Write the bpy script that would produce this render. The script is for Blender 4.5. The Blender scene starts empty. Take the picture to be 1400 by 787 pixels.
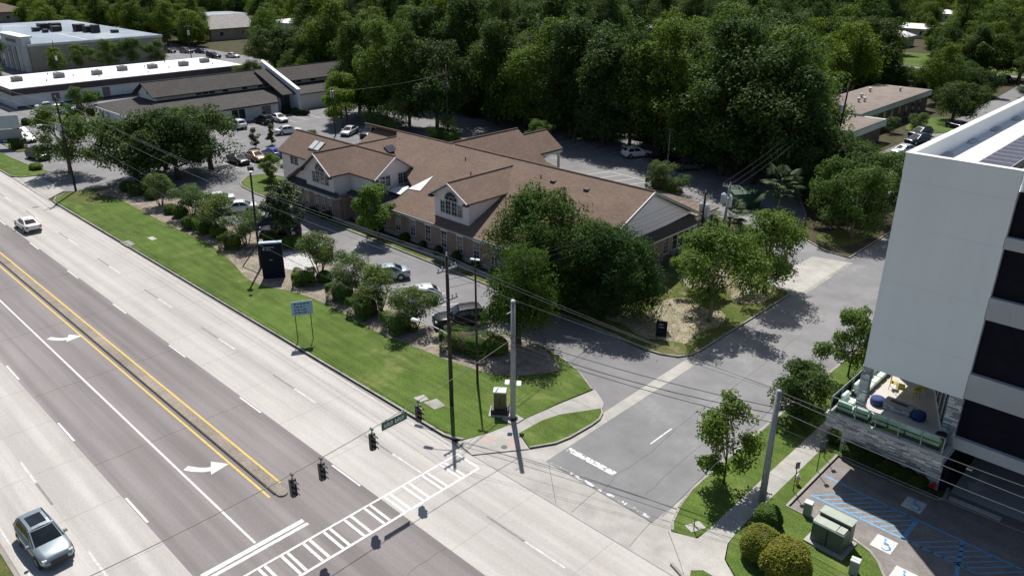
import bpy, bmesh, math, random
import numpy as np
from mathutils import Vector, Matrix
R = math.radians

# ------------------------------------------------------------------ camera, sky, sun, exposure
scene = bpy.context.scene
col = scene.collection
CAM_H = 30.0
cam_d = bpy.data.cameras.new('camera'); cam = bpy.data.objects.new('camera', cam_d); col.objects.link(cam)
cam.location = (0, 0, CAM_H)
cam.rotation_euler = (R(90 - 23.36), 0, R(44.08))
cam_d.sensor_fit = 'HORIZONTAL'; cam_d.sensor_width = 36.0
cam_d.lens = 36.0 * 1071.4 / 1400.0
cam_d.clip_start = 0.5; cam_d.clip_end = 4000
scene.camera = cam

SUN_EL, SUN_AZ = 57.0, 139.6            # azimuth counter-clockwise from +X, towards the sun
world = bpy.data.worlds.new('World'); scene.world = world; world.use_nodes = True
wn = world.node_tree; wn.nodes.clear()
sky = wn.nodes.new('ShaderNodeTexSky'); sky.sky_type = 'NISHITA'; sky.sun_disc = False
sky.sun_elevation = R(SUN_EL); sky.sun_rotation = R(90 - SUN_AZ)
sky.air_density = 1.0; sky.dust_density = 1.0; sky.ozone_density = 1.0
bg = wn.nodes.new('ShaderNodeBackground'); bg.inputs['Strength'].default_value = 0.064
wo = wn.nodes.new('ShaderNodeOutputWorld')
wn.links.new(sky.outputs[0], bg.inputs[0]); wn.links.new(bg.outputs[0], wo.inputs[0])

sun_d = bpy.data.lights.new('sun', 'SUN'); sun = bpy.data.objects.new('sun', sun_d); col.objects.link(sun)
sun_d.energy = 4.6; sun_d.angle = R(0.55); sun_d.color = (1.0, 0.955, 0.89)
sdir = Vector((math.cos(R(SUN_AZ)) * math.cos(R(SUN_EL)), math.sin(R(SUN_AZ)) * math.cos(R(SUN_EL)), math.sin(R(SUN_EL))))
sun.rotation_euler = sdir.to_track_quat('Z', 'Y').to_euler(); sun.location = sdir * 300

vs = scene.view_settings
vs.view_transform = 'Standard'; vs.look = 'None'; vs.exposure = 0.42; vs.gamma = 1.0; vs.use_curve_mapping = False
scene.cycles.max_bounces = 6; scene.cycles.diffuse_bounces = 3; scene.cycles.glossy_bounces = 3
scene.cycles.transmission_bounces = 4; scene.cycles.transparent_max_bounces = 6
scene.cycles.use_denoising = True

# ------------------------------------------------------------------ materials
MATS = {}
def new_mat(name):
    m = bpy.data.materials.new(name); m.use_nodes = True
    nt = m.node_tree; nt.nodes.clear()
    o = nt.nodes.new('ShaderNodeOutputMaterial'); b = nt.nodes.new('ShaderNodeBsdfPrincipled')
    nt.links.new(b.outputs[0], o.inputs[0]); MATS[name] = m
    return m, nt, b, o
def nd(nt, t, **kw):
    n = nt.nodes.new(t)
    for k, v in kw.items():
        if k in n.inputs.keys(): n.inputs[k].default_value = v
        else: setattr(n, k, v)
    return n
def ramp(nt, fac, stops):
    r = nt.nodes.new('ShaderNodeValToRGB'); e = r.color_ramp.elements
    while len(e) < len(stops): e.new(0.5)
    for i, (p, c) in enumerate(stops):
        e[i].position = p; e[i].color = (c[0], c[1], c[2], 1) if not isinstance(c, (int, float)) else (c, c, c, 1)
    nt.links.new(fac, r.inputs[0]); return r
def mix(nt, fac, a, b, mode='MIX'):
    m = nt.nodes.new('ShaderNodeMix'); m.data_type = 'RGBA'; m.blend_type = mode
    for s, v in ((m.inputs[0], fac), (m.inputs[6], a), (m.inputs[7], b)):
        if hasattr(v, 'is_output'): nt.links.new(v, s)
        elif isinstance(v, (int, float)): s.default_value = v
        else: s.default_value = (*v, 1)
    return m.outputs[2]
def wpos(nt):
    return nt.nodes.new('ShaderNodeNewGeometry').outputs['Position']
def opos(nt):
    return nt.nodes.new('ShaderNodeTexCoord').outputs['Object']
def bump(nt, b, height, strength=0.3, dist=0.05):
    n = nt.nodes.new('ShaderNodeBump'); n.inputs['Strength'].default_value = strength; n.inputs['Distance'].default_value = dist
    nt.links.new(height, n.inputs['Height']); nt.links.new(n.outputs[0], b.inputs['Normal'])

def surf(name, c1, c2, *a, streak=None, **kw):
    m = surf0(name, c1, c2, *a, **kw)
    if streak:      # tyre-worn, weathered bands: (amount, scale vector)
        nt = m.node_tree; b = next(n for n in nt.nodes if n.type == 'BSDF_PRINCIPLED'); src = b.inputs['Base Color'].links[0].from_socket
        mp = nd(nt, 'ShaderNodeMapping'); mp.inputs['Scale'].default_value = streak[1]; nt.links.new(wpos(nt), mp.inputs[0])
        n = nd(nt, 'ShaderNodeTexNoise', Scale=1.0, Detail=3, Roughness=.55); nt.links.new(mp.outputs[0], n.inputs[0])
        r = ramp(nt, n.outputs[0], [(.34, 1-streak[0]), (.64, 1+streak[0]*.35)]); nt.links.new(mix(nt, 1, src, r.outputs[0], 'MULTIPLY'), b.inputs['Base Color'])
    return m
def surf0(name, c1, c2, scale=1.0, rough=0.85, detail=6, fine=None, spec=0.3, c3=None, blotch=0.0, world_co=True, bumps=0.0, bscale=None, stretch=None, metal=0.0):
    """mottled surface: two colours by noise, a fine speckle, large faint stains"""
    m, nt, b, o = new_mat(name)
    p = wpos(nt) if world_co else opos(nt)
    if stretch:
        mp = nd(nt, 'ShaderNodeMapping'); mp.inputs['Scale'].default_value = stretch
        nt.links.new(p, mp.inputs[0]); p = mp.outputs[0]
    n1 = nd(nt, 'ShaderNodeTexNoise', Scale=scale, Detail=detail, Roughness=0.6); nt.links.new(p, n1.inputs[0])
    r1 = ramp(nt, n1.outputs[0], [(0.33, c1), (0.67, c2)])
    out = r1.outputs[0]
    if fine:
        n2 = nd(nt, 'ShaderNodeTexNoise', Scale=fine[0], Detail=2); nt.links.new(p, n2.inputs[0])
        r2 = ramp(nt, n2.outputs[0], [(0.3, 1 - fine[1]), (0.7, 1 + fine[1])])
        out = mix(nt, 1.0, out, r2.outputs[0], 'MULTIPLY')
    if blotch:
        n3 = nd(nt, 'ShaderNodeTexNoise', Scale=scale * 0.13, Detail=4, Roughness=0.65); nt.links.new(p, n3.inputs[0])
        r3 = ramp(nt, n3.outputs[0], [(0.35, 1 - blotch), (0.65, 1.0)])
        out = mix(nt, 1.0, out, r3.outputs[0], 'MULTIPLY')
    if c3:
        n4 = nd(nt, 'ShaderNodeTexNoise', Scale=scale * 0.35, Detail=7, Roughness=0.7); nt.links.new(p, n4.inputs[0])
        r4 = ramp(nt, n4.outputs[0], [(0.56, 0), (0.68, 1)])
        out = mix(nt, r4.outputs[0], out, c3)
    nt.links.new(out, b.inputs['Base Color'])
    b.inputs['Roughness'].default_value = rough; b.inputs['Specular IOR Level'].default_value = spec; b.inputs['Metallic'].default_value = metal
    if bumps:
        n5 = nd(nt, 'ShaderNodeTexNoise', Scale=bscale or scale * 12, Detail=4); nt.links.new(p, n5.inputs[0])
        bump(nt, b, n5.outputs[0], bumps, 0.04)
    return m

def plain(name, c, rough=0.5, metal=0.0, spec=0.5, emit=None, coat=0.0, var=0.12, scale=3.0):
    """a painted or metal surface with a little uneven dirt"""
    m, nt, b, o = new_mat(name)
    n1 = nd(nt, 'ShaderNodeTexNoise', Scale=scale, Detail=5); nt.links.new(opos(nt), n1.inputs[0])
    r1 = ramp(nt, n1.outputs[0], [(0.3, [x * (1 - var) for x in c]), (0.7, [min(1, x * (1 + var * .5)) for x in c])])
    nt.links.new(r1.outputs[0], b.inputs['Base Color'])
    b.inputs['Roughness'].default_value = rough; b.inputs['Metallic'].default_value = metal
    b.inputs['Specular IOR Level'].default_value = spec; b.inputs['Coat Weight'].default_value = coat
    if emit:
        b.inputs['Emission Color'].default_value = (*emit[0], 1); b.inputs['Emission Strength'].default_value = emit[1]
    return m

# ground surfaces
surf('asphalt_road', (.225, .206, .204), (.262, .240, .238), 0.5, .93, fine=(22, .10), spec=.2, blotch=.16, stretch=(.25, 1, 1), bumps=.15, bscale=30, streak=(.20, (.018, 1.1, 1)))
surf('asphalt_street', (.195, .195, .200), (.245, .245, .250), 0.45, .93, fine=(18, .12), spec=.2, blotch=.22, c3=(.27, .27, .275), bumps=.2, bscale=26)
surf('asphalt_lot', (.195, .194, .200), (.245, .243, .248), 0.35, .93, fine=(16, .12), spec=.2, blotch=.25, c3=(.265, .26, .26), bumps=.2, bscale=26)
surf('concrete_road', (.425, .405, .38), (.47, .452, .428), 0.7, .9, fine=(14, .07), spec=.2, blotch=.12, stretch=(.3, 1, 1), streak=(.17, (.012, .95, 1)))
surf('concrete_walk', (.36, .35, .325), (.46, .445, .415), 0.9, .9, fine=(12, .10), spec=.2, blotch=.25)
surf('concrete_kerb', (.27, .265, .235), (.40, .39, .355), 1.3, .9, fine=(12, .15), spec=.2, blotch=.3)
surf('joint_tar', (.09, .088, .085), (.15, .145, .14), 2, .95)
surf('median_concrete', (.250, .216, .180), (.310, .272, .232), 1.5, .9, fine=(9, .2), blotch=.3)
surf('lawn', (.080, .136, .024), (.118, .172, .040), 0.55, .95, fine=(11, .38), spec=.15, blotch=.30, c3=(.158, .186, .060), bumps=.7, bscale=18, streak=(.22, (.25, 1.6, 1)))
surf('lawn_dry', (.050, .088, .014), (.125, .12, .045), 0.45, .95, fine=(9, .3), spec=.15, c3=(.26, .22, .15), bumps=.6, bscale=16)
surf('soil', (.17, .155, .10), (.34, .30, .235), .9, .97, fine=(6, .35), spec=.1, c3=(.085, .12, .03), bumps=.6, bscale=12)
surf('mulch', (.175, .148, .118), (.300, .262, .218), 1.2, .97, fine=(9, .4), spec=.1, c3=(.34, .30, .25), bumps=.7, bscale=14)
surf('leaf_litter', (.045, .046, .026), (.085, .072, .045), 0.5, .97, fine=(6, .35), spec=.1, c3=(.05, .075, .02), bumps=.6, bscale=8)
surf('white_gravel', (.30, .29, .28), (.62, .61, .59), 6, .95, fine=(20, .3), bumps=.8, bscale=20)
surf('paint_white', (.55, .55, .54), (.74, .74, .725), 2.5, .75, fine=(9, .2), blotch=.12)
surf('paint_yellow', (.56, .37, .085), (.66, .45, .12), 3, .7, fine=(14, .15))
surf('paint_black', (.17, .17, .168), (.25, .25, .245), 3, .8)
surf('paint_blue', (.10, .30, .52), (.19, .38, .56), 3, .7, fine=(14, .18))
surf('paint_pink', (.46, .26, .235), (.42, .35, .32), 2.2, .9)
def worn(name, base, paint, lo, hi, scale):
    m, nt, b, o = new_mat(name)
    n = nd(nt, 'ShaderNodeTexNoise', Scale=scale, Detail=6, Roughness=.7); nt.links.new(wpos(nt), n.inputs[0])
    r = ramp(nt, n.outputs[0], [(lo, base), (hi, paint)]); nt.links.new(r.outputs[0], b.inputs['Base Color']); b.inputs['Roughness'].default_value = .85
worn('paint_worn', (.20, .20, .20), (.72, .72, .70), .44, .5, 3.5)
worn('paint_remnant', (.21, .21, .215), (.66, .66, .64), .52, .56, 2.2)
worn('paint_faint', (.43, .42, .40), (.62, .61, .59), .42, .62, 2.0)
def pavers():
    m, nt, b, o = new_mat('pavers'); p = wpos(nt)
    t = nd(nt, 'ShaderNodeTexBrick', Scale=4.0); t.offset = .5
    t.inputs['Color1'].default_value = (.20, .175, .16, 1); t.inputs['Color2'].default_value = (.27, .255, .245, 1); t.inputs['Mortar'].default_value = (.15, .13, .12, 1)
    t.inputs['Mortar Size'].default_value = .03; t.inputs['Bias'].default_value = .1
    nt.links.new(p, t.inputs[0])
    n = nd(nt, 'ShaderNodeTexNoise', Scale=1.1, Detail=5); nt.links.new(p, n.inputs[0])
    r = ramp(nt, n.outputs[0], [(.3, .8), (.7, 1.12)])
    nt.links.new(mix(nt, 1, t.outputs[0], r.outputs[0], 'MULTIPLY'), b.inputs['Base Color']); b.inputs['Roughness'].default_value = .9
    bump(nt, b, t.outputs['Fac'], -.3, .02)
pavers()
# building surfaces
def shingles(name, c1, c2, c3=None):
    m, nt, b, o = new_mat(name); p = wpos(nt)
    sx = nt.nodes.new('ShaderNodeSeparateXYZ'); nt.links.new(p, sx.inputs[0])
    cb = nt.nodes.new('ShaderNodeCombineXYZ')
    ad = nt.nodes.new('ShaderNodeMath'); ad.operation = 'ADD'; nt.links.new(sx.outputs[0], ad.inputs[0]); nt.links.new(sx.outputs[1], ad.inputs[1])
    nt.links.new(ad.outputs[0], cb.inputs[0]); nt.links.new(sx.outputs[2], cb.inputs[1])
    t = nd(nt, 'ShaderNodeTexBrick', Scale=1.0); t.offset = .5
    t.inputs['Brick Width'].default_value = .45; t.inputs['Row Height'].default_value = .07
    t.inputs['Color1'].default_value = (*c1, 1); t.inputs['Color2'].default_value = (*c2, 1)
    t.inputs['Mortar'].default_value = tuple(x * .72 for x in c1) + (1,); t.inputs['Mortar Size'].default_value = .006; t.inputs['Bias'].default_value = 0
    nt.links.new(cb.outputs[0], t.inputs[0])
    n = nd(nt, 'ShaderNodeTexNoise', Scale=.35, Detail=8, Roughness=.7); nt.links.new(p, n.inputs[0])
    r = ramp(nt, n.outputs[0], [(.3, .84), (.7, 1.09)])
    n2 = nd(nt, 'ShaderNodeTexNoise', Scale=7, Detail=3); nt.links.new(p, n2.inputs[0])
    r2 = ramp(nt, n2.outputs[0], [(.3, .85), (.7, 1.15)])
    c = mix(nt, 1, mix(nt, 1, t.outputs[0], r.outputs[0], 'MULTIPLY'), r2.outputs[0], 'MULTIPLY')
    nt.links.new(c, b.inputs['Base Color']); b.inputs['Roughness'].default_value = .95; b.inputs['Specular IOR Level'].default_value = .15
    bump(nt, b, t.outputs['Fac'], -.25, .02)
shingles('shingle_brown', (.170, .122, .096), (.205, .150, .120))
shingles('shingle_grey', (.068, .063, .062), (.095, .088, .084))
shingles('shingle_tan', (.19, .15, .12), (.24, .19, .15)); shingles('shingle_pale', (.26, .25, .245), (.34, .33, .32))
def brickmat():
    m, nt, b, o = new_mat('brick'); p = wpos(nt)
    sx = nt.nodes.new('ShaderNodeSeparateXYZ'); nt.links.new(p, sx.inputs[0])
    ad = nt.nodes.new('ShaderNodeMath'); ad.operation = 'ADD'; nt.links.new(sx.outputs[0], ad.inputs[0]); nt.links.new(sx.outputs[1], ad.inputs[1])
    cb = nt.nodes.new('ShaderNodeCombineXYZ'); nt.links.new(ad.outputs[0], cb.inputs[0]); nt.links.new(sx.outputs[2], cb.inputs[1])
    t = nd(nt, 'ShaderNodeTexBrick', Scale=1.0); t.inputs['Brick Width'].default_value = .22; t.inputs['Row Height'].default_value = .075
    t.inputs['Color1'].default_value = (.20, .115, .095, 1); t.inputs['Color2'].default_value = (.27, .18, .155, 1); t.inputs['Mortar'].default_value = (.33, .29, .27, 1)
    t.inputs['Mortar Size'].default_value = .008
    nt.links.new(cb.outputs[0], t.inputs[0])
    n = nd(nt, 'ShaderNodeTexNoise', Scale=.9, Detail=5); nt.links.new(p, n.inputs[0]); r = ramp(nt, n.outputs[0], [(.3, .82), (.7, 1.1)])
    nt.links.new(mix(nt, 1, t.outputs[0], r.outputs[0], 'MULTIPLY'), b.inputs['Base Color']); b.inputs['Roughness'].default_value = .9
    bump(nt, b, t.outputs['Fac'], -.3, .01)
brickmat()
def stonemat():
    m, nt, b, o = new_mat('stone_veneer'); p = wpos(nt)
    sx = nt.nodes.new('ShaderNodeSeparateXYZ'); nt.links.new(p, sx.inputs[0])
    ad = nt.nodes.new('ShaderNodeMath'); ad.operation = 'ADD'; nt.links.new(sx.outputs[0], ad.inputs[0]); nt.links.new(sx.outputs[1], ad.inputs[1])
    cb = nt.nodes.new('ShaderNodeCombineXYZ'); nt.links.new(ad.outputs[0], cb.inputs[0]); nt.links.new(sx.outputs[2], cb.inputs[1])
    n0 = nd(nt, 'ShaderNodeTexNoise', Scale=1.6, Detail=2); nt.links.new(p, n0.inputs[0])
    v = nt.nodes.new('ShaderNodeVectorMath'); v.operation = 'MULTIPLY_ADD'; v.inputs[1].default_value = (.08, .08, .08)
    nt.links.new(n0.outputs['Color'], v.inputs[0]); nt.links.new(cb.outputs[0], v.inputs[2])
    t = nd(nt, 'ShaderNodeTexBrick', Scale=1.0); t.inputs['Brick Width'].default_value = .42; t.inputs['Row Height'].default_value = .11; t.offset = .37; t.squash = 1.6; t.squash_frequency = 3
    t.inputs['Color1'].default_value = (.22, .23, .26, 1); t.inputs['Color2'].default_value = (.80, .80, .80, 1); t.inputs['Mortar'].default_value = (.12, .12, .13, 1); t.inputs['Mortar Size'].default_value = .012
    nt.links.new(v.outputs[0], t.inputs[0]); nt.links.new(t.outputs[0], b.inputs['Base Color']); b.inputs['Roughness'].default_value = .85
    bump(nt, b, t.outputs['Color'], .8, .05)
stonemat()
def siding(name, c, row=.18, strength=.35):
    m, nt, b, o = new_mat(name); p = wpos(nt)
    sx = nt.nodes.new('ShaderNodeSeparateXYZ'); nt.links.new(p, sx.inputs[0])
    mm = nt.nodes.new('ShaderNodeMath'); mm.operation = 'MODULO'; mm.inputs[1].default_value = row; nt.links.new(sx.outputs[2], mm.inputs[0])
    dv = nt.nodes.new('ShaderNodeMath'); dv.operation = 'DIVIDE'; dv.inputs[1].default_value = row; nt.links.new(mm.outputs[0], dv.inputs[0])
    r = ramp(nt, dv.outputs[0], [(0, .86), (.12, 1.0)])
    n = nd(nt, 'ShaderNodeTexNoise', Scale=.8, Detail=5); nt.links.new(p, n.inputs[0]); r2 = ramp(nt, n.outputs[0], [(.3, [x * .9 for x in c]), (.7, c)])
    nt.links.new(mix(nt, 1, r2.outputs[0], r.outputs[0], 'MULTIPLY'), b.inputs['Base Color']); b.inputs['Roughness'].default_value = .7
    bump(nt, b, dv.outputs[0], -strength, .02)
siding('siding_cream', (.78, .70, .70)); surf('siding_grey', (.84, .78, .88), (.88, .82, .92), .6, .7); siding('siding_blue', (.62, .66, .70))
surf('stucco_grey', (.80, .83, .84), (.83, .855, .865), .25, .85, fine=(20, .03), blotch=.06, streak=(.025, (1.1, 1.1, .08)))
surf('stucco_white', (.72, .72, .71), (.80, .80, .79), .4, .85, fine=(10, .04), blotch=.1)
surf('roof_white', (.70, .70, .70), (.80, .80, .80), .4, .7, fine=(4, .06), blotch=.12)
surf('roof_blue_grey', (.20, .255, .32), (.30, .355, .42), .12, .75, fine=(3, .1), blotch=.25, c3=(.36, .39, .42))
surf('roof_gravel', (.20, .165, .145), (.27, .23, .205), .5, .95, fine=(8, .15), blotch=.2)
surf('dark_fascia', (.055, .045, .05), (.075, .062, .066), .6, .7)
surf('concrete_band', (.44, .455, .465), (.50, .515, .525), .5, .85, fine=(10, .06), blotch=.12)
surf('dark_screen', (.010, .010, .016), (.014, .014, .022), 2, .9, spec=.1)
surf('dark_brick', (.075, .055, .045), (.115, .085, .07), 2.5, .9, fine=(9, .3))
surf('pale_green_trim', (.38, .42, .36), (.45, .49, .43), .6, .7)
surf('wall_blue_white', (.50, .55, .60), (.60, .64, .68), .3, .8, blotch=.12)
surf('wall_tan', (.36, .31, .27), (.45, .40, .35), .4, .85, blotch=.15)
surf('terrace_tile', (.46, .43, .40), (.52, .49, .46), .8, .7, fine=(8, .05))
plain('trim_white', (.72, .72, .70), .55); plain('trim_dark', (.03, .03, .032), .5); plain('window_white', (.50, .50, .50), .5)
def glass(name, c, rough=.06):
    m, nt, b, o = new_mat(name)
    n = nd(nt, 'ShaderNodeTexNoise', Scale=1.4, Detail=2); nt.links.new(wpos(nt), n.inputs[0])
    r = ramp(nt, n.outputs[0], [(.35, [x * .6 for x in c]), (.65, [x * 1.3 for x in c])]); nt.links.new(r.outputs[0], b.inputs['Base Color'])
    b.inputs['Roughness'].default_value = rough; b.inputs['Specular IOR Level'].default_value = .7
glass('glass_window', (.035, .045, .055)); glass('glass_car', (.012, .016, .019), .04); glass('glass_teal', (.10, .17, .16), .08)
def clear_glass():
    m, nt, b, o = new_mat('glass_rail')
    nt.nodes.remove(b); g = nt.nodes.new('ShaderNodeBsdfGlossy'); g.inputs['Roughness'].default_value = .05; g.inputs[0].default_value = (.8, .9, .88, 1)
    t = nt.nodes.new('ShaderNodeBsdfTransparent'); t.inputs[0].default_value = (.90, .95, .93, 1)
    f = nt.nodes.new('ShaderNodeFresnel'); f.inputs[0].default_value = 1.45
    mx = nt.nodes.new('ShaderNodeMixShader'); nt.links.new(f.outputs[0], mx.inputs[0]); nt.links.new(t.outputs[0], mx.inputs[1]); nt.links.new(g.outputs[0], mx.inputs[2]); nt.links.new(mx.outputs[0], o.inputs[0])
clear_glass()
# metals, plastics, woods
plain('metal_galv', (.34, .36, .38), .45, .5); plain('metal_dark', (.03, .03, .034), .5, .3); plain('metal_grey', (.17, .175, .18), .55, .2)
surf('pole_wood', (.030, .024, .020), (.060, .049, .041), 3, .9, world_co=False, stretch=(4, 4, .4))
surf('pole_grey', (.24, .25, .26), (.31, .32, .33), 2, .7, world_co=False)
surf('slab_joint', (.29, .28, .26), (.36, .345, .325), 2, .95)
plain('wire', (.03, .03, .03), .5); plain('wire_light', (.30, .30, .30), .4, .6)
plain('insulator', (.45, .46, .47), .3); plain('transformer', (.46, .50, .54), .45)
plain('signal_black', (.012, .012, .013), .4); plain('signal_hood', (.02, .02, .021), .35, spec=.8)
plain('lens_red', (.10, .012, .01), .3); plain('lens_yellow', (.12, .08, .01), .3); plain('lens_green', (.01, .09, .07), .3)
plain('sign_green', (.0, .095, .06), .45); plain('sign_blue', (.22, .36, .50), .5); plain('sign_navy', (.006, .009, .020), .7, spec=.2)
plain('sign_cap', (.45, .52, .62), .45); plain('sign_text', (.30, .34, .42), .6); plain('text_dark', (.02, .035, .06), .6); plain('text_white', (.75, .8, .78), .6)
plain('cabinet_olive', (.085, .085, .035), .45); plain('cabinet_top', (.55, .57, .56), .5); plain('cabinet_green', (.085, .115, .095), .5); plain('cabinet_lid', (.33, .375, .315), .5)
plain('box_grey', (.30, .32, .31), .5); plain('dumpster_green', (.012, .060, .032), .5)
plain('cushion', (.60, .74, .64), .9); plain('bench_frame', (.035, .038, .036), .6); plain('ottoman_blue', (.020, .045, .16), .8); plain('chair_yellow', (.48, .40, .025), .45); plain('planter_dark', (.025, .023, .02), .7)
plain('red_paint', (.45, .035, .018), .5); plain('hydrant_yellow', (.62, .50, .12), .5); plain('hydrant_white', (.7, .7, .66), .5)
plain('solar_cell', (.055, .058, .085), .5, 0, .3, var=.25); plain('solar_frame', (.55, .56, .58), .4, .6)
plain('ac_metal', (.19, .195, .19), .6, .2); plain('ac_white', (.58, .57, .55), .6); plain('flood', (.7, .72, .72), .4)
plain('manhole', (.09, .088, .085), .7, .3); plain('tactile', (.40, .20, .16), .9)
plain('rubber', (.014, .014, .015), .85); plain('rim', (.36, .37, .38), .35, .8); plain('plastic_black', (.018, .018, .02), .55)
plain('headlamp', (.55, .58, .6), .12, 0, .8); plain('taillamp', (.30, .010, .012), .2); plain('plate', (.6, .6, .58), .5); plain('chrome', (.5, .5, .5), .2, .9)
def paint(name, c, metal=.0, rough=.32, coat=None):
    m, nt, b, o = new_mat(name)
    n = nd(nt, 'ShaderNodeTexNoise', Scale=2.2, Detail=4); nt.links.new(opos(nt), n.inputs[0])
    r = ramp(nt, n.outputs[0], [(.3, [x * .93 for x in c]), (.7, c)]); nt.links.new(r.outputs[0], b.inputs['Base Color'])
    b.inputs['Metallic'].default_value = metal; b.inputs['Roughness'].default_value = rough; b.inputs['Coat Weight'].default_value = .6 if max(c) > .1 else .25; b.inputs['Coat Roughness'].default_value = .06; b.inputs['Specular IOR Level'].default_value = .5 if max(c) > .1 else .3
paint('car_white', (.72, .72, .71)); paint('car_silver', (.27, .32, .35), .55, .34); paint('car_black', (.005, .0055, .007)); paint('car_navy', (.012, .02, .05))
paint('car_blue', (.012, .035, .30)); paint('car_bronze', (.30, .20, .10), .2); paint('car_grey', (.14, .15, .16), .3); paint('car_paleblue', (.34, .42, .48), .2); paint('car_pale_silver', (.56, .57, .58), .3)
# foliage
def leaf(name, c1, c2, gloss=.35, trans=.36, tint=(1.25, 1.35, .55)):
    m, nt, b, o = new_mat(name)
    g = nt.nodes.new('ShaderNodeNewGeometry'); oi = nt.nodes.new('ShaderNodeObjectInfo')
    r = ramp(nt, g.outputs['Random Per Island'], [(0, c1), (1, c2)])
    r2 = ramp(nt, oi.outputs['Random'], [(0, (.70, .78, .86)), (.35, (.95, .97, 1.0)), (.7, (1.05, 1.02, .9)), (1, (1.22, 1.14, .84))])
    c = mix(nt, 1, r.outputs[0], r2.outputs[0], 'MULTIPLY')
    nt.links.new(c, b.inputs['Base Color']); b.inputs['Roughness'].default_value = .62; b.inputs['Specular IOR Level'].default_value = gloss*.35
    t = nt.nodes.new('ShaderNodeBsdfTranslucent'); nt.links.new(mix(nt, 1, c, tint, 'MULTIPLY'), t.inputs[0])
    mx = nt.nodes.new('ShaderNodeMixShader'); mx.inputs[0].default_value = trans
    nt.links.new(b.outputs[0], mx.inputs[1]); nt.links.new(t.outputs[0], mx.inputs[2]); nt.links.new(mx.outputs[0], o.inputs[0])
leaf('leaf_oak', (0.036, 0.067, 0.020), (0.082, 0.131, 0.035)); leaf('leaf_forest', (0.031, 0.066, 0.017), (0.076, 0.132, 0.031)); leaf('leaf_forest_light', (0.060, 0.103, 0.017), (0.139, 0.209, 0.034))
leaf('leaf_pine', (0.032, 0.060, 0.023), (0.069, 0.115, 0.039), .2); leaf('leaf_bright', (0.092, 0.165, 0.019), (0.192, 0.290, 0.039), .4, .3); leaf('leaf_street', (0.058, 0.105, 0.017), (0.133, 0.208, 0.035), .4, .3)
leaf('leaf_crape', (0.074, 0.116, 0.033), (0.147, 0.211, 0.070), .3, .2); leaf('leaf_magnolia', (0.035, 0.064, 0.025), (0.115, 0.135, 0.048), .7, .1); leaf('leaf_dark', (0.031, 0.068, 0.018), (0.078, 0.140, 0.033), .35)
leaf('leaf_boxwood', (0.053, 0.105, 0.020), (0.129, 0.210, 0.036), .3, .12); leaf('leaf_gold', (0.107, 0.128, 0.014), (0.244, 0.239, 0.034), .3, .15); leaf('leaf_palm', (0.046, 0.073, 0.034), (0.098, 0.132, 0.065), .4, .15); leaf('leaf_tuft', (0.096, 0.131, 0.043), (0.230, 0.244, 0.099), .2, .2)
surf('bark', (.06, .05, .042), (.12, .10, .085), 3, .95, world_co=False, stretch=(3, 3, .6), bumps=.5, bscale=8)
surf('bark_pale', (.14, .12, .10), (.24, .21, .18), 3, .95, world_co=False, stretch=(3, 3, .6), bumps=.4, bscale=8)

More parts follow.
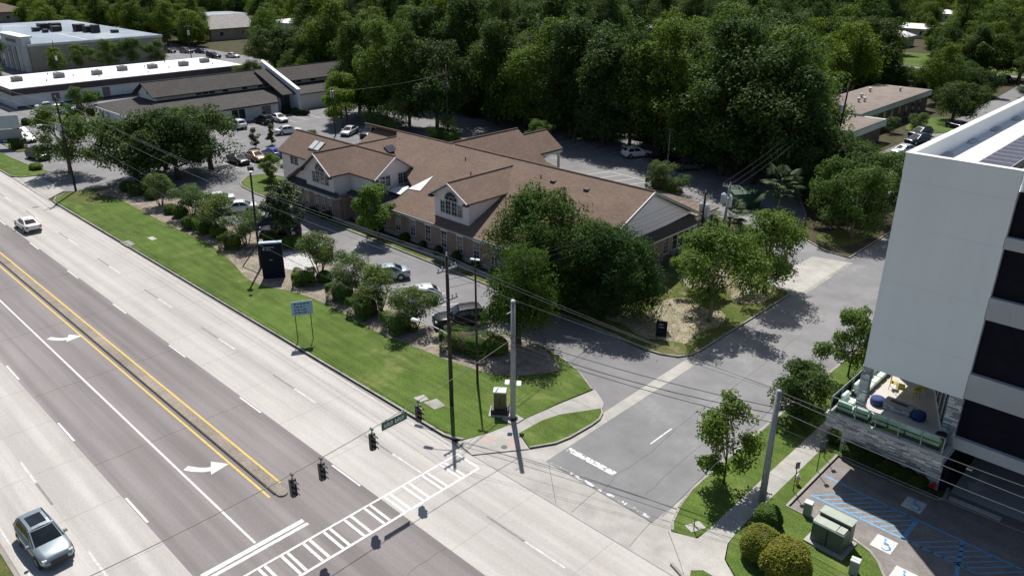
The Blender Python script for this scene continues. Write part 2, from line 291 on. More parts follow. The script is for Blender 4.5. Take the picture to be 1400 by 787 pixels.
# ------------------------------------------------------------------ mesh helpers
class MB:
    def __init__(s): s.v = []; s.f = []
    def add(s, vs_, fs):
        n = len(s.v); s.v += [tuple(map(float, p)) for p in vs_]; s.f += [tuple(i + n for i in f) for f in fs]; return s
    def box(s, x0, x1, y0, y1, z0, z1):
        return s.add([(x0,y0,z0),(x1,y0,z0),(x1,y1,z0),(x0,y1,z0),(x0,y0,z1),(x1,y0,z1),(x1,y1,z1),(x0,y1,z1)],
                     [(0,3,2,1),(4,5,6,7),(0,1,5,4),(1,2,6,5),(2,3,7,6),(3,0,4,7)])
    def bbox(s, x0, x1, y0, y1, z0, z1, b=.03):
        """box with chamfered top and vertical edges"""
        o = [(x0+b,y0),(x1-b,y0),(x1,y0+b),(x1,y1-b),(x1-b,y1),(x0+b,y1),(x0,y1-b),(x0,y0+b)]
        cx, cy = (x0+x1)/2, (y0+y1)/2
        ins = [(cx+(x-cx)*(1-2*b/max(1e-6,x1-x0)), cy+(y-cy)*(1-2*b/max(1e-6,y1-y0))) for x, y in o]
        vs_ = [(x,y,z0) for x,y in o]+[(x,y,z1-b) for x,y in o]+[(x,y,z1) for x,y in ins]
        fs = [tuple(range(7,-1,-1)), tuple(range(16,24))]
        for k in (0, 8):
            for i in range(8): fs.append((k+i, k+(i+1)%8, k+8+(i+1)%8, k+8+i))
        return s.add(vs_, fs)
    def prism(s, poly, z0, z1):
        a = sum(poly[i][0]*poly[(i+1)%len(poly)][1]-poly[(i+1)%len(poly)][0]*poly[i][1] for i in range(len(poly)))
        if a < 0: poly = poly[::-1]
        n = len(poly)
        return s.add([(x,y,z0) for x,y in poly]+[(x,y,z1) for x,y in poly], [tuple(range(n-1,-1,-1)), tuple(range(n,2*n))]+[(i,(i+1)%n,n+(i+1)%n,n+i) for i in range(n)])
    def slab(s, pts, th):
        """3-D polygon given from above, thickened straight down"""
        n = len(pts); v = [Vector(p) for p in pts]
        nm = Vector((0,0,0))
        for i in range(n): nm += v[i].cross(v[(i+1)%n])
        if nm.z < 0: pts = pts[::-1]
        return s.add([(x,y,z-th) for x,y,z in pts]+list(pts), [tuple(range(n-1,-1,-1)), tuple(range(n,2*n))]+[(i,(i+1)%n,n+(i+1)%n,n+i) for i in range(n)])
    def tube(s, pts, r, n=8, cap=True):
        pts = [Vector(p) for p in pts]; m = len(pts)
        rs = r if isinstance(r, (list, tuple)) else [r]*m
        base = len(s.v); up = Vector((0,0,1))
        for i, p in enumerate(pts):
            d = (pts[min(i+1,m-1)]-pts[max(i-1,0)]).normalized()
            a = d.cross(up if abs(d.z) < .95 else Vector((1,0,0))).normalized(); b = d.cross(a)
            for k in range(n):
                t = 2*math.pi*k/n; s.v.append(tuple(p+(a*math.cos(t)+b*math.sin(t))*rs[i]))
        for i in range(m-1):
            for k in range(n):
                s.f.append((base+i*n+k, base+i*n+(k+1)%n, base+(i+1)*n+(k+1)%n, base+(i+1)*n+k))
        if cap: s.f.append(tuple(base+k for k in range(n-1,-1,-1))); s.f.append(tuple(base+(m-1)*n+k for k in range(n)))
        return s
    def lathe(s, prof, n=12, c=(0,0,0)):
        base = len(s.v)
        for r, z in prof:
            for k in range(n):
                t = 2*math.pi*k/n; s.v.append((c[0]+r*math.cos(t), c[1]+r*math.sin(t), c[2]+z))
        for i in range(len(prof)-1):
            for k in range(n): s.f.append((base+i*n+k, base+i*n+(k+1)%n, base+(i+1)*n+(k+1)%n, base+(i+1)*n+k))
        s.f.append(tuple(base+k for k in range(n-1,-1,-1))); s.f.append(tuple(base+(len(prof)-1)*n+k for k in range(n)))
        return s
    def mesh(s, name, mat, smooth=False):
        me = bpy.data.meshes.new(name); me.from_pydata(s.v, [], s.f); me.materials.append(MATS[mat])
        if smooth: me.polygons.foreach_set('use_smooth', [True]*len(me.polygons))
        me.update(); return me
    def build(s, name, mat, parent=None, loc=None, smooth=False):
        o = bpy.data.objects.new(name, s.mesh(name, mat, smooth)); col.objects.link(o)
        if parent: o.parent = parent
        if loc: o.location = loc
        return o
def put(name, me, parent=None, loc=(0,0,0), rz=0, sc=1):
    o = bpy.data.objects.new(name, me); col.objects.link(o); o.parent = parent; o.location = loc; o.rotation_euler = (0,0,rz)
    o.scale = (sc,sc,sc) if isinstance(sc, (int, float)) else sc
    return o
def tag(o, label, cat, group=None):
    o['label'] = label; o['category'] = cat
    if group: o['group'] = group
    return o
def thing(name, label, cat, loc=(0,0,0), rz=0, group=None):
    o = bpy.data.objects.new(name, None); col.objects.link(o); o.location = loc; o.rotation_euler = (0,0,rz); o.empty_display_size = .2
    return tag(o, label, cat, group)
def struct(o): o['kind'] = 'structure'; return o
def stuff(o): o['kind'] = 'stuff'; return o
def copy_tree(o, parent=None):
    c = o.copy(); col.objects.link(c); c.parent = parent
    for ch in list(o.children): copy_tree(ch, c)
    return c
def arc(cx, cy, r, a0, a1, n=8):
    return [(cx+r*math.cos(R(a0+(a1-a0)*i/n)), cy+r*math.sin(R(a0+(a1-a0)*i/n))) for i in range(n+1)]
def smooth_line(pts, it=2, closed=False):
    for _ in range(it):
        q = [] if closed else [pts[0]]
        m = len(pts)
        for i in range(m if closed else m-1):
            a, b = pts[i], pts[(i+1) % m]
            q += [(a[0]*.75+b[0]*.25, a[1]*.75+b[1]*.25), (a[0]*.25+b[0]*.75, a[1]*.25+b[1]*.75)]
        if not closed: q.append(pts[-1])
        pts = q
    return pts
def ribbon(pts, w, z0, z1, closed=False):
    """a kerb: a rectangular section swept along a plan line (w to the left of the line)"""
    mb = MB(); n = len(pts); L = []
    for i, p in enumerate(pts):
        a = pts[i-1] if (i or closed) else p; b = pts[(i+1) % n] if (i < n-1 or closed) else p
        dx, dy = b[0]-a[0], b[1]-a[1]; l = math.hypot(dx, dy) or 1; L.append((p[0]-dy/l*w, p[1]+dx/l*w))
    for i in range(n):
        (x, y), (u, v) = pts[i], L[i]; bev = .02
        mb.v += [(x,y,z0), (x,y,z1-bev), (x+(u-x)*.12,y+(v-y)*.12,z1), (u,v,z1), (u,v,z0)]
    m = n if closed else n-1
    for i in range(m):
        a, b = i*5, ((i+1) % n)*5
        for k in range(4): mb.f.append((a+k, b+k, b+k+1, a+k+1))
    if not closed: mb.f += [(0,1,2,3,4), tuple((n-1)*5+k for k in (4,3,2,1,0))]
    return mb

# ------------------------------------------------------------------ ground, roads, pavements
g = MB(); g.add([(-3000,-1500,-.05),(1500,-1500,-.05),(1500,3000,-.05),(-3000,3000,-.05)], [(0,1,2,3)])
struct(g.build('ground', 'leaf_litter'))
road = struct(MB().box(-900, 80, 4.75, 28.75, -.3, 0).build('main_road', 'asphalt_road'))
near_verge = struct(MB().box(-900, 80, -30, 4.60, -.3, .10).build('near_verge', 'lawn_dry'))
struct(ribbon([(-900, 4.78), (80, 4.78)], -.18, -.1, .14).build('near_kerb', 'concrete_kerb'))
# concrete lanes as cast slabs
slab_a = MB().bbox(-2.940, 2.940, -1.683, 1.683, -.02, .010, .004).mesh('concrete_slab', 'concrete_road')
slab_b = MB().bbox(-2.940, 2.940, -1.558, 1.558, -.02, .010, .004).mesh('concrete_slab', 'concrete_road')
for i in range(44):
    x = -241 + 5.9 * i
    for me, y in ((slab_a, 23.42), (slab_a, 26.80), (slab_b, 6.42), (slab_b, 9.55)):
        put('concrete_slab', me, road, (x, y, 0))
for me, y0, y1 in (('far', 21.74, 28.47), ('near', 4.87, 11.1)):
    MB().box(-900, -244.1, y0, y1, -.02, .010).build('concrete_lane', 'concrete_road', road)
for y0, y1 in ((21.74, 28.49), (4.85, 11.11)): MB().box(-244.1, 20, y0, y1, -.02, .003).build('slab_bedding', 'slab_joint', road)
# markings on the main road
def mark(x0, x1, y0, y1, m='paint_white', z=.016, name='lane_dash', par=None):
    return MB().box(x0, x1, y0, y1, z - .004, z).build(name, m, par or road)
for k in range(-3, 13):
    x = -60.4 - 11.78 * k
    if k > -3: mark(x, x + 3.0, 21.58, 21.70, z=.008)
    mark(x - 1.2, x + 1.8, 24.98, 25.12, 'paint_black', name='contrast_dash')
    mark(x + 1.8, x + 4.7, 24.98, 25.12, 'paint_faint', name='lane_dash')
for k in range(-1, 14):
    x = -42.9 - 11.6 * k
    mark(x, x + 3.1, 11.16, 11.29, z=.008)
    mark(x - 5.4, x - 2.5, 7.91, 8.05, 'paint_black', name='contrast_dash'); mark(x - 8.5, x - 5.4, 7.91, 8.05, 'paint_faint')
mark(-560, -33.85, 14.56, 14.70, z=.008, name='edge_line')
mark(-560, -31.5, 28.24, 28.30, 'paint_faint', name='edge_line')
mark(-560, -30, 5.15, 5.24, 'paint_faint', name='edge_line')
mark(-560, -36.8, 17.15, 17.29, 'paint_yellow', .008, 'yellow_line'); mark(-560, -37.6, 18.34, 18.48, 'paint_yellow', .008, 'yellow_line')
mark(-33.75, -33.42, 11.4, 17.5, z=.008, name='stop_line'); mark(-33.30, -33.05, 11.4, 17.55, z=.008, name='stop_line')
# raised median with a rounded nose
med = [(-560, 17.62), (-37.0, 17.62)] + arc(-36.6, 17.95, .33, -90, 90, 8) + [(-37.0, 18.28), (-560, 18.28)]
MB().prism(med, -.02, .09).build('raised_median', 'median_concrete', road)
ribbon([(-560, 17.58), (-36.8, 17.58)], -.035, -.02, .086).build('median_kerb', 'joint_tar', road)
# crosswalk
cw = struct(MB().box(-32.06, -31.9, 10.9, 28.0, .012, .017).build('crosswalk', 'paint_white'))
MB().box(-30.0, -29.82, 10.9, 27.9, .012, .017).build('crosswalk_line', 'paint_white', cw)
MB().box(-31.88, -30.02, 27.82, 28.0, .012, .017).build('crosswalk_line', 'paint_white', cw)
bar = MB().box(-31.88, -30.02, -.09, .09, .012, .017).mesh('crosswalk_bar', 'paint_white')
for y in (11.2, 11.6, 12.5, 12.9, 13.75, 14.1, 15.1, 15.45, 16.45, 16.85, 17.75, 18.15, 19.15, 19.6, 20.55, 20.95, 22.0, 22.4, 23.4, 23.85, 24.9, 25.3, 26.4, 26.75): put('crosswalk_bar', bar, cw, (0, y, 0))
cr0 = random.Random(11)
for x in (-47.6, -59.4, -71.2, -83.0, -94.8, -106.6, -118.4, -26.0):
    m = MB()
    for y0, y1 in ((11.2, 17.5), (18.5, 21.7)):
        m.tube([(x+cr0.uniform(-.10,.10), y0+(y1-y0)*i/8, .0) for i in range(9)], .011, 4)
    m.build('crack', 'joint_tar', road)
# turn arrows
def turn_arrow(x, y):
    c = [(0,0),(.55,.30),(1.05,.72),(1.22,1.05)]; c = smooth_line(c, 2)
    m = MB(); L = []; Rr = []
    for i, p in enumerate(c):
        a = c[max(i-1,0)]; b = c[min(i+1,len(c)-1)]; dx, dy = b[0]-a[0], b[1]-a[1]; l = math.hypot(dx, dy)
        L.append((p[0]-dy/l*.23, p[1]+dx/l*.23)); Rr.append((p[0]+dy/l*.23, p[1]-dx/l*.23))
    head = [(1.80,.80),(1.55,2.1),(.50,1.42)]
    poly = [(q[0]*1.0, q[1]) for q in Rr+head+L[::-1]]
    m.prism([(x+a, y+b) for a, b in poly], .004, .009); return m.build('turn_arrow', 'paint_white', road)
turn_arrow(-43.2, 15.05); turn_arrow(-68.9, 15.15); turn_arrow(-94.5, 15.15)
# intersection mouth
inter = struct(MB().prism([(-31.4,28.55),(-29.4,31.9),(-28.4,33.1),(-28.2,34.5),(-28.1,37.3),(-27.35,37.3),(-27.35,36.9),(-27.0,36.9),(-27.0,31.35),(-19.1,31.2),(-19.35,38),(-18.9,38),(-18.1,33),(-17.0,31.8),(-15.0,29.3),(-15.0,28.55)], -.02, .006).build('street_apron', 'concrete_walk'))
for a, b in (((-27.05,31.3),(-24.2,28.7)), ((-23.2,31.2),(-23.0,28.7)), ((-19.2,31.2),(-18.9,28.7))):
    MB().tube([(a[0],a[1],.0),(b[0],b[1],.0)], .018, 5).build('apron_joint', 'joint_tar', inter)
street = struct(MB().prism([(-27.36,31.34),(-27.36,49.0),(-28.3,49.2),(-28.3,135),(-19.04,135),(-19.04,36.0),(-19.12,31.24)], -.02, .010).build('side_street', 'asphalt_street'))
struct(MB().prism([(-28.25,37.4),(-27.345,36.95),(-27.345,49.6),(-28.35,49.25),(-28.25,39.2)], -.02, .014).build('valley_gutter', 'concrete_walk'))
struct(MB().prism([(-19.32,38),(-19.02,38),(-19.02,134),(-19.32,134)], -.02, .014).build('street_gutter', 'concrete_walk'))
MB().box(-27.2, -23.4, 33.15, 33.58, .010, .015).build('stop_line', 'paint_worn', street)
MB().box(-23.72, -23.62, 37.6, 40.1, .010, .015).build('lane_dash', 'paint_white', street)
MB().box(-27.1, -19.4, 31.4, 31.62, .010, .015).build('crosswalk_remnant', 'paint_remnant', street)
cr = MB(); rnd = random.Random(3)
for q in ([(-22.8,31.3),(-23.3,33.5),(-23.0,36),(-23.6,41),(-23.4,48),(-23.8,60)], [(-20.8,33),(-21.3,38),(-21.0,45)], [(-27,44),(-24.5,44.3),(-20,43.9)]):
    pts = smooth_line(q, 2); pts = [(x+rnd.uniform(-.08,.08), y, .009) for x, y in pts]
    cr.tube(pts, .012, 4)
cr.build('crack', 'joint_tar', street)
# car parks
lot = struct(MB().prism([(-28.22,31),(-28.22,110),(-235,110),(-235,31.4),(-126.5,31.4),(-125,31.4),(-114.5,31.4),(-113,33)], -.02, .004).build('car_park', 'asphalt_lot'))
struct(MB().prism([(-127.5,28.6),(-125.8,31.6),(-115.0,31.6),(-112.2,28.6)], -.02, .012).build('driveway_apron', 'concrete_walk'))
struct(MB().prism([(-47,100),(-19,112),(-19,240),(-47,240),(-44,178),(-44,132)], -.02, .006).build('rear_car_park', 'asphalt_street'))
struct(MB().box(-96, -48, 236, 240, -.02, .008).build('far_road', 'asphalt_street')); struct(MB().box(-96, -46, 241, 272, -.02, .02).build('far_lawn', 'lawn'))
struct(MB().box(-330, -214, 58, 122, -.02, .0).build('far_car_park', 'asphalt_lot'))
struct(MB().box(-205, -156, 102, 128, -.02, .02).build('back_lawn', 'lawn'))
# verge bed with lawn, mulch and pavement
V = [(-113.1,31.0),(-112.3,29.6),(-110.4,28.72),(-109,28.66),(-80,28.66),(-50,28.66),(-34.2,28.66),(-33.4,28.85),(-32.8,29.2),(-32.2,31.0),(-31.9,32.6),(-31.6,33.9),(-31.3,37.0),(-30.75,40.35),
     (-33.1,41.7),(-35.2,42.4),(-37.7,42.9),(-41.8,42.7),(-43.0,40.3),(-45.7,39.4),(-47.8,38.8),(-53,39.2),(-60,40.2),(-66,41.5),(-70,42.6),(-74,42.9),(-77,41.0),(-84,40.6),(-95,40.7),(-104,41.4),(-109,40.3),(-112.1,37.3),(-113.2,33.2)]
verge = struct(MB().prism(V, -.02, .10).build('verge', 'lawn'))
struct(ribbon(V[:9], .16, -.02, .165).build('verge_kerb', 'concrete_kerb'))
struct(ribbon(V[13:], .13, -.02, .14).build('bed_kerb', 'concrete_kerb'))
mul = smooth_line([(-111.6,34.2),(-109.5,33.9),(-106.8,35.2),(-100.2,35.0),(-90.1,34.9),(-81.3,35.4),(-74,34.4),(-68.7,33.1),(-65.8,33.3),(-61.9,34.9),(-54.9,35.3),(-49.9,34.8),(-45,35.5),(-41.2,35.9),(-38.1,36.5),(-36.2,37.7),(-34.6,40),(-34.3,41.1),(-37.7,42.7),(-41.6,42.5),(-42.8,40.1),(-45.6,39.2),(-47.8,38.6),(-53,39.0),(-60,40.0),(-66,41.3),(-70,42.4),(-74,42.7),(-77,40.8),(-84,40.4),(-95,40.5),(-104,41.2),(-108.9,40.1),(-111.8,37.3)], 1, True)
struct(MB().prism(mul, .05, .112).build('mulch_bed', 'mulch'))
struct(MB().prism(smooth_line([(-73,37.2),(-69.5,36.4),(-66,38.2),(-66.6,40.8),(-72,41.6)], 2, True), .05, .125).build('gravel_patch', 'white_gravel'))
struct(MB().prism(smooth_line([(-113,30.9),(-111,29.6),(-107,30.5),(-104,33.6),(-109,34.2),(-112.6,33.2)], 2, True), .05, .106).build('dry_grass_patch', 'lawn_dry'))
walk = struct(MB().prism([(-32.95,28.8),(-32.3,31.0),(-32.0,32.6),(-31.6,33.95),(-31.2,37.0),(-30.6,40.45),(-29.0,39.45),(-28.62,38.85),(-29.3,37.6),(-30.2,36.1),(-30.65,34.6),(-30.72,32.35),(-29.0,31.55),(-31.2,28.5)], -.02, .075).build('pavement', 'concrete_walk'))
for a, b in (((-31.62,33.9),(-30.68,33.8)), ((-31.35,36.0),(-30.25,36.0)), ((-31.05,38.2),(-29.0,38.2))): MB().tube([(a[0],a[1],.07),(b[0],b[1],.07)], .014, 5).build('pavement_joint', 'joint_tar', walk)
MB().prism(smooth_line([(-32.0,29.6),(-31.3,30.4),(-31.2,31.2),(-31.9,30.7)], 2, True), .07, .079).build('pink_marking', 'paint_pink', walk)
MB().prism(smooth_line([(-30.6,30.9),(-29.7,31.0),(-29.6,31.6),(-30.5,31.6)], 2, True), .07, .079).build('pink_marking', 'paint_pink', walk)
isl = [(-30.68,32.4),(-29.0,31.62),(-28.1,33.2),(-27.85,34.4),(-27.75,36.5),(-27.8,37.5),(-28.15,38.3),(-28.6,38.75),(-29.35,37.5),(-30.25,36.0),(-30.62,34.6)]
struct(MB().prism(isl, -.02, .10).build('corner_island', 'lawn')); struct(ribbon(isl[1:8], .14, -.02, .14).build('island_kerb', 'concrete_kerb'))
# building plot
PL = [(-35,48.5),(-31.7,48.2),(-30.3,48.4),(-29.0,49.0),(-28.35,50.0),(-28.22,51.4),(-28.22,66.9),(-28.9,67.5),(-31,67.8),(-32.4,70),(-33.2,74),(-36,79),(-41,82.6),(-46,83.2),(-48.5,80),(-58,85.0),(-72,86.2),(-80,89.3),(-90,87),(-95,80),(-95,56.6),(-100.8,55.7),(-103,54.8),(-103.7,52.4),(-101.3,49.9),(-99.2,49.1),(-94.5,48.72),(-65,48.68)]
struct(MB().prism(PL, -.02, .10).build('building_plot', 'lawn_dry')); struct(ribbon(PL, .15, -.02, .14, True).build('plot_kerb', 'concrete_kerb'))
struct(MB().prism([(-103.3,52.4),(-101.1,50.2),(-99.1,49.4),(-95.6,49.1),(-95.6,54.9),(-100.6,55.3),(-102.6,54.5)], .05, .107).build('island_lawn', 'lawn'))
fw_ = struct(MB().box(-94, -44, 49.75, 50.75, .02, .112).build('front_walk', 'concrete_walk'))
struct(MB().box(-88, -42.5, 50.76, 52.0, .02, .116).build('front_bed', 'leaf_litter'))
for q, (px_, z_) in enumerate((([(-38,50.4),(-35.6,50.9),(-33,49.6),(-31.2,50.9),(-29.5,51.4),(-30.2,54),(-29.3,56.5),(-30.6,59.4),(-32.4,58.2),(-34,60.6),(-36.4,57.4),(-35.2,54.4),(-37.6,53)], .108), ([(-31.4,61.5),(-29.4,62.2),(-29.0,66.4),(-31.6,66.8),(-33,64.4)], .106), ([(-37.6,62),(-34.6,61.4),(-33.4,65.2),(-36,68.6),(-39,66)], .104))):
    struct(MB().prism(smooth_line(px_, 1, True), .05, z_).build('bare_soil_patch', 'soil'))
struct(MB().prism([(-27.69,67.6),(-30.6,68.1),(-31.4,72.4),(-31.2,78.2),(-27.69,79.2)], -.02, .016).build('side_apron', 'concrete_walk'))
struct(MB().box(-27.69, -27.3, 67.6, 79.2, -.02, .019).build('side_gutter', 'concrete_kerb'))
Q = [(-28.1,80.3),(-28.1,104),(-35,104),(-44,101),(-38,91),(-35.6,83.5),(-31,80.6)]
struct(MB().prism(Q, -.02, .10).build('rear_verge', 'leaf_litter')); struct(MB().prism(smooth_line([(-30.6,82),(-29,86),(-29.4,92),(-32.6,89),(-34.4,84.6)], 2, True), .05, .106).build('rear_grass_patch', 'lawn_dry')); struct(ribbon(Q, .15, -.02, .14, True).build('rear_verge_kerb', 'concrete_kerb'))  # verge takes the dark litter colour in place of tree shade on grass
W = [(-142.6,32.1),(-134.3,28.9),(-128,28.66),(-126.4,29.6),(-125.6,32.0),(-127,33.4),(-131,32.9),(-137,32.4)]
W2 = [(-900,28.66),(-128.2,28.66),(-126.4,29.6),(-125.6,32.0),(-127,33.6),(-131,32.9),(-142.6,32.2),(-155,31.6),(-900,31.6)]
struct(MB().prism(W2, -.02, .10).build('west_verge', 'lawn')); struct(ribbon(W2[:7], .16, -.02, .13).build('west_verge_kerb', 'concrete_kerb'))
struct(MB().box(-168.5, -165.2, 38, 56, -.02, .12).build('lot_strip', 'lawn_dry')); struct(MB().box(-156, -143.6, 34.0, 36.2, -.02, .12).build('sign_island', 'lawn_dry'))
# near-right corner: lawn, pavement, paver car park
RV = [(-17.85,31.35),(-18.2,31.9),(-18.7,33.6),(-19.0,35.3),(-19.05,38.4),(-19.05,130),(-16.55,130),(-16.5,39.6),(-16.45,33.0),(-16.6,31.75)]
struct(MB().prism(RV, -.02, .10).build('street_verge', 'lawn')); struct(ribbon(RV[:6], -.02, -.02, .102).build('verge_edge', 'concrete_kerb'))
struct(ribbon([(-17.95,31.4),(-18.3,31.9),(-18.85,33.6),(-19.15,35.3),(-19.2,38.4),(-19.2,130)], -.15, -.02, .13).build('street_kerb', 'concrete_kerb'))
rw = struct(MB().prism([(-18.0,31.2),(-16.5,31.8),(-16.45,33.0),(-16.5,39.6),(-16.5,130),(-15.25,130),(-15.25,34.3),(-15.1,32.6),(-14.6,31.4),(-13.5,30.5),(-11,30.1),(60,30.1),(60,28.9),(-15.5,28.9),(-16.2,29.6)], -.02, .095).build('side_pavement', 'concrete_walk'))
for y in (32.8, 34.6, 36.4, 38.2, 40, 41.8, 43.6, 45.4, 47.2, 49): MB().tube([(-16.46,y,.091),(-15.27,y,.091)], .012, 5).build('pavement_joint', 'joint_tar', rw)
struct(MB().prism([(-15.45,29.45),(-15.0,29.9),(-11,29.9),(-11,28.95),(-15.2,28.95)], .05, .104).build('corner_grass', 'lawn'))
struct(ribbon([(-16.5,29.1),(-15.4,28.68),(80,28.68)], .17, -.02, .14).build('road_kerb', 'concrete_kerb'))
RL = [(-15.24,34.2),(-15.05,32.6),(-14.5,31.4),(-13.4,30.6),(-11,30.2),(-7.5,30.2),(-7.3,34.5),(-7.9,36.1),(-8.5,36.9),(-9.2,37.5),(-10.3,37.85),(-14.15,37.85),(-14.15,44.85),(-13.1,44.5),(-8.1,44.45),(-7.75,45.0),(-7.9,46.2),(-15.24,46.2)]
struct(MB().prism(RL, -.02, .10).build('corner_lawn', 'lawn')); struct(ribbon(RL[6:17], .17, -.02, .145).build('paver_lot_kerb', 'concrete_kerb'))
struct(MB().prism([(-15.2,46.3),(-15.2,130),(-14.5,130),(-14.5,46.3)], -.02, .098).build('side_strip', 'lawn'))
struct(MB().prism([(-14.0,44.9),(-13.1,44.65),(-8.3,44.6),(-8.0,45.2),(-8.3,45.6),(-14.2,45.8)], .02, .116).build('shrub_bed', 'leaf_litter'))
pav = struct(MB().box(-14.2, 40, 30.05, 46.0, -.02, .004).build('paver_car_park', 'pavers'))
struct(MB().box(-7.8, 40, 46.0, 75, -.02, .006).build('garage_floor', 'concrete_band'))
MB().box(-7.7, -4.9, 45.15, 45.6, .004, .009).build('stop_line', 'paint_white', pav)
MB().prism([(-7.0,47.0),(-6.2,47.9),(-6.5,47.9),(-6.5,49.4),(-7.0,49.4),(-7.0,47.9),(-7.4,47.9)], .006, .011).build('lane_arrow', 'paint_white', pav)
bl = MB()
def stripe(a, b, w=.07):
    dx, dy = b[0]-a[0], b[1]-a[1]; l = math.hypot(dx, dy); nx, ny = -dy/l*w, dx/l*w
    MB().prism([(a[0]+nx,a[1]+ny),(b[0]+nx,b[1]+ny),(b[0]-nx,b[1]-ny),(a[0]-nx,a[1]-ny)], .005, .009).build('blue_stripe', 'paint_blue', pav)
stripe((-13.9,42.3),(-3,41.75)); stripe((-13.7,39.9),(-4.6,39.75)); stripe((-8.35,39.75),(-8.35,41.9),.12); stripe((-5.2,38.2),(-5.9,41.8),.1)
for k in range(10):
    x = -13.6 + .56*k; stripe((x, 39.95), (min(x+2.0, -8.5), 39.95+2.15*(min(x+2.0, -8.5)-x)/2.0), .045)
for k in range(8):
    x = -8.0 + .56*k; stripe((x, 39.75), (x+1.9, 41.75), .045)
def accessible(x, y):
    MB().box(x-.55, x+.55, y-.6, y+.6, .004, .010).build('accessible_panel', 'paint_white', pav)
    m = MB(); z = .016
    m.tube([(x+.18+.24*math.cos(t), y-.22+.24*math.sin(t), .011) for t in [R(a) for a in range(-140, 110, 25)]], .035, 5)
    for q in ([(x-.05,y+.30),(x+.02,y-.0),(x+.25,y+.02),(x+.38,y-.25)], [(x,y+.12),(x+.2,y+.12)]): m.tube([(a,b,.011) for a, b in q], .04, 5)
    m.lathe([(.09,.0),(.09,.006)], 10, (x-.07, y+.43, .010)); m.build('accessible_symbol', 'paint_blue', pav)
accessible(-8.95, 43.25); accessible(-8.95, 38.65); accessible(-7.3, 36.85)
# parking bay lines
def bay(a, b, par=lot, m='paint_white', w=.05, z=.012):
    dx, dy = b[0]-a[0], b[1]-a[1]; l = math.hypot(dx, dy); nx, ny = -dy/l*w, dx/l*w
    MB().prism([(a[0]+nx,a[1]+ny),(b[0]+nx,b[1]+ny),(b[0]-nx,b[1]-ny),(a[0]-nx,a[1]-ny)], z-.006, z).build('bay_line', m, par)
for k in range(6): x = -43.6 - 3.1*k; bay((x-1.6, 40.4), (x+.9, 44.6))
for k in range(8): x = -74.5 - 3.1*k; bay((x-1.6, 41.2), (x+.9, 45.3))
for k in range(7): bay((-114.4, 53.8+2.75*k), (-109.2, 53.8+2.75*k))
for k in range(8): bay((-138.2, 64.5+2.75*k), (-132.6, 64.5+2.75*k))
for k in range(5): bay((-69.6+2.55*k, 86.6), (-68.0+2.55*k, 90.9))
bay((-68.0,90.9), (-57.8,90.3))
for k in range(9): bay((-88+2.7*k, 98.6), (-88+2.7*k, 103.2))
MB().prism([(-37.5,45.5),(-36.5,46.0),(-36.6,46.2),(-37.5,45.8),(-37.4,46.1),(-38.2,45.6)], .006, .012).build('lane_arrow', 'paint_faint', lot)
# small islands and hedged islands in the car parks
wi = [(-149.2,47.8),(-144.6,47.6),(-145.6,51.6),(-149.8,51.2)]
struct(MB().prism(wi, -.02, .13).build('white_island', 'concrete_walk')); struct(MB().prism([(-148.4,48.6),(-145.6,48.5),(-146.2,50.7),(-149,50.4)], .1, .15).build('white_island_soil', 'mulch'))
struct(MB().prism(smooth_line([(-59.2,86.8),(-54.4,86.4),(-54,89.8),(-58.4,91)], 2, True), -.02, .13).build('hedge_island', 'mulch'))
struct(MB().prism(smooth_line([(-105,86.2),(-98,85.4),(-97.4,90.4),(-104,91)], 2, True), -.02, .13).build('rear_hedge_island', 'mulch'))
# iron covers and drain
dr = tag(MB().box(-88.2, -86.3, 28.6, 29.5, .0, .15).build('storm_drain', 'concrete_kerb'), 'concrete storm drain inlet set in the kerb beside the long green verge', 'drain')
MB().box(-88.0, -86.5, 28.54, 28.62, .02, .11).build('drain_opening', 'joint_tar', dr)
tag(MB().prism([(-39.3,30.3),(-38.5,30.2),(-38.35,30.95),(-39.1,31.1)], .05, .125).build('cover_plate', 'concrete_walk'), 'small pale square utility cover in the lawn nearest the road', 'utility cover')
tag(MB().prism([(-38.3,30.4),(-37.0,30.3),(-36.8,31.2),(-38.0,31.4)], .05, .125).build('cover_plate', 'concrete_kerb'), 'larger grey utility cover in the lawn beside the wooden pole', 'utility cover')
tag(MB().lathe([(.22,0),(.22,.012)], 16, (-30.3,30.55,.075)).build('manhole_cover', 'manhole'), 'small round dark iron cover on the corner ramp by pink markings', 'manhole cover')
tag(MB().prism([(-17.6,32.2),(-17.0,31.95),(-16.8,32.35),(-17.4,32.6)], .05, .13).build('meter_box', 'concrete_walk'), 'pale grey meter lid nearer the kerb in the right corner verge', 'utility cover')
tag(MB().prism([(-17.4,32.72),(-16.8,32.45),(-16.6,32.85),(-17.2,33.1)], .05, .13).build('meter_box', 'concrete_walk'), 'pale grey meter lid farther from the kerb in the right corner verge', 'utility cover')
tag(MB().box(-87.6, -86.4, 31.3, 31.9, .05, .13).build('cover_plate', 'concrete_walk'), 'long pale concrete cover lying in the verge behind the storm drain', 'utility cover')

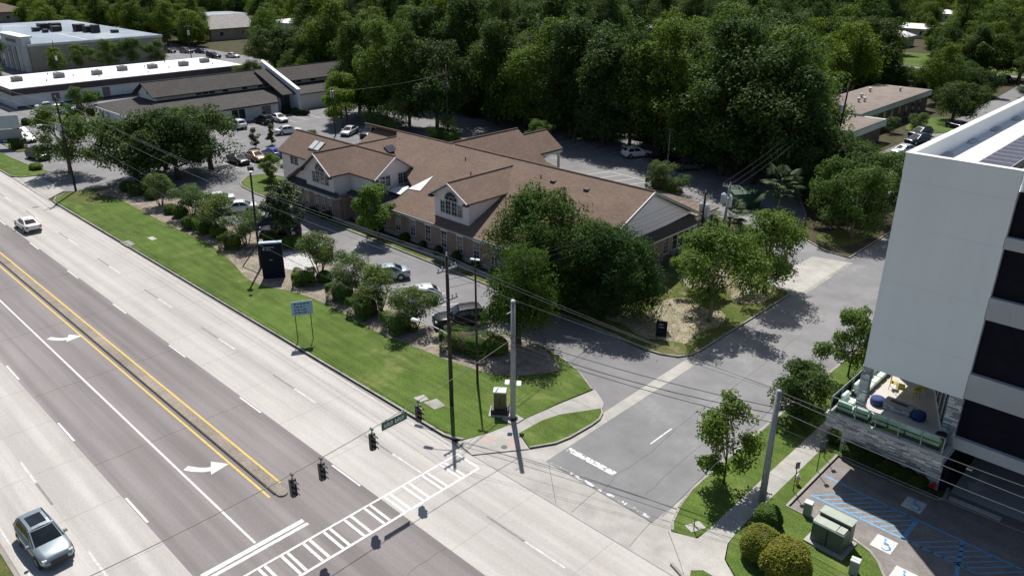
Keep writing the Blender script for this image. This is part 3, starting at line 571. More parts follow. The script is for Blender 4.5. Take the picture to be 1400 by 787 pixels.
# ------------------------------------------------------------------ buildings: helpers
def window(par, x, y, z, w, h, axis='y', cols=2, rows=2, pane='glass_window', frame='window_white', out=-1, name='window'):
    """window centred at x,y,z in a wall whose normal runs along the axis (out = sign of the outward normal)"""
    def bx(m, a0, a1, z0, z1, d0, d1):
        d0, d1 = sorted((d0*out, d1*out))
        if axis == 'y': m.box(x+a0, x+a1, y+d0, y+d1, z0, z1)
        else: m.box(x+d0, x+d1, y+a0, y+a1, z0, z1)
    f = MB(); t = .07
    bx(f, -w/2-t, w/2+t, z+h/2, z+h/2+t, -.02, .05); bx(f, -w/2-t, w/2+t, z-h/2-t, z-h/2, -.02, .08)
    bx(f, -w/2-t, -w/2, z-h/2, z+h/2, -.02, .05); bx(f, w/2, w/2+t, z-h/2, z+h/2, -.02, .05)
    o = f.build(name, frame, par)
    p = MB(); bx(p, -w/2, w/2, z-h/2, z+h/2, -.02, .012); p.build('pane', pane, o)
    m = MB()
    for i in range(1, cols): a = -w/2+w*i/cols; bx(m, a-.02, a+.02, z-h/2, z+h/2, .012, .03)
    for i in range(1, rows): b = z-h/2+h*i/rows; bx(m, -w/2, w/2, b-.02, b+.02, .012, .032)
    if m.v: m.build('glazing_bars', frame, o)
    return o
def gable_roof(par, ax, c, a0, a1, half, zr, ze, mat, th=.18, name='roof', cap='trim_dark'):
    """two slopes; ridge runs along ax ('x' or 'y') at offset c from a0 to a1"""
    for s in (-1, 1):
        pts = [(a0, c, zr), (a1, c, zr), (a1, c+s*half, ze), (a0, c+s*half, ze)]
        if ax == 'y': pts = [(q, p, z) for p, q, z in pts]
        MB().slab(pts, th).build(name, mat, par)
    pts = [(a0, c, zr+.02), (a1, c, zr+.02)]
    if ax == 'y': pts = [(q, p, z) for p, q, z in pts]
    m = MB(); m.tube(pts, .09, 6); m.build('ridge_cap', mat, par)

# ------------------------------------------------------------------ the brick clinic
cl = thing('clinic_building', 'brown shingle roofed brick clinic with cream gables and arched windows', 'building', (0, 0, 0))
wl = MB()
wl.prism([(-92.5,52.1),(-87,52.1),(-87,49.8),(-76.6,49.8),(-76.6,51.4),(-41.7,51.4),(-41.7,72.6),(-60,72.6),(-66,74),(-79,74),(-86,70),(-92.5,60)], .0, 3.3)
wl.build('brick_wall', 'brick', cl)
MB().prism([(-92.56,52.04),(-86.94,52.04),(-86.94,49.74),(-76.54,49.74),(-76.54,51.34),(-41.64,51.34),(-41.64,72.66),(-60,72.66),(-79,74.06),(-92.56,60.1)], .05, .55).build('plinth', 'concrete_kerb', cl)
# main roof: long wing
front = [(-81,62.3,8.45),(-41.0,62.3,8.45),(-41.0,50.95,3.35),(-69.0,50.95,3.35),(-69.0,54.7,5.05),(-77.0,58.6,6.79),(-80,61.3,8.0)]
MB().slab([(-80,61.35,8.03),(-77.0,58.62,6.84),(-69.0,54.72,5.10),(-71.9,57.8,4.12),(-77.4,61.0,6.95)], .12).build('valley_roof', 'shingle_brown', cl)
MB().slab(front, .2).build('roof', 'shingle_brown', cl)
MB().slab([(-88,62.3,8.45),(-41.0,62.3,8.45),(-41.0,71.0,4.4),(-88,71.0,4.4)], .2).build('roof', 'shingle_brown', cl)
MB().tube([(-69.8,62.3,8.48),(-41.0,62.3,8.48)], .1, 6).build('ridge_cap', 'shingle_brown', cl)
MB().tube([(-88,62.3,8.46),(-70.2,62.3,8.46)], .1, 6).build('ridge_cap', 'shingle_brown', cl)
# east gable end with a pent roof
MB().add([(-41.55,51.2,3.3),(-41.55,70.2,4.4),(-41.55,62.3,8.25),(-41.95,51.2,3.3),(-41.95,70.2,4.4),(-41.95,62.3,8.25)], [(0,1,2),(5,4,3),(0,3,4,1),(1,4,5,2),(2,5,3,0)]).build('gable_wall', 'siding_grey', cl)
MB().slab([(-41.5,51.0,4.0),(-41.5,70.4,4.2),(-40.8,70.4,3.5),(-40.8,51.0,3.35)], .12).build('pent_roof', 'shingle_grey', cl)  # darker shingle than the main roof: shade put into the colour
for a, b in (((-40.95,62.3,8.5),(-40.95,50.9,3.36)), ((-40.95,62.3,8.5),(-40.95,71.2,4.32))):
    MB().slab([(a[0]-.1,a[1],a[2]),(a[0]+.02,a[1],a[2]),(b[0]+.02,b[1],b[2]),(b[0]-.1,b[1],b[2])], .3).build('rake_board', 'box_grey', cl)
MB().box(-41.62, -40.84, 51.0, 70.4, 3.1, 3.22).build('fascia', 'trim_white', cl)
# cross block: arms C (west), D (south, faces the road), E (east) and the rear ridge B
gable_roof(cl, 'x', 54.8, -93.0, -71.8, 3.25, 8.0, 5.78, 'shingle_brown')
for s in (-1, 1):
    MB().slab([(-80,48.95,8.0),(-80,54.8,8.0),(-80+s*3.25,54.8,5.78),(-80+s*3.25,48.95,5.78)], .18).build('roof', 'shingle_brown', cl)
MB().tube([(-80,48.95,8.02),(-80,62.3,8.02)], .09, 6).build('ridge_cap', 'shingle_brown', cl)
MB().slab([(-80,54.8,8.0),(-80,62.3,8.0),(-70.3,62.3,3.15),(-70.3,54.8,3.15)], .18).build('roof', 'shingle_brown', cl)
MB().slab([(-80,54.8,8.0),(-80,62.3,8.0),(-89.8,62.3,3.1),(-89.8,54.8,3.1)], .18).build('roof', 'shingle_brown', cl)
gable_roof(cl, 'x', 63.0, -86.2, -80.2, 6.0, 8.1, 5.1, 'shingle_brown')
# upper walls
def gable_wall_y(x0, x1, y, z0, ze, zp, mat, th=.25):
    xm = (x0+x1)/2; p = [(x0,z0),(x1,z0),(x1,ze),(xm,zp),(x0,ze)]
    MB().add([(a,y,b) for a, b in p]+[(a,y+th,b) for a, b in p], [(0,1,2,3,4),(9,8,7,6,5)]+[(i,5+i,5+(i+1)%5,(i+1)%5) for i in range(5)]).build('gable_wall', mat, cl)
def gable_wall_x(y0, y1, x, z0, ze, zp, mat, th=-.25):
    ym = (y0+y1)/2; p = [(y0,z0),(y1,z0),(y1,ze),(ym,zp),(y0,ze)]
    MB().add([(x,a,b) for a, b in p]+[(x+th,a,b) for a, b in p], [(0,1,2,3,4),(9,8,7,6,5)]+[(i,5+i,5+(i+1)%5,(i+1)%5) for i in range(5)]).build('gable_wall', mat, cl)
gable_wall_y(-82.95, -77.05, 49.5, 3.45, 5.95, 7.85, 'siding_cream')
for x in (-82.95, -77.3): MB().box(x, x+.25, 49.76, 54 if x < -80 else 52.5, 3.3, 5.9).build('side_wall', 'siding_cream', cl)
gable_wall_x(51.95, 57.65, -72.2, 3.4, 5.95, 7.85, 'siding_cream')
for y in (51.95, 57.4): MB().box(-79, -72.46, y, y+.25, 3.3, 5.9).build('side_wall', 'siding_cream', cl)
gable_wall_x(51.95, 57.65, -92.5, 3.3, 5.95, 7.85, 'siding_cream', .25)
MB().box(-92.24, -83, 52.0, 52.25, 3.3, 5.95).build('side_wall', 'siding_cream', cl)
MB().box(-92.6, -87.05, 51.98, 52.08, 0.55, 3.3).build('side_wall', 'siding_cream', cl)
MB().add([(-86.9,49.75,3.4),(-83.0,49.75,3.4),(-83.0,49.75,5.75),(-86.9,50.0,3.4),(-83.0,50.0,3.4),(-83.0,50.0,5.75)], [(0,1,2),(5,4,3),(0,3,4,1),(1,4,5,2),(2,5,3,0)]).build('wing_wall', 'siding_cream', cl)
MB().slab([(-83.1,49.0,5.95),(-83.1,53.6,5.95),(-87.5,53.6,3.35),(-87.5,49.0,3.35)], .18).build('roof', 'shingle_brown', cl)
# low roofs in front
MB().slab([(-87.3,49.8,4.0),(-82.9,49.8,4.0),(-82.9,49.1,3.36),(-87.5,49.1,3.36)], .12).build('pent_roof', 'shingle_grey', cl)  # shadow on this pent roof is painted in with the dark shingle
MB().slab([(-83.0,49.6,3.72),(-76.3,49.6,3.72),(-76.3,49.1,3.36),(-83.0,49.1,3.36)], .1).build('pent_roof', 'shingle_grey', cl)  # dark shingle here too, standing in for shadow
MB().slab([(-76.8,56.2,5.4),(-69.0,56.2,5.4),(-69.0,50.95,3.33),(-76.3,50.95,3.33),(-76.8,51.2,3.4)], .15).build('low_roof', 'shingle_brown', cl) if False else MB().slab([(-77.1,55,4.3),(-69.0,55,4.3),(-69.0,50.95,3.34),(-76.2,50.95,3.34),(-77.1,51.2,3.4)], .15).build('low_roof', 'shingle_grey', cl)  # low roof coloured dark to imitate the shadow lying on it
MB().slab([(-67.6,56.8,6.08),(-67.05,54.3,4.96),(-69.0,54.1,4.85)], .05).build('roof_cricket', 'roof_white', cl)
MB().slab([(-69.0,54.1,4.86),(-69.0,53.0,4.4),(-71.6,53.4,4.22),(-72.1,54.6,4.34),(-70.6,55.6,4.6)], .05).build('roof_flashing', 'roof_white', cl)
# fascias and gutters
MB().box(-87.4, -76.3, 48.98, 49.10, 3.2, 3.34).box(-76.3, -76.18, 48.98, 50.9, 3.2, 3.34).box(-76.2, -40.9, 50.80, 50.94, 3.18, 3.32).build('gutter', 'metal_grey', cl)
MB().box(-87.3, -76.25, 49.1, 49.9, 3.05, 3.14).box(-76.3, -41, 50.94, 51.5, 3.02, 3.1).build('soffit', 'trim_white', cl)
def rake_y(x, z, s, y, half, drop):   # dark edged rake on a street-facing gable
    MB().slab([(x,y,z+.05),(x,y+.12,z+.05),(x+s*half,y+.12,z-drop+.05),(x+s*half,y,z-drop+.05)], .16).build('rake_board', 'siding_cream', cl)
    MB().box(*sorted((x+s*half, x+s*(half-.55))), y-.02, y+.32, z-drop-.30, z-drop-.06).build('eave_return', 'trim_dark', cl)
for s in (-1, 1): rake_y(-80, 7.96, s, 48.82, 3.25, 2.22)
def rake_x(y, z, s, x, half, drop):
    MB().slab([(x,y,z+.05),(x+.12,y,z+.05),(x+.12,y+s*half,z-drop+.05),(x,y+s*half,z-drop+.05)], .16).build('rake_board', 'siding_cream', cl)
    MB().box(x-.3, x+.1, *sorted((y+s*half, y+s*(half-.55))), z-drop-.30, z-drop-.06).build('eave_return', 'trim_dark', cl)
for s in (-1, 1): rake_x(54.8, 7.96, s, -71.8, 3.25, 2.22)
# front dormer on the long wing
gable_wall_y(-61.85, -56.5, 52.0, 3.5, 6.4, 7.75, 'siding_cream')
for x in (-61.85, -56.75): MB().box(x, x+.25, 52.26, 58.4, 3.6, 6.4).build('side_wall', 'siding_cream', cl)
for s in (-1, 1):
    MB().slab([(-59.17,51.5,7.95),(-59.17,61.4,7.95),(-59.17+s*3.0,61.4,6.28),(-59.17+s*3.0,51.5,6.28)], .17).build('roof', 'shingle_brown', cl)
    MB().slab([(-59.17,51.4,7.99),(-59.17,51.5,7.99),(-59.17+s*3.0,51.5,6.32),(-59.17+s*3.0,51.4,6.32)], .16).build('rake_board', 'siding_cream', cl)
    MB().box(*sorted((-59.17+s*3.0, -59.17+s*2.4)), 51.38, 51.75, 6.0, 6.2).build('eave_return', 'trim_dark', cl)
MB().tube([(-59.17,51.5,7.97),(-59.17,61.6,7.97)], .09, 6).build('ridge_cap', 'shingle_brown', cl)
# windows
def palladian(xc, y, zb):
    for dx, w in ((-1.35,.62),(1.35,.62)): window(cl, xc+dx, y, zb+.62, w, 1.2, 'y', 2, 3)
    for dx in (-.48, .48): window(cl, xc+dx, y, zb+.70, .78, 1.4, 'y', 2, 3)
    fr = MB(); fr.tube([(xc+1.0*math.cos(R(a)), y-.03, zb+1.52+.95*math.sin(R(a))) for a in range(0, 181, 15)], .07, 6); o = fr.build('window_arch', 'window_white', cl)
    p = MB(); n = 13; p.add([(xc+.95*math.cos(R(180*i/(n-1))), y-.02, zb+1.52+.90*math.sin(R(180*i/(n-1)))) for i in range(n)], [tuple(range(n))]); p.build('pane', 'glass_window', o)
    b = MB()
    for a in (36, 72, 108, 144): b.tube([(xc+.35*math.cos(R(a)),y-.035,zb+1.52+.35*math.sin(R(a))),(xc+.95*math.cos(R(a)),y-.035,zb+1.52+.9*math.sin(R(a)))], .022, 4)
    b.tube([(xc+.4*math.cos(R(a)), y-.035, zb+1.52+.4*math.sin(R(a))) for a in range(0, 181, 20)], .022, 4); b.build('glazing_bars', 'window_white', o)
palladian(-79.75, 49.5, 4.3); palladian(-59.17, 52.0, 4.45)
for x in (-65.0, -62.4, -59.8, -57.3, -54.8, -52.2, -49.6, -47.0, -44.4, -67.6, -70.2, -72.8): 
    window(cl, x, 51.4, 1.75, .82, 1.75, 'y', 2, 4); MB().box(x-.55, x+.55, 51.33, 51.42, 2.72, 2.95).build('lintel', 'siding_cream', cl)
for x in (-85.9, -83.6, -81.5, -80.1, -78.7): 
    window(cl, x, 49.8, 1.7, .78, 1.75, 'y', 2, 4); MB().box(x-.55, x+.55, 49.7, 49.82, 2.67, 2.88).build('lintel', 'siding_cream', cl)
window(cl, -75.2, 51.4, 1.75, .82, 1.75, 'y', 2, 4)
for dx in (-.48, .48): window(cl, -89.6+dx, 52.0, 5.05, .74, 1.25, 'y', 2, 4)
for y in (53.0, 53.75, 55.6, 56.35): window(cl, -72.2, y, 5.2, .6, 1.2, 'x', 2, 3, out=1)
for y in (54, 56.4, 58, 61, 63.4, 66): window(cl, -41.7, y, 1.8, .85, 1.7, 'x', 2, 4, out=1)
for y in (67.6, 68.7, 69.8, 70.9): window(cl, -41.7, y, 2.0, .9, 2.0, 'x', 1, 2, out=1)
# skylights and vents
for (x, y), w in (((-86.8,53.4),.55), ((-85.6,53.4),.55)):
    z = 8.0 - (54.8-y)*.683
    o = MB().slab([(x-w,y-.62,z-.42+.16),(x+w,y-.62,z-.42+.16),(x+w,y+.62,z+.42+.16),(x-w,y+.62,z+.42+.16)], .25).build('skylight', 'metal_grey', cl)
    MB().slab([(x-w+.08,y-.54,z-.37+.175),(x+w-.08,y-.54,z-.37+.175),(x+w-.08,y+.54,z+.37+.175),(x-w+.08,y+.54,z+.37+.175)], .02).build('pane', 'cabinet_top', o)
o = MB().slab([(-78.6,58.2,7.55),(-78.6,59.6,7.55),(-77.5,59.6,7.0),(-77.5,58.2,7.0)], .3).build('skylight', 'trim_dark', cl)
MB().slab([(-78.5,58.3,7.56),(-78.5,59.5,7.56),(-77.6,59.5,7.11),(-77.6,58.3,7.11)], .02).build('pane', 'glass_window', o)
MB().lathe([(.07,0),(.07,.45),(.1,.45),(.1,.5)], 8, (-79.2,61.2,7.5)).build('vent_pipe', 'metal_dark', cl)
for x, y in ((-66,60.4),(-63.2,58.6),(-50.4,59.8),(-46.6,57.4),(-54.4,60.6)): MB().lathe([(.06,0),(.06,.45),(.09,.45),(.09,.5)], 8, (x,y,8.35-.4493*(62.3-y)-.1)).build('vent_pipe', 'metal_dark', cl)
for x in (-52.5,-48): MB().bbox(x-.3,x+.3,60.2,60.8,7.4,7.75,.05).build('roof_vent', 'metal_dark', cl)
# rear wing F and entrance porch G
for s in (-1, 1):
    MB().slab([(-72.2,62.3,8.05),(-72.2,75.6,8.05),(-72.2+s*6.5,75.6,3.7),(-72.2+s*6.5,62.3,3.7)], .2).build('roof', 'shingle_brown', cl)
    MB().slab([(-75.6,75.0,5.95),(-75.6,85.2,5.95),(-75.6+s*3.3,85.2,3.75),(-75.6+s*3.3,75.0,3.75)], .2).build('porch_roof', 'shingle_brown', cl)
MB().tube([(-72.2,62.3,8.08),(-72.2,75.6,8.08)], .1, 6).build('ridge_cap', 'shingle_brown', cl); MB().tube([(-75.6,75.0,5.98),(-75.6,85.2,5.98)], .1, 6).build('ridge_cap', 'shingle_brown', cl)
gable_wall_y(-78.6, -72.6, 84.7, 3.4, 3.75, 5.7, 'siding_cream')
MB().box(-72.9, -72.3, 76.6, 85.1, 3.2, 3.5).box(-78.9, -78.3, 76.6, 85.1, 3.2, 3.5).build('porch_beam', 'trim_white', cl)
for x in (-72.65, -78.55):
    for y in (84.7, 80.5): MB().lathe([(.32,0),(.32,.3),(.22,.35),(.19,3.0),(.28,3.1),(.3,3.25)], 12, (x,y,.1)).build('column', 'trim_white', cl)
MB().box(-66.2, -78.4, 72.5, 75.4, 0, 3.6).build('rear_wall', 'brick', cl)
# east annex low roof
MB().slab([(-50,70.2,5.0),(-46.5,73.4,4.75),(-43.4,75.6,3.95),(-41.3,75.6,3.85),(-41.3,70.3,3.95)], .16).build('annex_roof', 'shingle_tan', cl)
MB().prism([(-52,70),(-41.72,70),(-41.72,75.2),(-52,75.2)], 0, 3.3).build('annex_wall', 'brick', cl); MB().box(-41.9, -41.5, 70.1, 75.5, 3.3, 3.85).build('annex_fascia', 'siding_cream', cl)
for y in (72.3, 73.5, 74.6): window(cl, -41.72, y, 2.0, .95, 2.2, 'x', 1, 2, out=1)
MB().box(-76.55, -76.2, 50.2, 51.35, 0.5, 3.1).build('brick_pier', 'brick', cl)

# ------------------------------------------------------------------ the tall garage building on the right
tb = thing('garage_building', 'tall pale grey building with dark screened parking levels and white roof', 'building')
X0, X1, YF, ZT = -13.6, -8.1, 44.4, 19.98
MB().box(X0, X1, YF, YF+.5, 7.05, 18.9).build('front_wall', 'stucco_grey', tb)
for z in (9.4, 12.7, 16.0, 18.5): MB().box(X0+.01, X1-.01, YF-.006, YF, z-.012, z+.012).build('wall_joint', 'stucco_white', tb)
MB().box(X0, X0+.4, YF+.5, 100, 6.9, 18.9).build('side_wall', 'stucco_grey', tb)
MB().box(X0+.4, 40, YF+.5, 100, 18.4, 18.9).build('roof_deck', 'roof_white', tb)
MB().box(X0-.02, X0+.28, YF-.02, 100, 18.9, ZT).box(X0+.28, X1, YF-.02, YF+.28, 18.9, ZT).box(X1, 40, YF+.35, YF+.65, 18.9, ZT).build('parapet', 'stucco_grey', tb)
MB().box(X0-.06, X0+.34, YF-.06, 100, ZT, ZT+.06).box(X0+.34, X1+.06, YF-.06, YF+.34, ZT, ZT+.06).box(X1+.06, 40, YF+.3, YF+.7, ZT, ZT+.06).build('coping', 'trim_white', tb)
for y in (49.5, 54.5, 59.5, 64.5, 69.5): MB().box(X0+.28, X0+.6, y, y+1.3, 18.9, 19.02).build('roof_scupper', 'concrete_band', tb)
# roof level solar panels
sp = MB().box(-.82, .82, -.5, .5, 0, .04).mesh('solar_panel', 'solar_frame'); sc_ = MB().box(-.77, .77, -.45, .45, .04, .045).mesh('cell_sheet', 'solar_cell')
sr = thing('solar_array', 'rows of dark solar panels on the white roof of the garage building', 'solar panels', (.45,-2.0,18.9))
for k in range(3):
    for j in range(24):
        o = put('solar_panel', sp, sr, (-10.55+2.15*k, 49.0+1.06*j, .45)); put('cell_sheet', sc_, o)
    MB().box(-11.4+2.15*k, -11.3+2.15*k, 48.4, 74.4, 0, .44).box(-9.8+2.15*k, -9.7+2.15*k, 48.4, 74.4, 0, .44).build('panel_rail', 'metal_dark', sr)
# parking levels to the right
for z0, z1 in ((3.88,4.6), (7.14,8.67), (11.98,13.23), (15.96,16.58)):
    MB().box(X1-.02, 40, YF+.0, YF+.35, z0, z1).build('spandrel', 'concrete_band', tb)
for z0, z1 in ((4.6,7.14), (8.67,11.98), (13.23,15.96), (16.58,18.9)):
    for k in range(9):
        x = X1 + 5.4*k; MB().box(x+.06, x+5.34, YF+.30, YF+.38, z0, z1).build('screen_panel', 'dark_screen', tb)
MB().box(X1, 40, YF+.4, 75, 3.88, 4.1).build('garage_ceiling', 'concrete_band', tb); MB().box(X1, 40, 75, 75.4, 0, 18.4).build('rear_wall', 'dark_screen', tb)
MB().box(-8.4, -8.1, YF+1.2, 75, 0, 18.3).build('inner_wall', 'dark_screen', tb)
MB().box(-5.6, -3.2, 51.8, 52.0, 3.4, 3.5).build('ceiling_light', 'flood', tb); MB().box(-7.2, -6.9, 45.2, 45.4, 2.4, 2.5).build('height_bar', 'trim_white', tb)
for x in (-3, 4, 11): MB().box(x, x+.6, 52, 52.6, 0, 3.88).build('garage_column', 'concrete_band', tb)
# stone base, terrace floor, columns
MB().box(-14.4, -8.42, 45.5, 54, 0, 3.72).build('stone_base', 'stone_veneer', tb)
MB().box(-14.7, X1+.12, 42.7, 51.8, 3.98, 4.10).build('terrace_slab', 'concrete_band', tb); MB().box(-14.64, X1+.06, 42.76, 45.49, 3.2, 3.97).build('terrace_beam', 'stone_veneer', tb)
MB().box(-14.6, X1-.05, 42.9, 51.3, 4.10, 4.12).build('terrace_floor', 'terrace_tile', tb)
MB().box(-13.66, -13.16, 44.45, 44.98, 4.12, 7.05).build('stone_column', 'stone_veneer', tb)
MB().box(-8.8, -8.07, 44.45, 45.15, 4.12, 7.05).build('stone_pier', 'stone_veneer', tb)
MB().box(-13.6, X1, 44.9, 51.3, 7.0, 7.2).build('terrace_soffit', 'stucco_white', tb); MB().box(-13.66, -13.2, 50.6, 51.2, 4.12, 7).build('stone_column', 'stone_veneer', tb)
MB().box(-13.2, -8.1, 51.2, 51.4, 4.12, 7.0).build('terrace_wall', 'stucco_grey', tb)
gl = MB().add([(-8.82,45.15,4.14),(-11.2,51.2,4.14),(-11.2,51.2,6.98),(-8.82,45.15,6.98)], [(0,1,2,3)]).build('glass_doors', 'glass_window', tb)
for t in (0, .2, .4, .6, .8, 1.0): x, y = -8.84-2.38*t, 45.12+6.04*t; MB().box(x-.06, x+.0, y-.04, y+.04, 4.12, 7.0).build('mullion', 'trim_white', gl)
MB().tube([(-8.88,45.15,4.17),(-11.26,51.2,4.17)], .06, 6).build('door_sill', 'trim_white', gl)
# railing
rl = thing('terrace_railing', 'glass terrace railing with pale metal posts above the stone wall', 'railing', (0,0,4.12))
posts = [(-14.52,42.84),(-13.04,42.84),(-11.84,42.84),(-10.54,42.84),(-9.3,42.84),(-8.15,42.84)]; posts2 = [(-14.52,44.47),(-14.52,46.10),(-14.52,47.73),(-14.52,49.36),(-14.52,50.99)]; posts3 = [(-8.15,44.19)]
for x, y in posts+posts2+posts3:
    p = MB().box(x-.03, x+.03, y-.03, y+.03, 0, 1.06).build('post', 'metal_galv', rl); MB().box(x-.09, x+.09, y-.09, y+.09, -.02, .06).build('post_foot', 'metal_galv', p)
MB().tube([(-14.52,50.99,1.08),(-14.52,42.84,1.08),(-8.15,42.84,1.08),(-8.15,44.19,1.08)], .035, 6).build('handrail', 'metal_galv', rl)
MB().tube([(-14.52,50.99,.12),(-14.52,42.84,.12),(-8.15,42.84,.12),(-8.15,44.19,.12)], .02, 6).build('bottom_rail', 'metal_galv', rl)
line = posts2[::-1]+posts+posts3
for (a, b), (c, d) in zip(line, line[1:]):
    m = MB()
    if abs(b-d) < .01: m.box(a+.06, c-.06, b-.008, b+.008, .16, 1.0)
    else: m.box(a-.008, a+.008, min(b,d)+.06, max(b,d)-.06, .16, 1.0)
    m.build('glass_panel', 'glass_rail', rl)
# terrace furniture
def bench(name, label, x, y, n, along, rz, group='cushioned benches along the terrace edge'):
    t = thing(name, label, 'bench', (x, y, 4.12), rz, group)
    L = n*.95
    MB().box(0, L, 0, .75, .12, .2).build('frame', 'bench_frame', t); MB().box(0, L, -.03, .0, .50, .56).build('back_rail', 'bench_frame', t)
    for i in range(n+1):
        xx = min(max(i*.95-.03, 0), L-.06); MB().box(xx, xx+.06, .0, .72, 0, .12).build('leg', 'bench_frame', t)
    for i in range(n):
        MB().bbox(i*.95+.04, i*.95+.91, .12, .76, .2, .42, .05).build('seat_cushion', 'cushion', t); MB().bbox(i*.95+.05, i*.95+.90, .0, .22, .42, .84, .05).build('back_cushion', 'cushion', t)
    return t
bench('outdoor_bench', 'long pale green cushioned bench along the front terrace railing', -12.22, 43.08, 4, 'x', 0)
bench('outdoor_bench', 'short pale green cushioned bench by the sunny terrace corner', -14.28, 43.08, 2, 'x', 0)
bench('outdoor_bench', 'pale green bench in the corner facing the terrace column', -14.38, 44.76, 1, 'y', R(-90))
bench('outdoor_bench', 'pale green cushioned bench along the side railing behind the column', -14.38, 50.42, 5, 'y', R(-90))
ft = thing('fire_table', 'rectangular stone fire pit table between two blue ottomans', 'fire table', (-11.6,45.91,4.12), R(-3))
MB().bbox(-.8, .8, -.38, .38, 0, .42).build('base', 'stone_veneer', ft); MB().bbox(-.85, .85, -.42, .42, .42, .5, .02).build('table_top', 'concrete_walk', ft); MB().box(-.5, .5, -.13, .13, .5, .52).build('burner', 'metal_dark', ft)
for x, lb in ((-12.8, 'round blue ottoman at the left end of the fire table'), (-10.4, 'round blue ottoman at the right end of the fire table')):
    tag(MB().lathe([(.36,0),(.42,.05),(.44,.3),(.40,.44),(.2,.48)], 20).build('ottoman', 'ottoman_blue', None, (x,45.77,4.12), True), lb, 'ottoman', 'blue ottomans by the fire table')
tt = thing('cafe_table', 'yellow round cafe table in the shade at the back of the terrace', 'table', (-11.84,50.9,3.0))
MB().lathe([(.45,.70),(.45,.73)], 20).build('table_top', 'chair_yellow', tt); MB().lathe([(.04,.02),(.04,.70)], 8).build('pedestal', 'chair_yellow', tt); MB().lathe([(.25,0),(.25,.03)], 14).build('foot', 'chair_yellow', tt)
def cafe_chair(x, y, rz, lb):
    t = thing('cafe_chair', lb, 'chair', (x,y,4.12), rz, 'yellow cafe chairs')
    MB().bbox(-.21, .21, -.21, .21, .43, .47, .02).build('seat', 'chair_yellow', t); MB().bbox(-.2, .2, .18, .22, .62, .88, .015).build('backrest', 'chair_yellow', t)
    for a, b in ((-1,-1),(1,-1),(1,1),(-1,1)): MB().tube([(a*.18,b*.18,.43),(a*.23,b*.23,0)], .018, 6).build('leg', 'chair_yellow', t)
    for a in (-.18, .18): MB().tube([(a,.2,.45),(a,.21,.8)], .015, 6).build('back_post', 'chair_yellow', t)
cafe_chair(-12.8, 48.4, R(100), 'yellow metal chair standing in the sunlit strip of the terrace')
cafe_chair(-12.17, 47.93, R(185), 'yellow metal chair nearest the fire table on the terrace')
cafe_chair(-11.41, 48.16, R(220), 'yellow metal chair right of the shaded cafe table')
cafe_chair(-11.26, 49.08, R(-60), 'yellow metal chair farthest right at the back of the terrace')
pl = thing('planter_pot', 'dark round planter pot beside the stone pier on the terrace', 'planter', (-8.6,44.05,4.12))
MB().lathe([(.2,0),(.3,.5),(.34,.52),(.34,.58),(.26,.58),(.25,.48)], 14).build('pot', 'planter_dark', pl); MB().lathe([(.25,.48),(.05,.52)], 14).build('soil', 'leaf_litter', pl)

# ------------------------------------------------------------------ other buildings
# grey-roofed office with clerestory
go = thing('office_building', 'low office with two-tier dark grey roofs and a slanted white fin wall', 'building')
MB().prism([(-160,53.6),(-140,53.6),(-140,79),(-143,81),(-143,112),(-160,112)], 0, 2.9).build('wall', 'siding_blue', go)
MB().prism([(-154.6,58.8),(-147.4,58.8),(-147.4,112),(-154.6,112)], 2.9, 5.35).build('clerestory_wall', 'siding_blue', go)
gable_roof(go, 'y', -151, 57.9, 82.6, 4.5, 7.5, 5.35, 'shingle_grey'); gable_roof(go, 'y', -151, 84.4, 113, 4.5, 7.5, 5.35, 'shingle_grey')
for z, y in ((5.35, 58.6),):
    MB().add([(-154.6,y,5.2),(-147.4,y,5.2),(-151,y,7.3),(-154.6,y+.2,5.2),(-147.4,y+.2,5.2),(-151,y+.2,7.3)], [(0,1,2),(5,4,3),(0,3,4,1),(1,4,5,2),(2,5,3,0)]).build('gable_wall', 'siding_blue', go)
MB().slab([(-147.3,59.0,4.55),(-147.3,82.6,4.55),(-138.9,78.6,3.0),(-138.9,52.3,3.0)], .2).build('lower_roof', 'shingle_grey', go)
MB().slab([(-147.3,59.0,4.55),(-138.9,52.3,3.0),(-161.4,52.6,3.0),(-154.7,59.0,4.55)], .2).build('lower_roof', 'shingle_grey', go)
MB().slab([(-154.7,59.0,4.55),(-161.4,52.6,3.0),(-161.4,112,3.0),(-154.7,112,4.55)], .2).build('lower_roof', 'shingle_grey', go)
MB().slab([(-147.3,84.8,4.5),(-147.3,112,4.5),(-142.2,112,3.2),(-142.2,84.8,3.2)], .2).build('lower_roof', 'shingle_grey', go)
for z0, x in ((2.7,-138.86),): MB().box(x, x+.08, 52.2, 78.6, z0, z0+.28).build('fascia', 'trim_dark', go)
MB().box(-161.4, -138.9, 52.2, 52.3, 2.7, 2.98).build('fascia', 'trim_white', go)
for y in (67.0, 68.3, 69.6, 72.4, 76.4, 79.9, 81.2, 87.2, 88.6, 92.0, 96): window(go, -147.4, y, 4.95, 1.0, .42, 'x', 1, 1, frame='trim_dark', out=1)
for y in (56, 60.5, 64.5, 70, 71.4): window(go, -140, y, 1.5, 1.1, 1.6, 'x', 1, 2, frame='trim_dark', out=1)
dd = MB().box(-140.06, -139.9, 66.2, 68.9, 0, 2.8).build('entrance_recess', 'siding_blue', go); MB().box(-139.92, -139.86, 75.6, 77.4, 0, 2.3).build('door', 'glass_window', go)
window(go, -150.0, 58.6, 6.0, .7, .8, 'y', 1, 1, frame='trim_dark')
fin = [(-152.4,9.0),(-152.4,0.2),(-139.6,0.2),(-139.6,4.7)]
RYF = 83.4
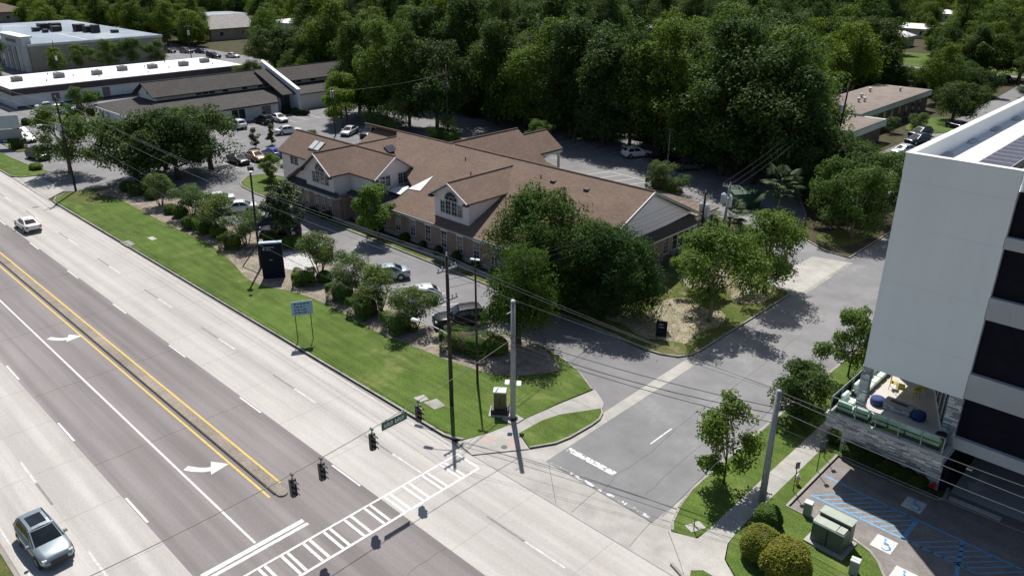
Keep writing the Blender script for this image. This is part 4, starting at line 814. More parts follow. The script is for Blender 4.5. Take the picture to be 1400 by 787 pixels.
MB().add([(x,RYF,z) for x, z in fin]+[(x,RYF+.5,z) for x, z in fin], [(0,1,2,3),(7,6,5,4)]+[(i,4+i,4+(i+1)%4,(i+1)%4) for i in range(4)]).build('fin_wall', 'siding_blue', go)
MB().slab([(-152.5,RYF-.12,9.12),(-152.5,RYF+.62,9.12),(-139.4,RYF+.62,4.72),(-139.4,RYF-.12,4.72)], .2).build('fin_coping', 'trim_white', go)
MB().slab([(-150.4,80.4,7.6),(-150.4,83.3,7.6),(-140.2,83.3,3.9),(-140.2,80.4,3.9)], .2).build('entry_roof', 'shingle_grey', go)
MB().box(-143.0, -142.8, 81.4, 85.5, .2, 3.6).build('entrance_glass', 'glass_window', go)
for x in (-160.4,-157.6): MB().box(x, x+.4, 53.0, 53.4, 0, 2.9).build('porch_post', 'trim_white', go)
# long white-roofed building
wb = thing('long_building', 'long low building with bright white flat roof and dark fascia', 'building')
MB().box(-204.5, -184.8, 45.6, 95.4, 0, 3.3).build('wall', 'wall_blue_white', wb)
MB().box(-205.0, -184.4, 45.2, 95.8, 2.75, 4.0).build('fascia', 'dark_fascia', wb); MB().box(-205.1, -184.3, 45.1, 95.9, 4.0, 4.14).build('roof', 'roof_white', wb)
for i, y in enumerate((48.5, 56.5, 64, 70.5, 77, 84, 90.5)):
    o = MB().bbox(-196+1.2*(i%3), -194.2+1.2*(i%3), y, y+1.9, 4.14, 5.1+.1*(i%2), .08).build('rooftop_unit', 'ac_metal', wb); MB().lathe([(.5,0),(.5,.08)], 12, (-195.1+1.2*(i%3), y+.95, 5.1+.1*(i%2))).build('fan_grille', 'metal_dark', o)
for i in range(14): MB().lathe([(.12,0),(.12,.35),(.2,.38)], 8, (-202+16*((i*37)%11)/11., 47+3.4*i, 4.14)).build('roof_vent', 'metal_grey', wb)
for y in (52.5, 62.7, 73.3, 84): MB().box(-184.82, -184.72, y, y+1.5, .05, 2.4).build('door', 'glass_window', wb)
MB().box(-184.84, -184.74, 45.7, 95.3, .05, .5).build('wall_base', 'dark_fascia', wb)
# big store far left
bs = thing('store_building', 'large store with pale blue-grey flat roof and white columned entrance', 'building')
MB().box(-313, -238.5, 65, 100, 0, 6.6).build('wall', 'wall_tan', bs); MB().box(-313.2, -238.3, 64.8, 100.2, 6.6, 7.2).build('parapet', 'stucco_white', bs); MB().box(-313.0, -238.5, 65.0, 100, 7.2, 7.25).build('roof', 'roof_blue_grey', bs)
MB().box(-258, -240, 64.0, 66.2, 0, 8.7).build('entrance_block', 'stucco_white', bs); MB().box(-258.4, -239.6, 63.6, 66.6, 8.7, 9.1).build('entrance_cornice', 'stucco_white', bs)
for i in range(3): MB().box(-255.4+4.4*i, -252.6+4.4*i, 63.9, 64.05, .3, 6.2).build('entrance_bay', 'glass_window', bs)
for i in range(4): MB().box(-257+4.4*i, -256.2+4.4*i, 63.4, 64.0, 0, 6.6).build('column', 'stucco_white', bs)
MB().box(-253.5, -245, 63.86, 63.98, 7.2, 8.0).build('name_board', 'metal_grey', bs)
for x in (-312, -300, -288, -276, -264): MB().box(x, x+8.5, 64.85, 65.02, .3, 3.3).build('shop_front', 'glass_window', bs); 
for x in (-310, -286, -268): MB().box(x, x+4, 64.8, 65.0, 3.6, 6.3).build('brick_panel', 'brick', bs)
for (x, y, h, w) in ((-281,80,1.9,3.2),(-276,82,2.2,3),(-272,81,1.6,2.6),(-268,86,2.1,3),(-263,87,1.8,3),(-259,88,2.3,2.2),(-276,77,1.2,2),(-270,78,1.0,1.6),(-255,92,.9,2)): MB().bbox(x, x+w, y, y+w*.9, 7.25, 7.25+h, .1).build('rooftop_unit', 'metal_dark', bs)
MB().box(-262, -238.6, 79.6, 80, 7.25, 7.32).build('roof_seam', 'trim_white', bs)
# building in the top left corner, houses among the trees
def house(label, x0, x1, y0, y1, ze, zr, wall, roof, ax='x', extra=None, cat='house', name='house'):
    h = thing(name, label, cat)
    MB().box(x0+.4, x1-.4, y0+.4, y1-.4, 0, ze).build('wall', wall, h)
    if zr > ze + .5:
        if ax == 'x':
            c = (y0+y1)/2; hp = min((y1-y0)/2, (x1-x0)/2-.5)
            MB().slab([(x0+hp*.6,c,zr),(x1-hp*.6,c,zr),(x1,y0,ze),(x0,y0,ze)], .2).build('roof', roof, h); MB().slab([(x0+hp*.6,c,zr),(x1-hp*.6,c,zr),(x1,y1,ze),(x0,y1,ze)], .2).build('roof', roof, h)
            MB().slab([(x0+hp*.6,c,zr),(x0,y0,ze),(x0,y1,ze)], .2).build('roof', roof, h); MB().slab([(x1-hp*.6,c,zr),(x1,y0,ze),(x1,y1,ze)], .2).build('roof', roof, h)
        else:
            c = (x0+x1)/2; hp = min((x1-x0)/2, (y1-y0)/2-.5)
            MB().slab([(c,y0+hp*.6,zr),(c,y1-hp*.6,zr),(x1,y1,ze),(x1,y0,ze)], .2).build('roof', roof, h); MB().slab([(c,y0+hp*.6,zr),(c,y1-hp*.6,zr),(x0,y1,ze),(x0,y0,ze)], .2).build('roof', roof, h)
            MB().slab([(c,y0+hp*.6,zr),(x0,y0,ze),(x1,y0,ze)], .2).build('roof', roof, h); MB().slab([(c,y1-hp*.6,zr),(x0,y1,ze),(x1,y1,ze)], .2).build('roof', roof, h)
    else: MB().box(x0, x1, y0, y1, ze, zr).build('roof', roof, h)
    for i in range(3):
        window(h, x1-.4, y0+(y1-y0)*(i+.5)/3, ze*.55, 1.4, 1.3, 'x', 1, 1, frame='trim_white', out=1)
        window(h, x0+(x1-x0)*(i+.5)/3, y0+.4, ze*.55, 1.4, 1.3, 'y', 1, 1, frame='trim_white')
    return h
house('tan roofed building in the far top left corner', -445, -408, 96, 116, 5, 8.5, 'wall_tan', 'shingle_tan', cat='building', name='corner_building')
house('grey flat topped hall behind the trees above the white roof', -335, -305, 150, 172, 5.5, 6.2, 'stucco_grey', 'roof_blue_grey', cat='building', name='hall_building')
house('pale hip roofed house beside the parked cars in the trees', -300, -278, 134, 160, 4, 8, 'wall_tan', 'shingle_pale', 'y')
house('pale grey box building right of the hip roofed house', -286, -268, 160, 176, 5, 5.7, 'stucco_grey', 'roof_white', cat='building', name='box_building')
house('rusty brown roofed house half hidden in the woods', -262, -240, 166, 186, 3.6, 6.6, 'wall_tan', 'shingle_tan')
for i, (x, y, w, d, lb) in enumerate(((-103,284,9,9,'white roofed house nearest in the clearing beyond the hedge'), (-114,318,16,9,'longer white roofed house behind the nearest clearing house'), (-129,362,10,9,'small white roofed house in the middle of the far clearing'), (-128,402,12,10,'white roofed house second farthest among the far trees'), (-134,446,14,10,'farthest white roofed house at the top edge right'))):
    house(lb, x, x+w, y, y+d, 3.4, 4.9, 'stucco_white', 'roof_white', 'x')
house('white roofed house peeking out of the middle of the woods', -146, -130, 197, 209, 8.0, 9.5, 'stucco_white', 'roof_white')
# low flat brown building at right
bb = thing('flat_roof_building', 'low dark brick building with flat brown roof and pale green fascia', 'building')
MB().box(-61.5, -51.4, 139.5, 174, 0, 3.1).build('wall', 'dark_brick', bb); MB().box(-62, -51, 139, 174.5, 3.0, 4.0).build('fascia', 'pale_green_trim', bb); MB().box(-61.8, -51.2, 139.2, 174.3, 4.0, 4.05).build('roof', 'roof_gravel', bb)
MB().box(-57.5, -47.4, 126.6, 138.9, 0, 2.5).build('porch_wall', 'dark_brick', bb); MB().box(-58, -47, 126.2, 140.0, 2.5, 3.6).build('porch_fascia', 'pale_green_trim', bb); MB().box(-57.8, -47.2, 126.4, 138.9, 3.6, 3.65).build('porch_roof', 'roof_gravel', bb)
MB().box(-51.0, -50.9, 139, 174.5, 3.92, 4.06).build('roof_edge', 'trim_dark', bb); MB().box(-47.0, -46.9, 126.2, 140, 3.52, 3.66).build('roof_edge', 'trim_dark', bb)
for x, y, z in ((-56,150,4.05),(-57.5,155,4.05),(-55.4,151.2,4.05),(-59,163,4.05),(-55,168,4.05),(-53,131,3.65),(-56.4,128.5,3.65)): MB().lathe([(.2,0),(.2,.5),(.35,.5),(.3,.75),(.1,.85)], 10, (x,y,z)).build('roof_vent', 'ac_white', bb)
for k in range(8): MB().box(-51.42, -51.33, 143+3.7*k, 144.2+3.7*k, .6, 2.7).build('window', 'glass_window', bb)

# jittered positions of the woodland trees: x, y, scale, turn, kind
WOODS = [
(-49.3,107.3,1.06,159,0),(-51.1,109.7,0.98,358,0),(-62.1,110.4,1.12,94,1),(-68.6,107.1,0.86,74,0),(-68.1,109.8,0.57,172,1),(-53.3,119.5,1.12,233,1),
(-81.7,106.1,0.97,55,0),(-62.4,118.5,1.15,323,0),(-74.7,111.3,0.57,57,0),(-84.8,106.9,0.89,317,2),(-71.5,117.4,0.52,265,0),(-68.7,119.8,0.95,316,0),
(-76.9,114.9,0.56,113,0),(-88.2,111.7,0.86,95,1),(-79.8,119.7,0.46,127,1),(-71.1,127.3,0.89,62,0),(-84.6,119.3,0.58,207,1),(-95.3,112.1,1.01,293,0),
(-68.4,133.1,0.92,300,0),(-74.4,130.1,0.99,85,0),(-80.6,126.4,0.49,301,1),(-101.8,111.2,0.99,149,1),(-108.4,108.1,1.16,218,2),
(-94.9,120.7,1.13,269,1),(-88.2,127.5,0.5,242,0),(-94,124.1,0.88,278,0),(-71.1,139.3,0.86,129,0),(-68.8,140.5,1.15,319,0),(-113.8,107.8,0.88,20,0),
(-100.5,120.8,1.08,260,0),(-103.6,118.5,1.17,271,0),(-108.6,114.2,0.86,301,0),(-82.3,134.4,0.45,130,0),(-83.9,133.7,0.57,258,0),(-117,108,1.13,15,0),
(-90.5,131.2,0.52,331,0),(-77.3,139.8,1.08,265,0),(-97.5,127.1,1.16,322,2),(-85.7,136.9,0.58,114,2),(-115.3,113.4,1.06,271,1),(-99.4,129.8,1.15,92,1),
(-110.2,120.9,1.1,145,1),(-116.9,114.6,1.08,333,0),(-71.1,147.8,1.09,148,2),(-81.6,144.2,1.08,60,2),(-108,126.6,0.87,356,0),(-128.4,106.8,1.01,323,0),
(-93.7,139.1,0.54,185,1),(-124.4,112.9,1.17,197,0),(-118.8,119.1,1.01,199,0),(-114.5,123.5,0.99,29,1),(-87,145.1,0.92,146,0),(-69.2,154.5,0.93,320,0),
(-77.6,150.9,0.87,294,0),(-98.4,138.8,0.56,91,1),(-74.8,152.8,1,70,2),(-107.7,131.9,1.1,270,1),(-92.6,144.3,0.54,92,0),(-124.4,118.9,1.1,119,2),
(-113.3,129.8,0.93,120,2),(-85.8,152.2,1.03,79,0),(-97.7,145.3,0.47,180,1),(-74.4,158.6,0.95,284,0),(-120.7,127,0.99,228,2),(-106.9,140.1,1.06,30,2),
(-92.1,150.4,1.16,191,1),(-118.7,131.7,1,123,0),(-78,160.6,0.96,95,1),(-134.1,118.5,1.09,301,2),(-129.8,123.2,1.01,193,0),(-112,139.7,0.86,93,1),
(-104.6,146.1,0.94,190,1),(-127.3,128.1,1.11,344,1),(-78.4,164.1,0.9,336,2),(-88.2,159.1,0.97,343,0),(-91.9,157.6,1.03,55,2),
(-139.1,118.8,1.14,329,0),(-75.1,166.9,0.93,252,1),(-101.9,152.1,0.5,151,2),(-128.1,130.9,1.01,351,0),(-121.6,137,0.94,104,0),(-136.3,123.8,1.15,4,0),
(-84.5,163.6,1.05,212,1),(-129.7,131,1.13,215,1),(-111.6,147.2,0.89,16,0),(-73.6,169.8,0.95,331,0),(-106,153.3,0.44,300,1),(-118.2,145.5,0.87,208,2),
(-113.6,149.3,0.93,147,1),(-144.4,119.8,1.17,144,2),(-127.4,139.4,0.92,224,0),(-94.3,164.3,0.9,146,2),(-52.2,182.9,0.64,43,0),
(-78.9,173.1,0.96,319,0),(-122.9,146.2,1.02,347,1),(-69.6,178,1.1,45,1),(-188,36,0.89,129,0),(-98.1,164.8,1.13,168,0),(-130.5,142.3,1.05,91,0),
(-105.8,161.9,0.43,259,2),(-135.9,138.3,0.97,1,0),(-86.7,174.2,0.86,51,0),(-150.1,124.7,0.93,151,1),(-144.7,132.3,1.1,82,0),(-131.2,146.5,1.01,128,2),
(-53.4,191,0.67,245,0),(-98,172.5,0.94,330,1),(-175.5,93.3,0.37,5,0),(-135.7,146.3,1.03,116,1),(-158.8,120.9,0.47,52,1),(-123,157.6,1.03,39,2),
(-163.9,115.6,0.39,2,0),(-80.6,183.6,0.93,98,2),(-107.7,170,1,347,0),(-91.4,180.5,1.09,252,1),(-145,141.5,1.03,45,0),(-155.3,131.5,1.12,265,0),
(-173.8,107.1,0.46,197,0),(-164,122.5,0.39,94,1),(-69.9,192.5,0.93,342,0),(-56.2,197.4,0.79,129,1),(-76.3,190.9,1.1,24,0),(-132.5,157.6,1.13,189,2),
(-123.4,165.6,1,262,0),(-89.3,186.8,1.09,332,1),(-137.6,154.9,1.04,260,0),(-95.9,184.4,1.15,358,0),(-146.1,148.7,0.86,297,2),(-163.7,129.6,0.88,74,0),
(-113.6,175.6,1.15,216,1),(-37.5,206,0.71,230,0),(-130.7,164,0.87,178,1),(-175,115.6,0.98,101,0),(-180.7,107.1,0.49,218,0),(-170.6,122.9,0.48,294,0),
(-110.7,179,1.11,264,2),(-155.9,142.5,1.05,206,0),(-161.2,136.7,1.07,69,2),(-74.3,199.2,0.96,278,1),(-179,115.4,0.86,176,0),(-125.1,173.1,0.92,157,2),
(-128.8,170.4,0.89,180,1),(-86.4,195.6,1.1,114,1),(-108.4,184.3,0.9,235,0),(-81.5,199.2,0.92,0,0),(-150.8,153.9,1.07,161,0),(-97.9,193,0.94,44,0),
(-54.1,209.6,0.37,63,0),(-139.9,165.4,0.9,193,0),(-153.2,154.8,1.13,114,0),(-159.4,148.7,0.87,25,0),(-40,214.5,0.65,217,0),(-125.1,178.9,1.11,293,2),
(-136.6,170.5,0.94,121,2),(-176.5,129.1,0.38,335,0),(-181.1,122.6,0.46,309,1),(-104.3,192.4,0.96,45,1),(-164.7,144.4,0.98,173,1),
(-115.4,188.4,0.92,268,0),(-178.1,131.5,0.41,210,1),(-216.2,48.2,0.93,90,1),(-170,142.1,0.96,116,2),(-93.1,201.1,1.15,185,1),
(-150.6,164.8,0.94,265,1),(-189.9,118.6,0.44,237,0),(-55.4,217.3,0.34,256,1),(-118.9,190.8,1.05,262,1),(-106,198.7,0.89,147,0),(-80.9,210.5,1.1,56,0),
(-129.8,184.6,1.11,215,1),(-161.4,158.5,0.96,64,2),(-46.1,221.8,0.75,321,2),(-180.4,137.9,0.5,136,0),(-171.3,149.9,0.89,155,0),
(-76.5,214.6,1.07,131,2),(-88,210.3,1.01,182,0),(-157.5,164.9,0.91,69,0),(-126.9,189.8,1.08,151,2),(-150.3,172.8,0.98,158,0),(-223.5,51.1,0.49,116,1),
(-110.9,200.9,0.93,10,1),(-97.7,207.7,1.14,254,0),(-37.5,226.7,0.79,160,1),(-225.6,43.9,0.96,167,2),(-142.1,180.8,1.01,174,1),
(-188.5,132.1,0.76,336,0),(-163.2,163.3,0.95,55,0),(-179.2,146.1,1.01,172,1),(-171.3,155.7,1.11,200,1),(-107.9,205.8,0.9,273,0),(-57,225.3,0.67,62,0),
(-87.4,216.7,1.05,344,2),(-64.7,224.6,0.64,112,1),(-110.9,206.3,1.02,345,0),(-151.1,179.9,1.04,280,0),(-158.5,174.3,1.15,301,0),
(-137.8,191.3,1.14,28,0),(-191.3,139.3,0.94,7,1),(-95.8,217.1,0.92,336,0),(-233,47.9,0.75,342,0),(-43.7,234,0.72,102,1),(-199.8,130,0.77,172,0),
(-144.7,190.4,1.12,17,2),(-80.9,225,0.59,291,0),(-187.7,149.3,0.95,115,2),(-110,213.1,0.94,83,2),(-164.7,175.2,1.09,193,0),(-157.5,182.9,1.1,137,1),
(-182.1,158.8,1.12,91,0),(-95.6,222.1,1.17,243,1),(-106.8,217.1,0.98,149,1),(-164.1,177.9,1.13,279,0),(-199.1,138.5,0.86,84,2),
(-88.2,226.2,1.13,15,0),(-176.6,166.9,1.02,67,2),(-198.2,144.2,1.01,170,1),(-175.9,170.8,1.07,133,0),(-86.5,230.9,0.98,351,2),
(-183.2,166.3,1.16,92,2),(-243.1,46.7,0.79,84,0),(-206.9,136.4,1.03,254,0),(-43.8,244.3,0.67,352,1),(-191.4,158.6,0.99,31,1),(-103.3,226.7,0.9,100,0),
(-113,222.4,0.88,66,2),(-183.1,169.9,1.07,171,1),(-97.8,230.4,1.06,180,0),(-158.8,193.6,1.05,327,1),(-191.4,163.6,1.06,4,2),(-119,223.2,0.92,263,1),
(-131.1,216.4,1.01,36,2),(-173,184.7,0.91,351,0),(-164.7,192.9,1.16,116,0),(-207.2,146.4,0.98,275,2),(-157.6,200.3,1.03,2,0),(-178,182.7,0.92,48,1),
(-200.4,158.4,1.12,94,2),(-212.6,144,1.08,104,1),(-216.3,138.7,1.15,115,0),(-108.1,233.1,0.92,76,0),(-253,48,0.96,283,2),(-173.7,190.2,1.1,293,0),
(-162.3,200.2,0.95,224,0),(-154.2,206.8,1,245,0),(-133.2,221,0.9,210,0),(-191.1,173.8,1.02,285,2),(-103.6,237.6,1.08,243,0),(-198.1,168,0.89,155,1),
(-206.5,157.9,1.05,59,2),(-113.5,235.3,0.93,73,2),(-96.9,243.1,0.95,327,1),(-170.2,198.8,0.91,235,0),(-183.4,187.6,0.88,251,2),
(-154.2,212.5,1.12,326,1),(-139.2,222.8,1.06,239,2),(-222.7,140.4,0.59,171,0),(-214,153.6,0.95,38,0),(-123.3,233.4,0.91,146,2),
(-201,171.1,1.09,209,2),(-110.1,240,1.13,291,1),(-94.9,246.7,1.03,98,0),(-230.7,129.5,0.94,264,1),(-190.1,184.5,1.15,318,0),(-150.1,218.4,1.11,55,1),
(-147.8,221.2,0.95,324,2),(-220.7,148.5,0.95,312,1),(-178.9,197.3,0.86,138,1),(-209.2,165.2,1.03,214,0),(-166.8,209.4,1.07,275,1),
(-130.9,233.6,1.14,234,0),(-102.4,248.7,1.15,219,0),(-120.3,241.1,0.87,24,1),(-54.1,264.6,0.77,273,1),(-189.2,193.1,1.01,138,2),
(-136.8,233.3,0.94,113,0),]
FAR_WOODS = [
(-217,161,114,2),(-208,173,95,1),(-162,217,114,0),(-199,184,98,1),(-144,231,105,0),(-176,208,103,0),(-129,240,86,1),(-206,178,101,1),(-114,248,94,0),
(-225,156,98,2),(-171,214,115,1),(-48,270,79,1),(-155,227,117,2),(-180,208,95,1),(-102,256,97,2),(-193,196,85,0),(-201,188,94,1),(-229,154,95,1),
(-234,146,99,1),(-65,269,76,0),(-140,239,113,1),(-98,259,94,2),(-52,273,83,2),(-195,197,109,0),(-218,173,108,2),(-111,256,92,0),(-61,272,62,2),
(-167,223,87,0),(-128,249,107,0),(-80,269,58,0),(-227,166,93,0),(-189,208,99,0),(-123,253,98,0),(-157,234,115,2),(-218,178,115,1),(-180,217,107,2),
(-138,247,92,1),(-145,243,91,1),(-210,190,102,0),(-226,170,107,0),(-96,267,110,1),(-164,232,94,1),(-190,212,95,1),(-47,281,63,2),(-122,258,114,0),
(-232,166,109,1),(-68,277,107,0),(-78,275,50,2),(-238,159,88,1),(-222,181,97,0),(-157,239,104,0),(-175,227,102,1),(-104,268,115,0),(-218,187,101,2),
(-208,199,117,0),(-197,210,104,0),(-179,226,89,1),(-132,257,105,2),(-56,284,72,0),(-176,230,107,0),(-150,248,101,0),(-298,115,89,1),(-302,125,75,0),
(-293,115,90,0),(-293,122,93,0),(-289,128,75,0),(-282,116,93,2),(-283,125,92,1),(-280,130,79,1),(-275,117,75,1),(-274,124,78,0),(-267,122,81,0),
(-266,150,111,1),(-268,184,103,1),(-264,195,100,1),(-261,145,94,1),(-255,159,95,1),(-260,198,114,0),(-247,157,101,0),(-253,192,100,2),(-250,201,91,1),
(-246,206,105,1),(-251,213,100,0),(-242,191,96,0),(-239,196,93,1),(-238,210,116,1),(-240,214,113,0),(-240,226,86,1),(-235,172,117,0),(-233,181,104,0),
(-233,190,98,0),(-236,202,112,2),(-235,205,93,0),(-230,216,117,2),(-236,222,87,1),(-229,232,103,2),(-224,192,110,0),(-222,200,92,2),(-226,207,114,0),
(-224,212,94,2),(-222,224,110,1),(-227,232,102,0),(-213,201,86,0),(-216,208,116,0),(-218,218,110,2),(-215,225,91,1),(-212,235,111,0),(-215,243,87,2),
(-207,206,99,2),(-210,219,110,0),(-206,226,90,0),(-210,234,112,0),(-205,244,109,0),(-210,247,105,1),(-196,216,94,1),(-201,226,89,1),(-198,231,90,1),
(-201,243,91,1),(-198,248,94,0),(-200,260,113,1),(-191,225,93,2),(-189,235,112,0),(-192,244,101,0),(-187,250,89,2),(-192,261,93,1),(-191,265,99,1),
(-179,230,102,0),(-184,238,87,1),(-180,252,98,0),(-182,261,92,2),(-179,264,99,2),(-182,275,104,2),(-171,243,113,0),(-171,248,86,0),(-172,256,87,0),
(-175,268,94,2),(-170,278,106,1),(-161,244,93,1),(-164,252,91,1),(-166,256,101,1),(-163,265,95,2),(-162,277,88,0),(-167,283,85,0),(-156,250,112,2),
(-158,259,105,2),(-157,264,113,1),(-159,278,102,2),(-155,282,117,2),(-149,260,93,2),(-150,269,87,1),(-150,277,101,0),(-145,286,93,0),(-149,294,107,1),
(-136,261,106,2),(-139,268,112,0),(-140,278,110,0),(-138,280,85,2),(-141,294,88,2),(-134,263,87,0),(-133,278,108,2),(-127,280,99,0),(-133,295,86,2),
(-131,297,104,1),(-124,268,110,0),(-121,275,96,2),(-122,286,94,2),(-120,292,103,1),(-119,302,102,2),(-113,268,91,0),(-114,273,93,0),(-114,285,94,2),
(-114,296,110,0),(-112,298,96,0),(-106,274,89,0),(-108,302,103,0),(-88,287,51,1),(-88,291,49,0),(-90,317,45,0),(-77,282,108,2),(-78,293,116,0),
(-81,298,58,0),(-83,307,105,1),(-83,315,114,1),(-74,284,88,0),(-68,290,115,0),(-68,303,95,1),(-68,308,111,2),(-71,320,107,0),(-63,284,66,0),
(-60,293,66,2),(-59,298,84,1),(-62,306,70,0),(-62,314,83,0),(-56,294,81,0),(-57,298,82,0),(-56,308,70,0),(-56,315,83,1),(-49,289,79,0),(-49,297,78,0),
(-696,146,103,0),(-696,160,91,1),(-691,150,98,0),(-692,158,110,2),(-689,167,88,2),(-691,181,83,1),(-688,189,85,0),(-684,208,106,0),(-680,147,108,2),
(-679,158,95,0),(-679,171,92,0),(-672,180,97,0),(-675,196,93,1),(-673,203,85,1),(-681,211,88,2),(-677,230,86,1),(-677,238,100,0),(-662,150,105,2),
(-670,159,96,1),(-668,169,89,2),(-662,186,82,1),(-666,191,98,0),(-665,200,82,0),(-666,212,102,2),(-670,230,88,0),(-668,243,97,0),(-663,246,83,1),
(-666,262,105,0),(-656,146,110,1),(-650,158,107,0),(-657,169,98,1),(-655,178,98,1),(-655,189,85,2),(-656,202,91,0),(-659,212,82,2),(-653,224,103,0),
(-653,240,86,2),(-657,255,101,0),(-654,264,106,2),(-653,278,87,0),(-657,281,108,0),(-651,296,80,2),(-645,145,88,2),(-642,156,91,1),(-647,172,93,2),
(-646,177,99,1),(-642,188,87,0),(-641,209,99,1),(-639,218,82,2),(-645,231,86,0),(-643,236,95,1),(-646,252,84,0),(-641,259,105,0),(-642,268,105,1),
(-644,282,105,0),(-638,293,108,1),(-646,303,97,1),(-639,322,83,0),(-629,138,83,2),(-634,147,108,0),(-635,157,94,1),(-628,172,83,0),(-630,185,110,2),
(-636,193,90,1),(-627,199,88,1),(-636,219,93,0),(-634,231,104,2),(-632,234,102,1),(-634,247,100,2),(-630,265,94,1),(-628,276,96,0),(-632,280,96,0),
(-630,298,109,2),(-629,311,85,0),(-629,321,93,2),(-627,331,84,2),(-622,136,82,0),(-615,144,85,0),(-620,154,90,2),(-621,171,100,0),(-617,185,83,2),
(-619,192,87,1),(-617,202,84,1),(-622,219,105,0),(-622,227,93,0),(-615,243,96,1),(-623,250,110,1),(-618,264,102,1),(-621,270,92,1),(-617,287,104,2),
(-619,300,92,1),(-616,303,81,1),(-621,317,109,0),(-623,326,98,2),(-620,345,87,0),(-617,354,86,0),(-604,127,70,0),(-612,138,98,1),(-610,148,101,2),
(-607,162,96,2),(-608,169,85,2),(-609,184,109,0),(-609,194,103,2),(-605,203,107,1),(-610,219,84,2),(-612,228,100,1),(-605,241,88,2),(-608,255,91,2),
(-607,264,102,0),(-607,270,110,0),(-604,280,103,0),(-612,293,100,2),(-607,308,99,1),(-604,321,97,2),(-605,326,82,2),(-607,338,109,0),(-606,349,107,0),
(-607,361,86,1),(-609,377,83,0),(-601,127,87,1),(-598,131,69,1),(-601,143,109,0),(-600,161,104,1),(-600,171,102,0),(-597,180,102,0),(-594,192,109,2),
(-597,204,88,1),(-597,214,107,0),(-593,225,81,1),(-597,239,109,0),(-594,250,107,0),(-596,265,108,0),(-601,277,83,1),(-595,286,88,0),(-593,295,92,0),
(-600,305,85,1),(-601,315,103,1),(-592,329,96,0),(-599,346,102,0),(-596,351,84,1),(-594,364,101,2),(-593,377,97,1),(-595,392,102,2),(-596,398,81,1),
(-587,121,70,2),(-588,136,84,1),(-582,150,85,1),(-585,154,96,0),(-587,170,94,1),(-582,180,85,1),(-588,188,86,0),(-584,208,102,1),(-580,212,89,1),
(-583,225,87,2),(-582,237,88,2),(-581,247,87,2),(-582,263,80,0),(-590,274,107,0),(-589,289,107,2),(-582,298,87,0),(-584,312,88,0),(-582,320,105,1),
(-587,333,100,1),(-588,344,82,0),(-582,354,98,0),(-581,367,99,0),(-589,378,109,1),(-588,388,84,0),(-585,400,108,0),(-586,415,90,1),(-573,126,89,1),
(-571,138,93,0),(-578,151,109,1),(-570,157,82,0),(-577,171,104,1),(-576,176,100,1),(-574,191,86,2),(-575,207,85,1),(-574,217,104,1),(-572,228,108,0),
(-576,240,103,2),(-569,247,93,1),(-577,260,82,2),(-571,270,81,2),(-569,286,98,1),(-575,298,103,2),(-570,309,101,1),(-574,323,85,0),(-570,329,86,0),
(-572,340,84,2),(-575,350,107,1),(-578,363,91,1),(-578,374,90,1),(-570,384,98,0),(-573,396,87,0),(-577,412,100,2),(-577,423,102,0),(-565,126,73,2),
(-567,133,89,0),(-566,145,104,2),(-560,154,103,0),(-560,172,104,2),(-565,185,106,1),(-566,190,101,1),(-566,203,92,2),(-560,212,101,2),(-558,227,97,0),
(-561,238,89,0),(-564,249,106,0),(-563,261,101,0),(-565,269,86,2),(-564,286,102,2),(-562,296,97,2),(-560,306,103,2),(-560,317,88,0),(-558,328,102,1),
(-564,344,97,1),(-566,358,108,0),(-561,364,86,0),(-561,373,110,0),(-566,389,92,1),(-565,401,81,1),(-563,407,81,0),(-563,427,80,0),(-558,438,104,1),
(-561,443,106,2),(-550,116,77,0),(-555,127,81,0),(-555,138,87,2),(-549,148,88,0),(-548,154,104,0),(-555,174,100,1),(-555,183,104,1),(-552,196,109,0),
(-555,205,84,0),(-555,218,90,1),(-554,229,95,2),(-546,238,103,2),(-555,252,81,0),(-552,265,94,2),(-549,272,103,0),(-552,283,100,2),(-548,296,94,1),
(-551,308,85,0),(-554,317,91,2),(-552,326,97,2),(-555,339,96,0),(-552,357,97,0),(-554,364,81,0),(-551,377,90,2),(-555,392,87,0),(-546,400,96,2),
(-554,416,108,2),(-555,421,103,0),(-553,437,96,0),(-550,444,86,1),(-548,459,94,0),(-534,114,70,2),(-542,125,79,2),(-536,133,88,1),(-540,148,102,1),
(-536,158,99,0),(-537,166,81,0),(-534,178,89,2),(-540,192,85,1),(-535,200,80,0),(-541,216,83,0),(-541,227,102,0),(-537,234,89,2),(-539,254,92,0),
(-536,262,102,0),(-544,271,81,2),(-537,287,89,2),(-537,291,81,0),(-541,311,87,0),(-540,319,99,0),(-538,330,99,0),(-534,342,89,1),(-536,354,98,0),
(-540,366,91,0),(-543,379,99,0),(-539,389,102,2),(-539,400,81,0),(-537,406,82,2),(-539,420,103,2),(-535,437,92,0),(-535,448,97,1),(-542,459,92,2),
(-543,467,109,1),(-535,480,99,2),(-525,107,83,0),(-531,124,74,2),(-526,130,69,0),(-530,149,99,0),(-524,158,101,2),(-525,166,82,0),(-528,184,95,2),
(-529,195,109,2),(-531,201,86,2),(-528,212,106,2),(-530,227,94,2),(-532,236,97,1),(-528,248,89,0),(-528,265,97,0),(-528,276,108,0),(-525,283,110,1),
(-528,291,101,0),(-532,312,91,2),(-532,316,91,0),(-526,334,102,0),(-525,341,85,2),(-526,354,91,0),(-526,367,90,1),(-527,379,81,2),(-530,389,95,1),
(-526,401,101,0),(-527,410,92,1),(-531,426,92,0),(-530,431,100,2),(-532,444,90,1),(-530,454,86,0),(-529,468,88,2),(-531,481,109,0),(-526,488,92,0),
(-514,115,69,1),(-516,124,79,1),(-512,134,85,2),(-512,150,101,0),(-512,162,88,0),(-513,167,103,1),(-516,183,107,0),(-514,191,102,0),(-513,205,99,1),
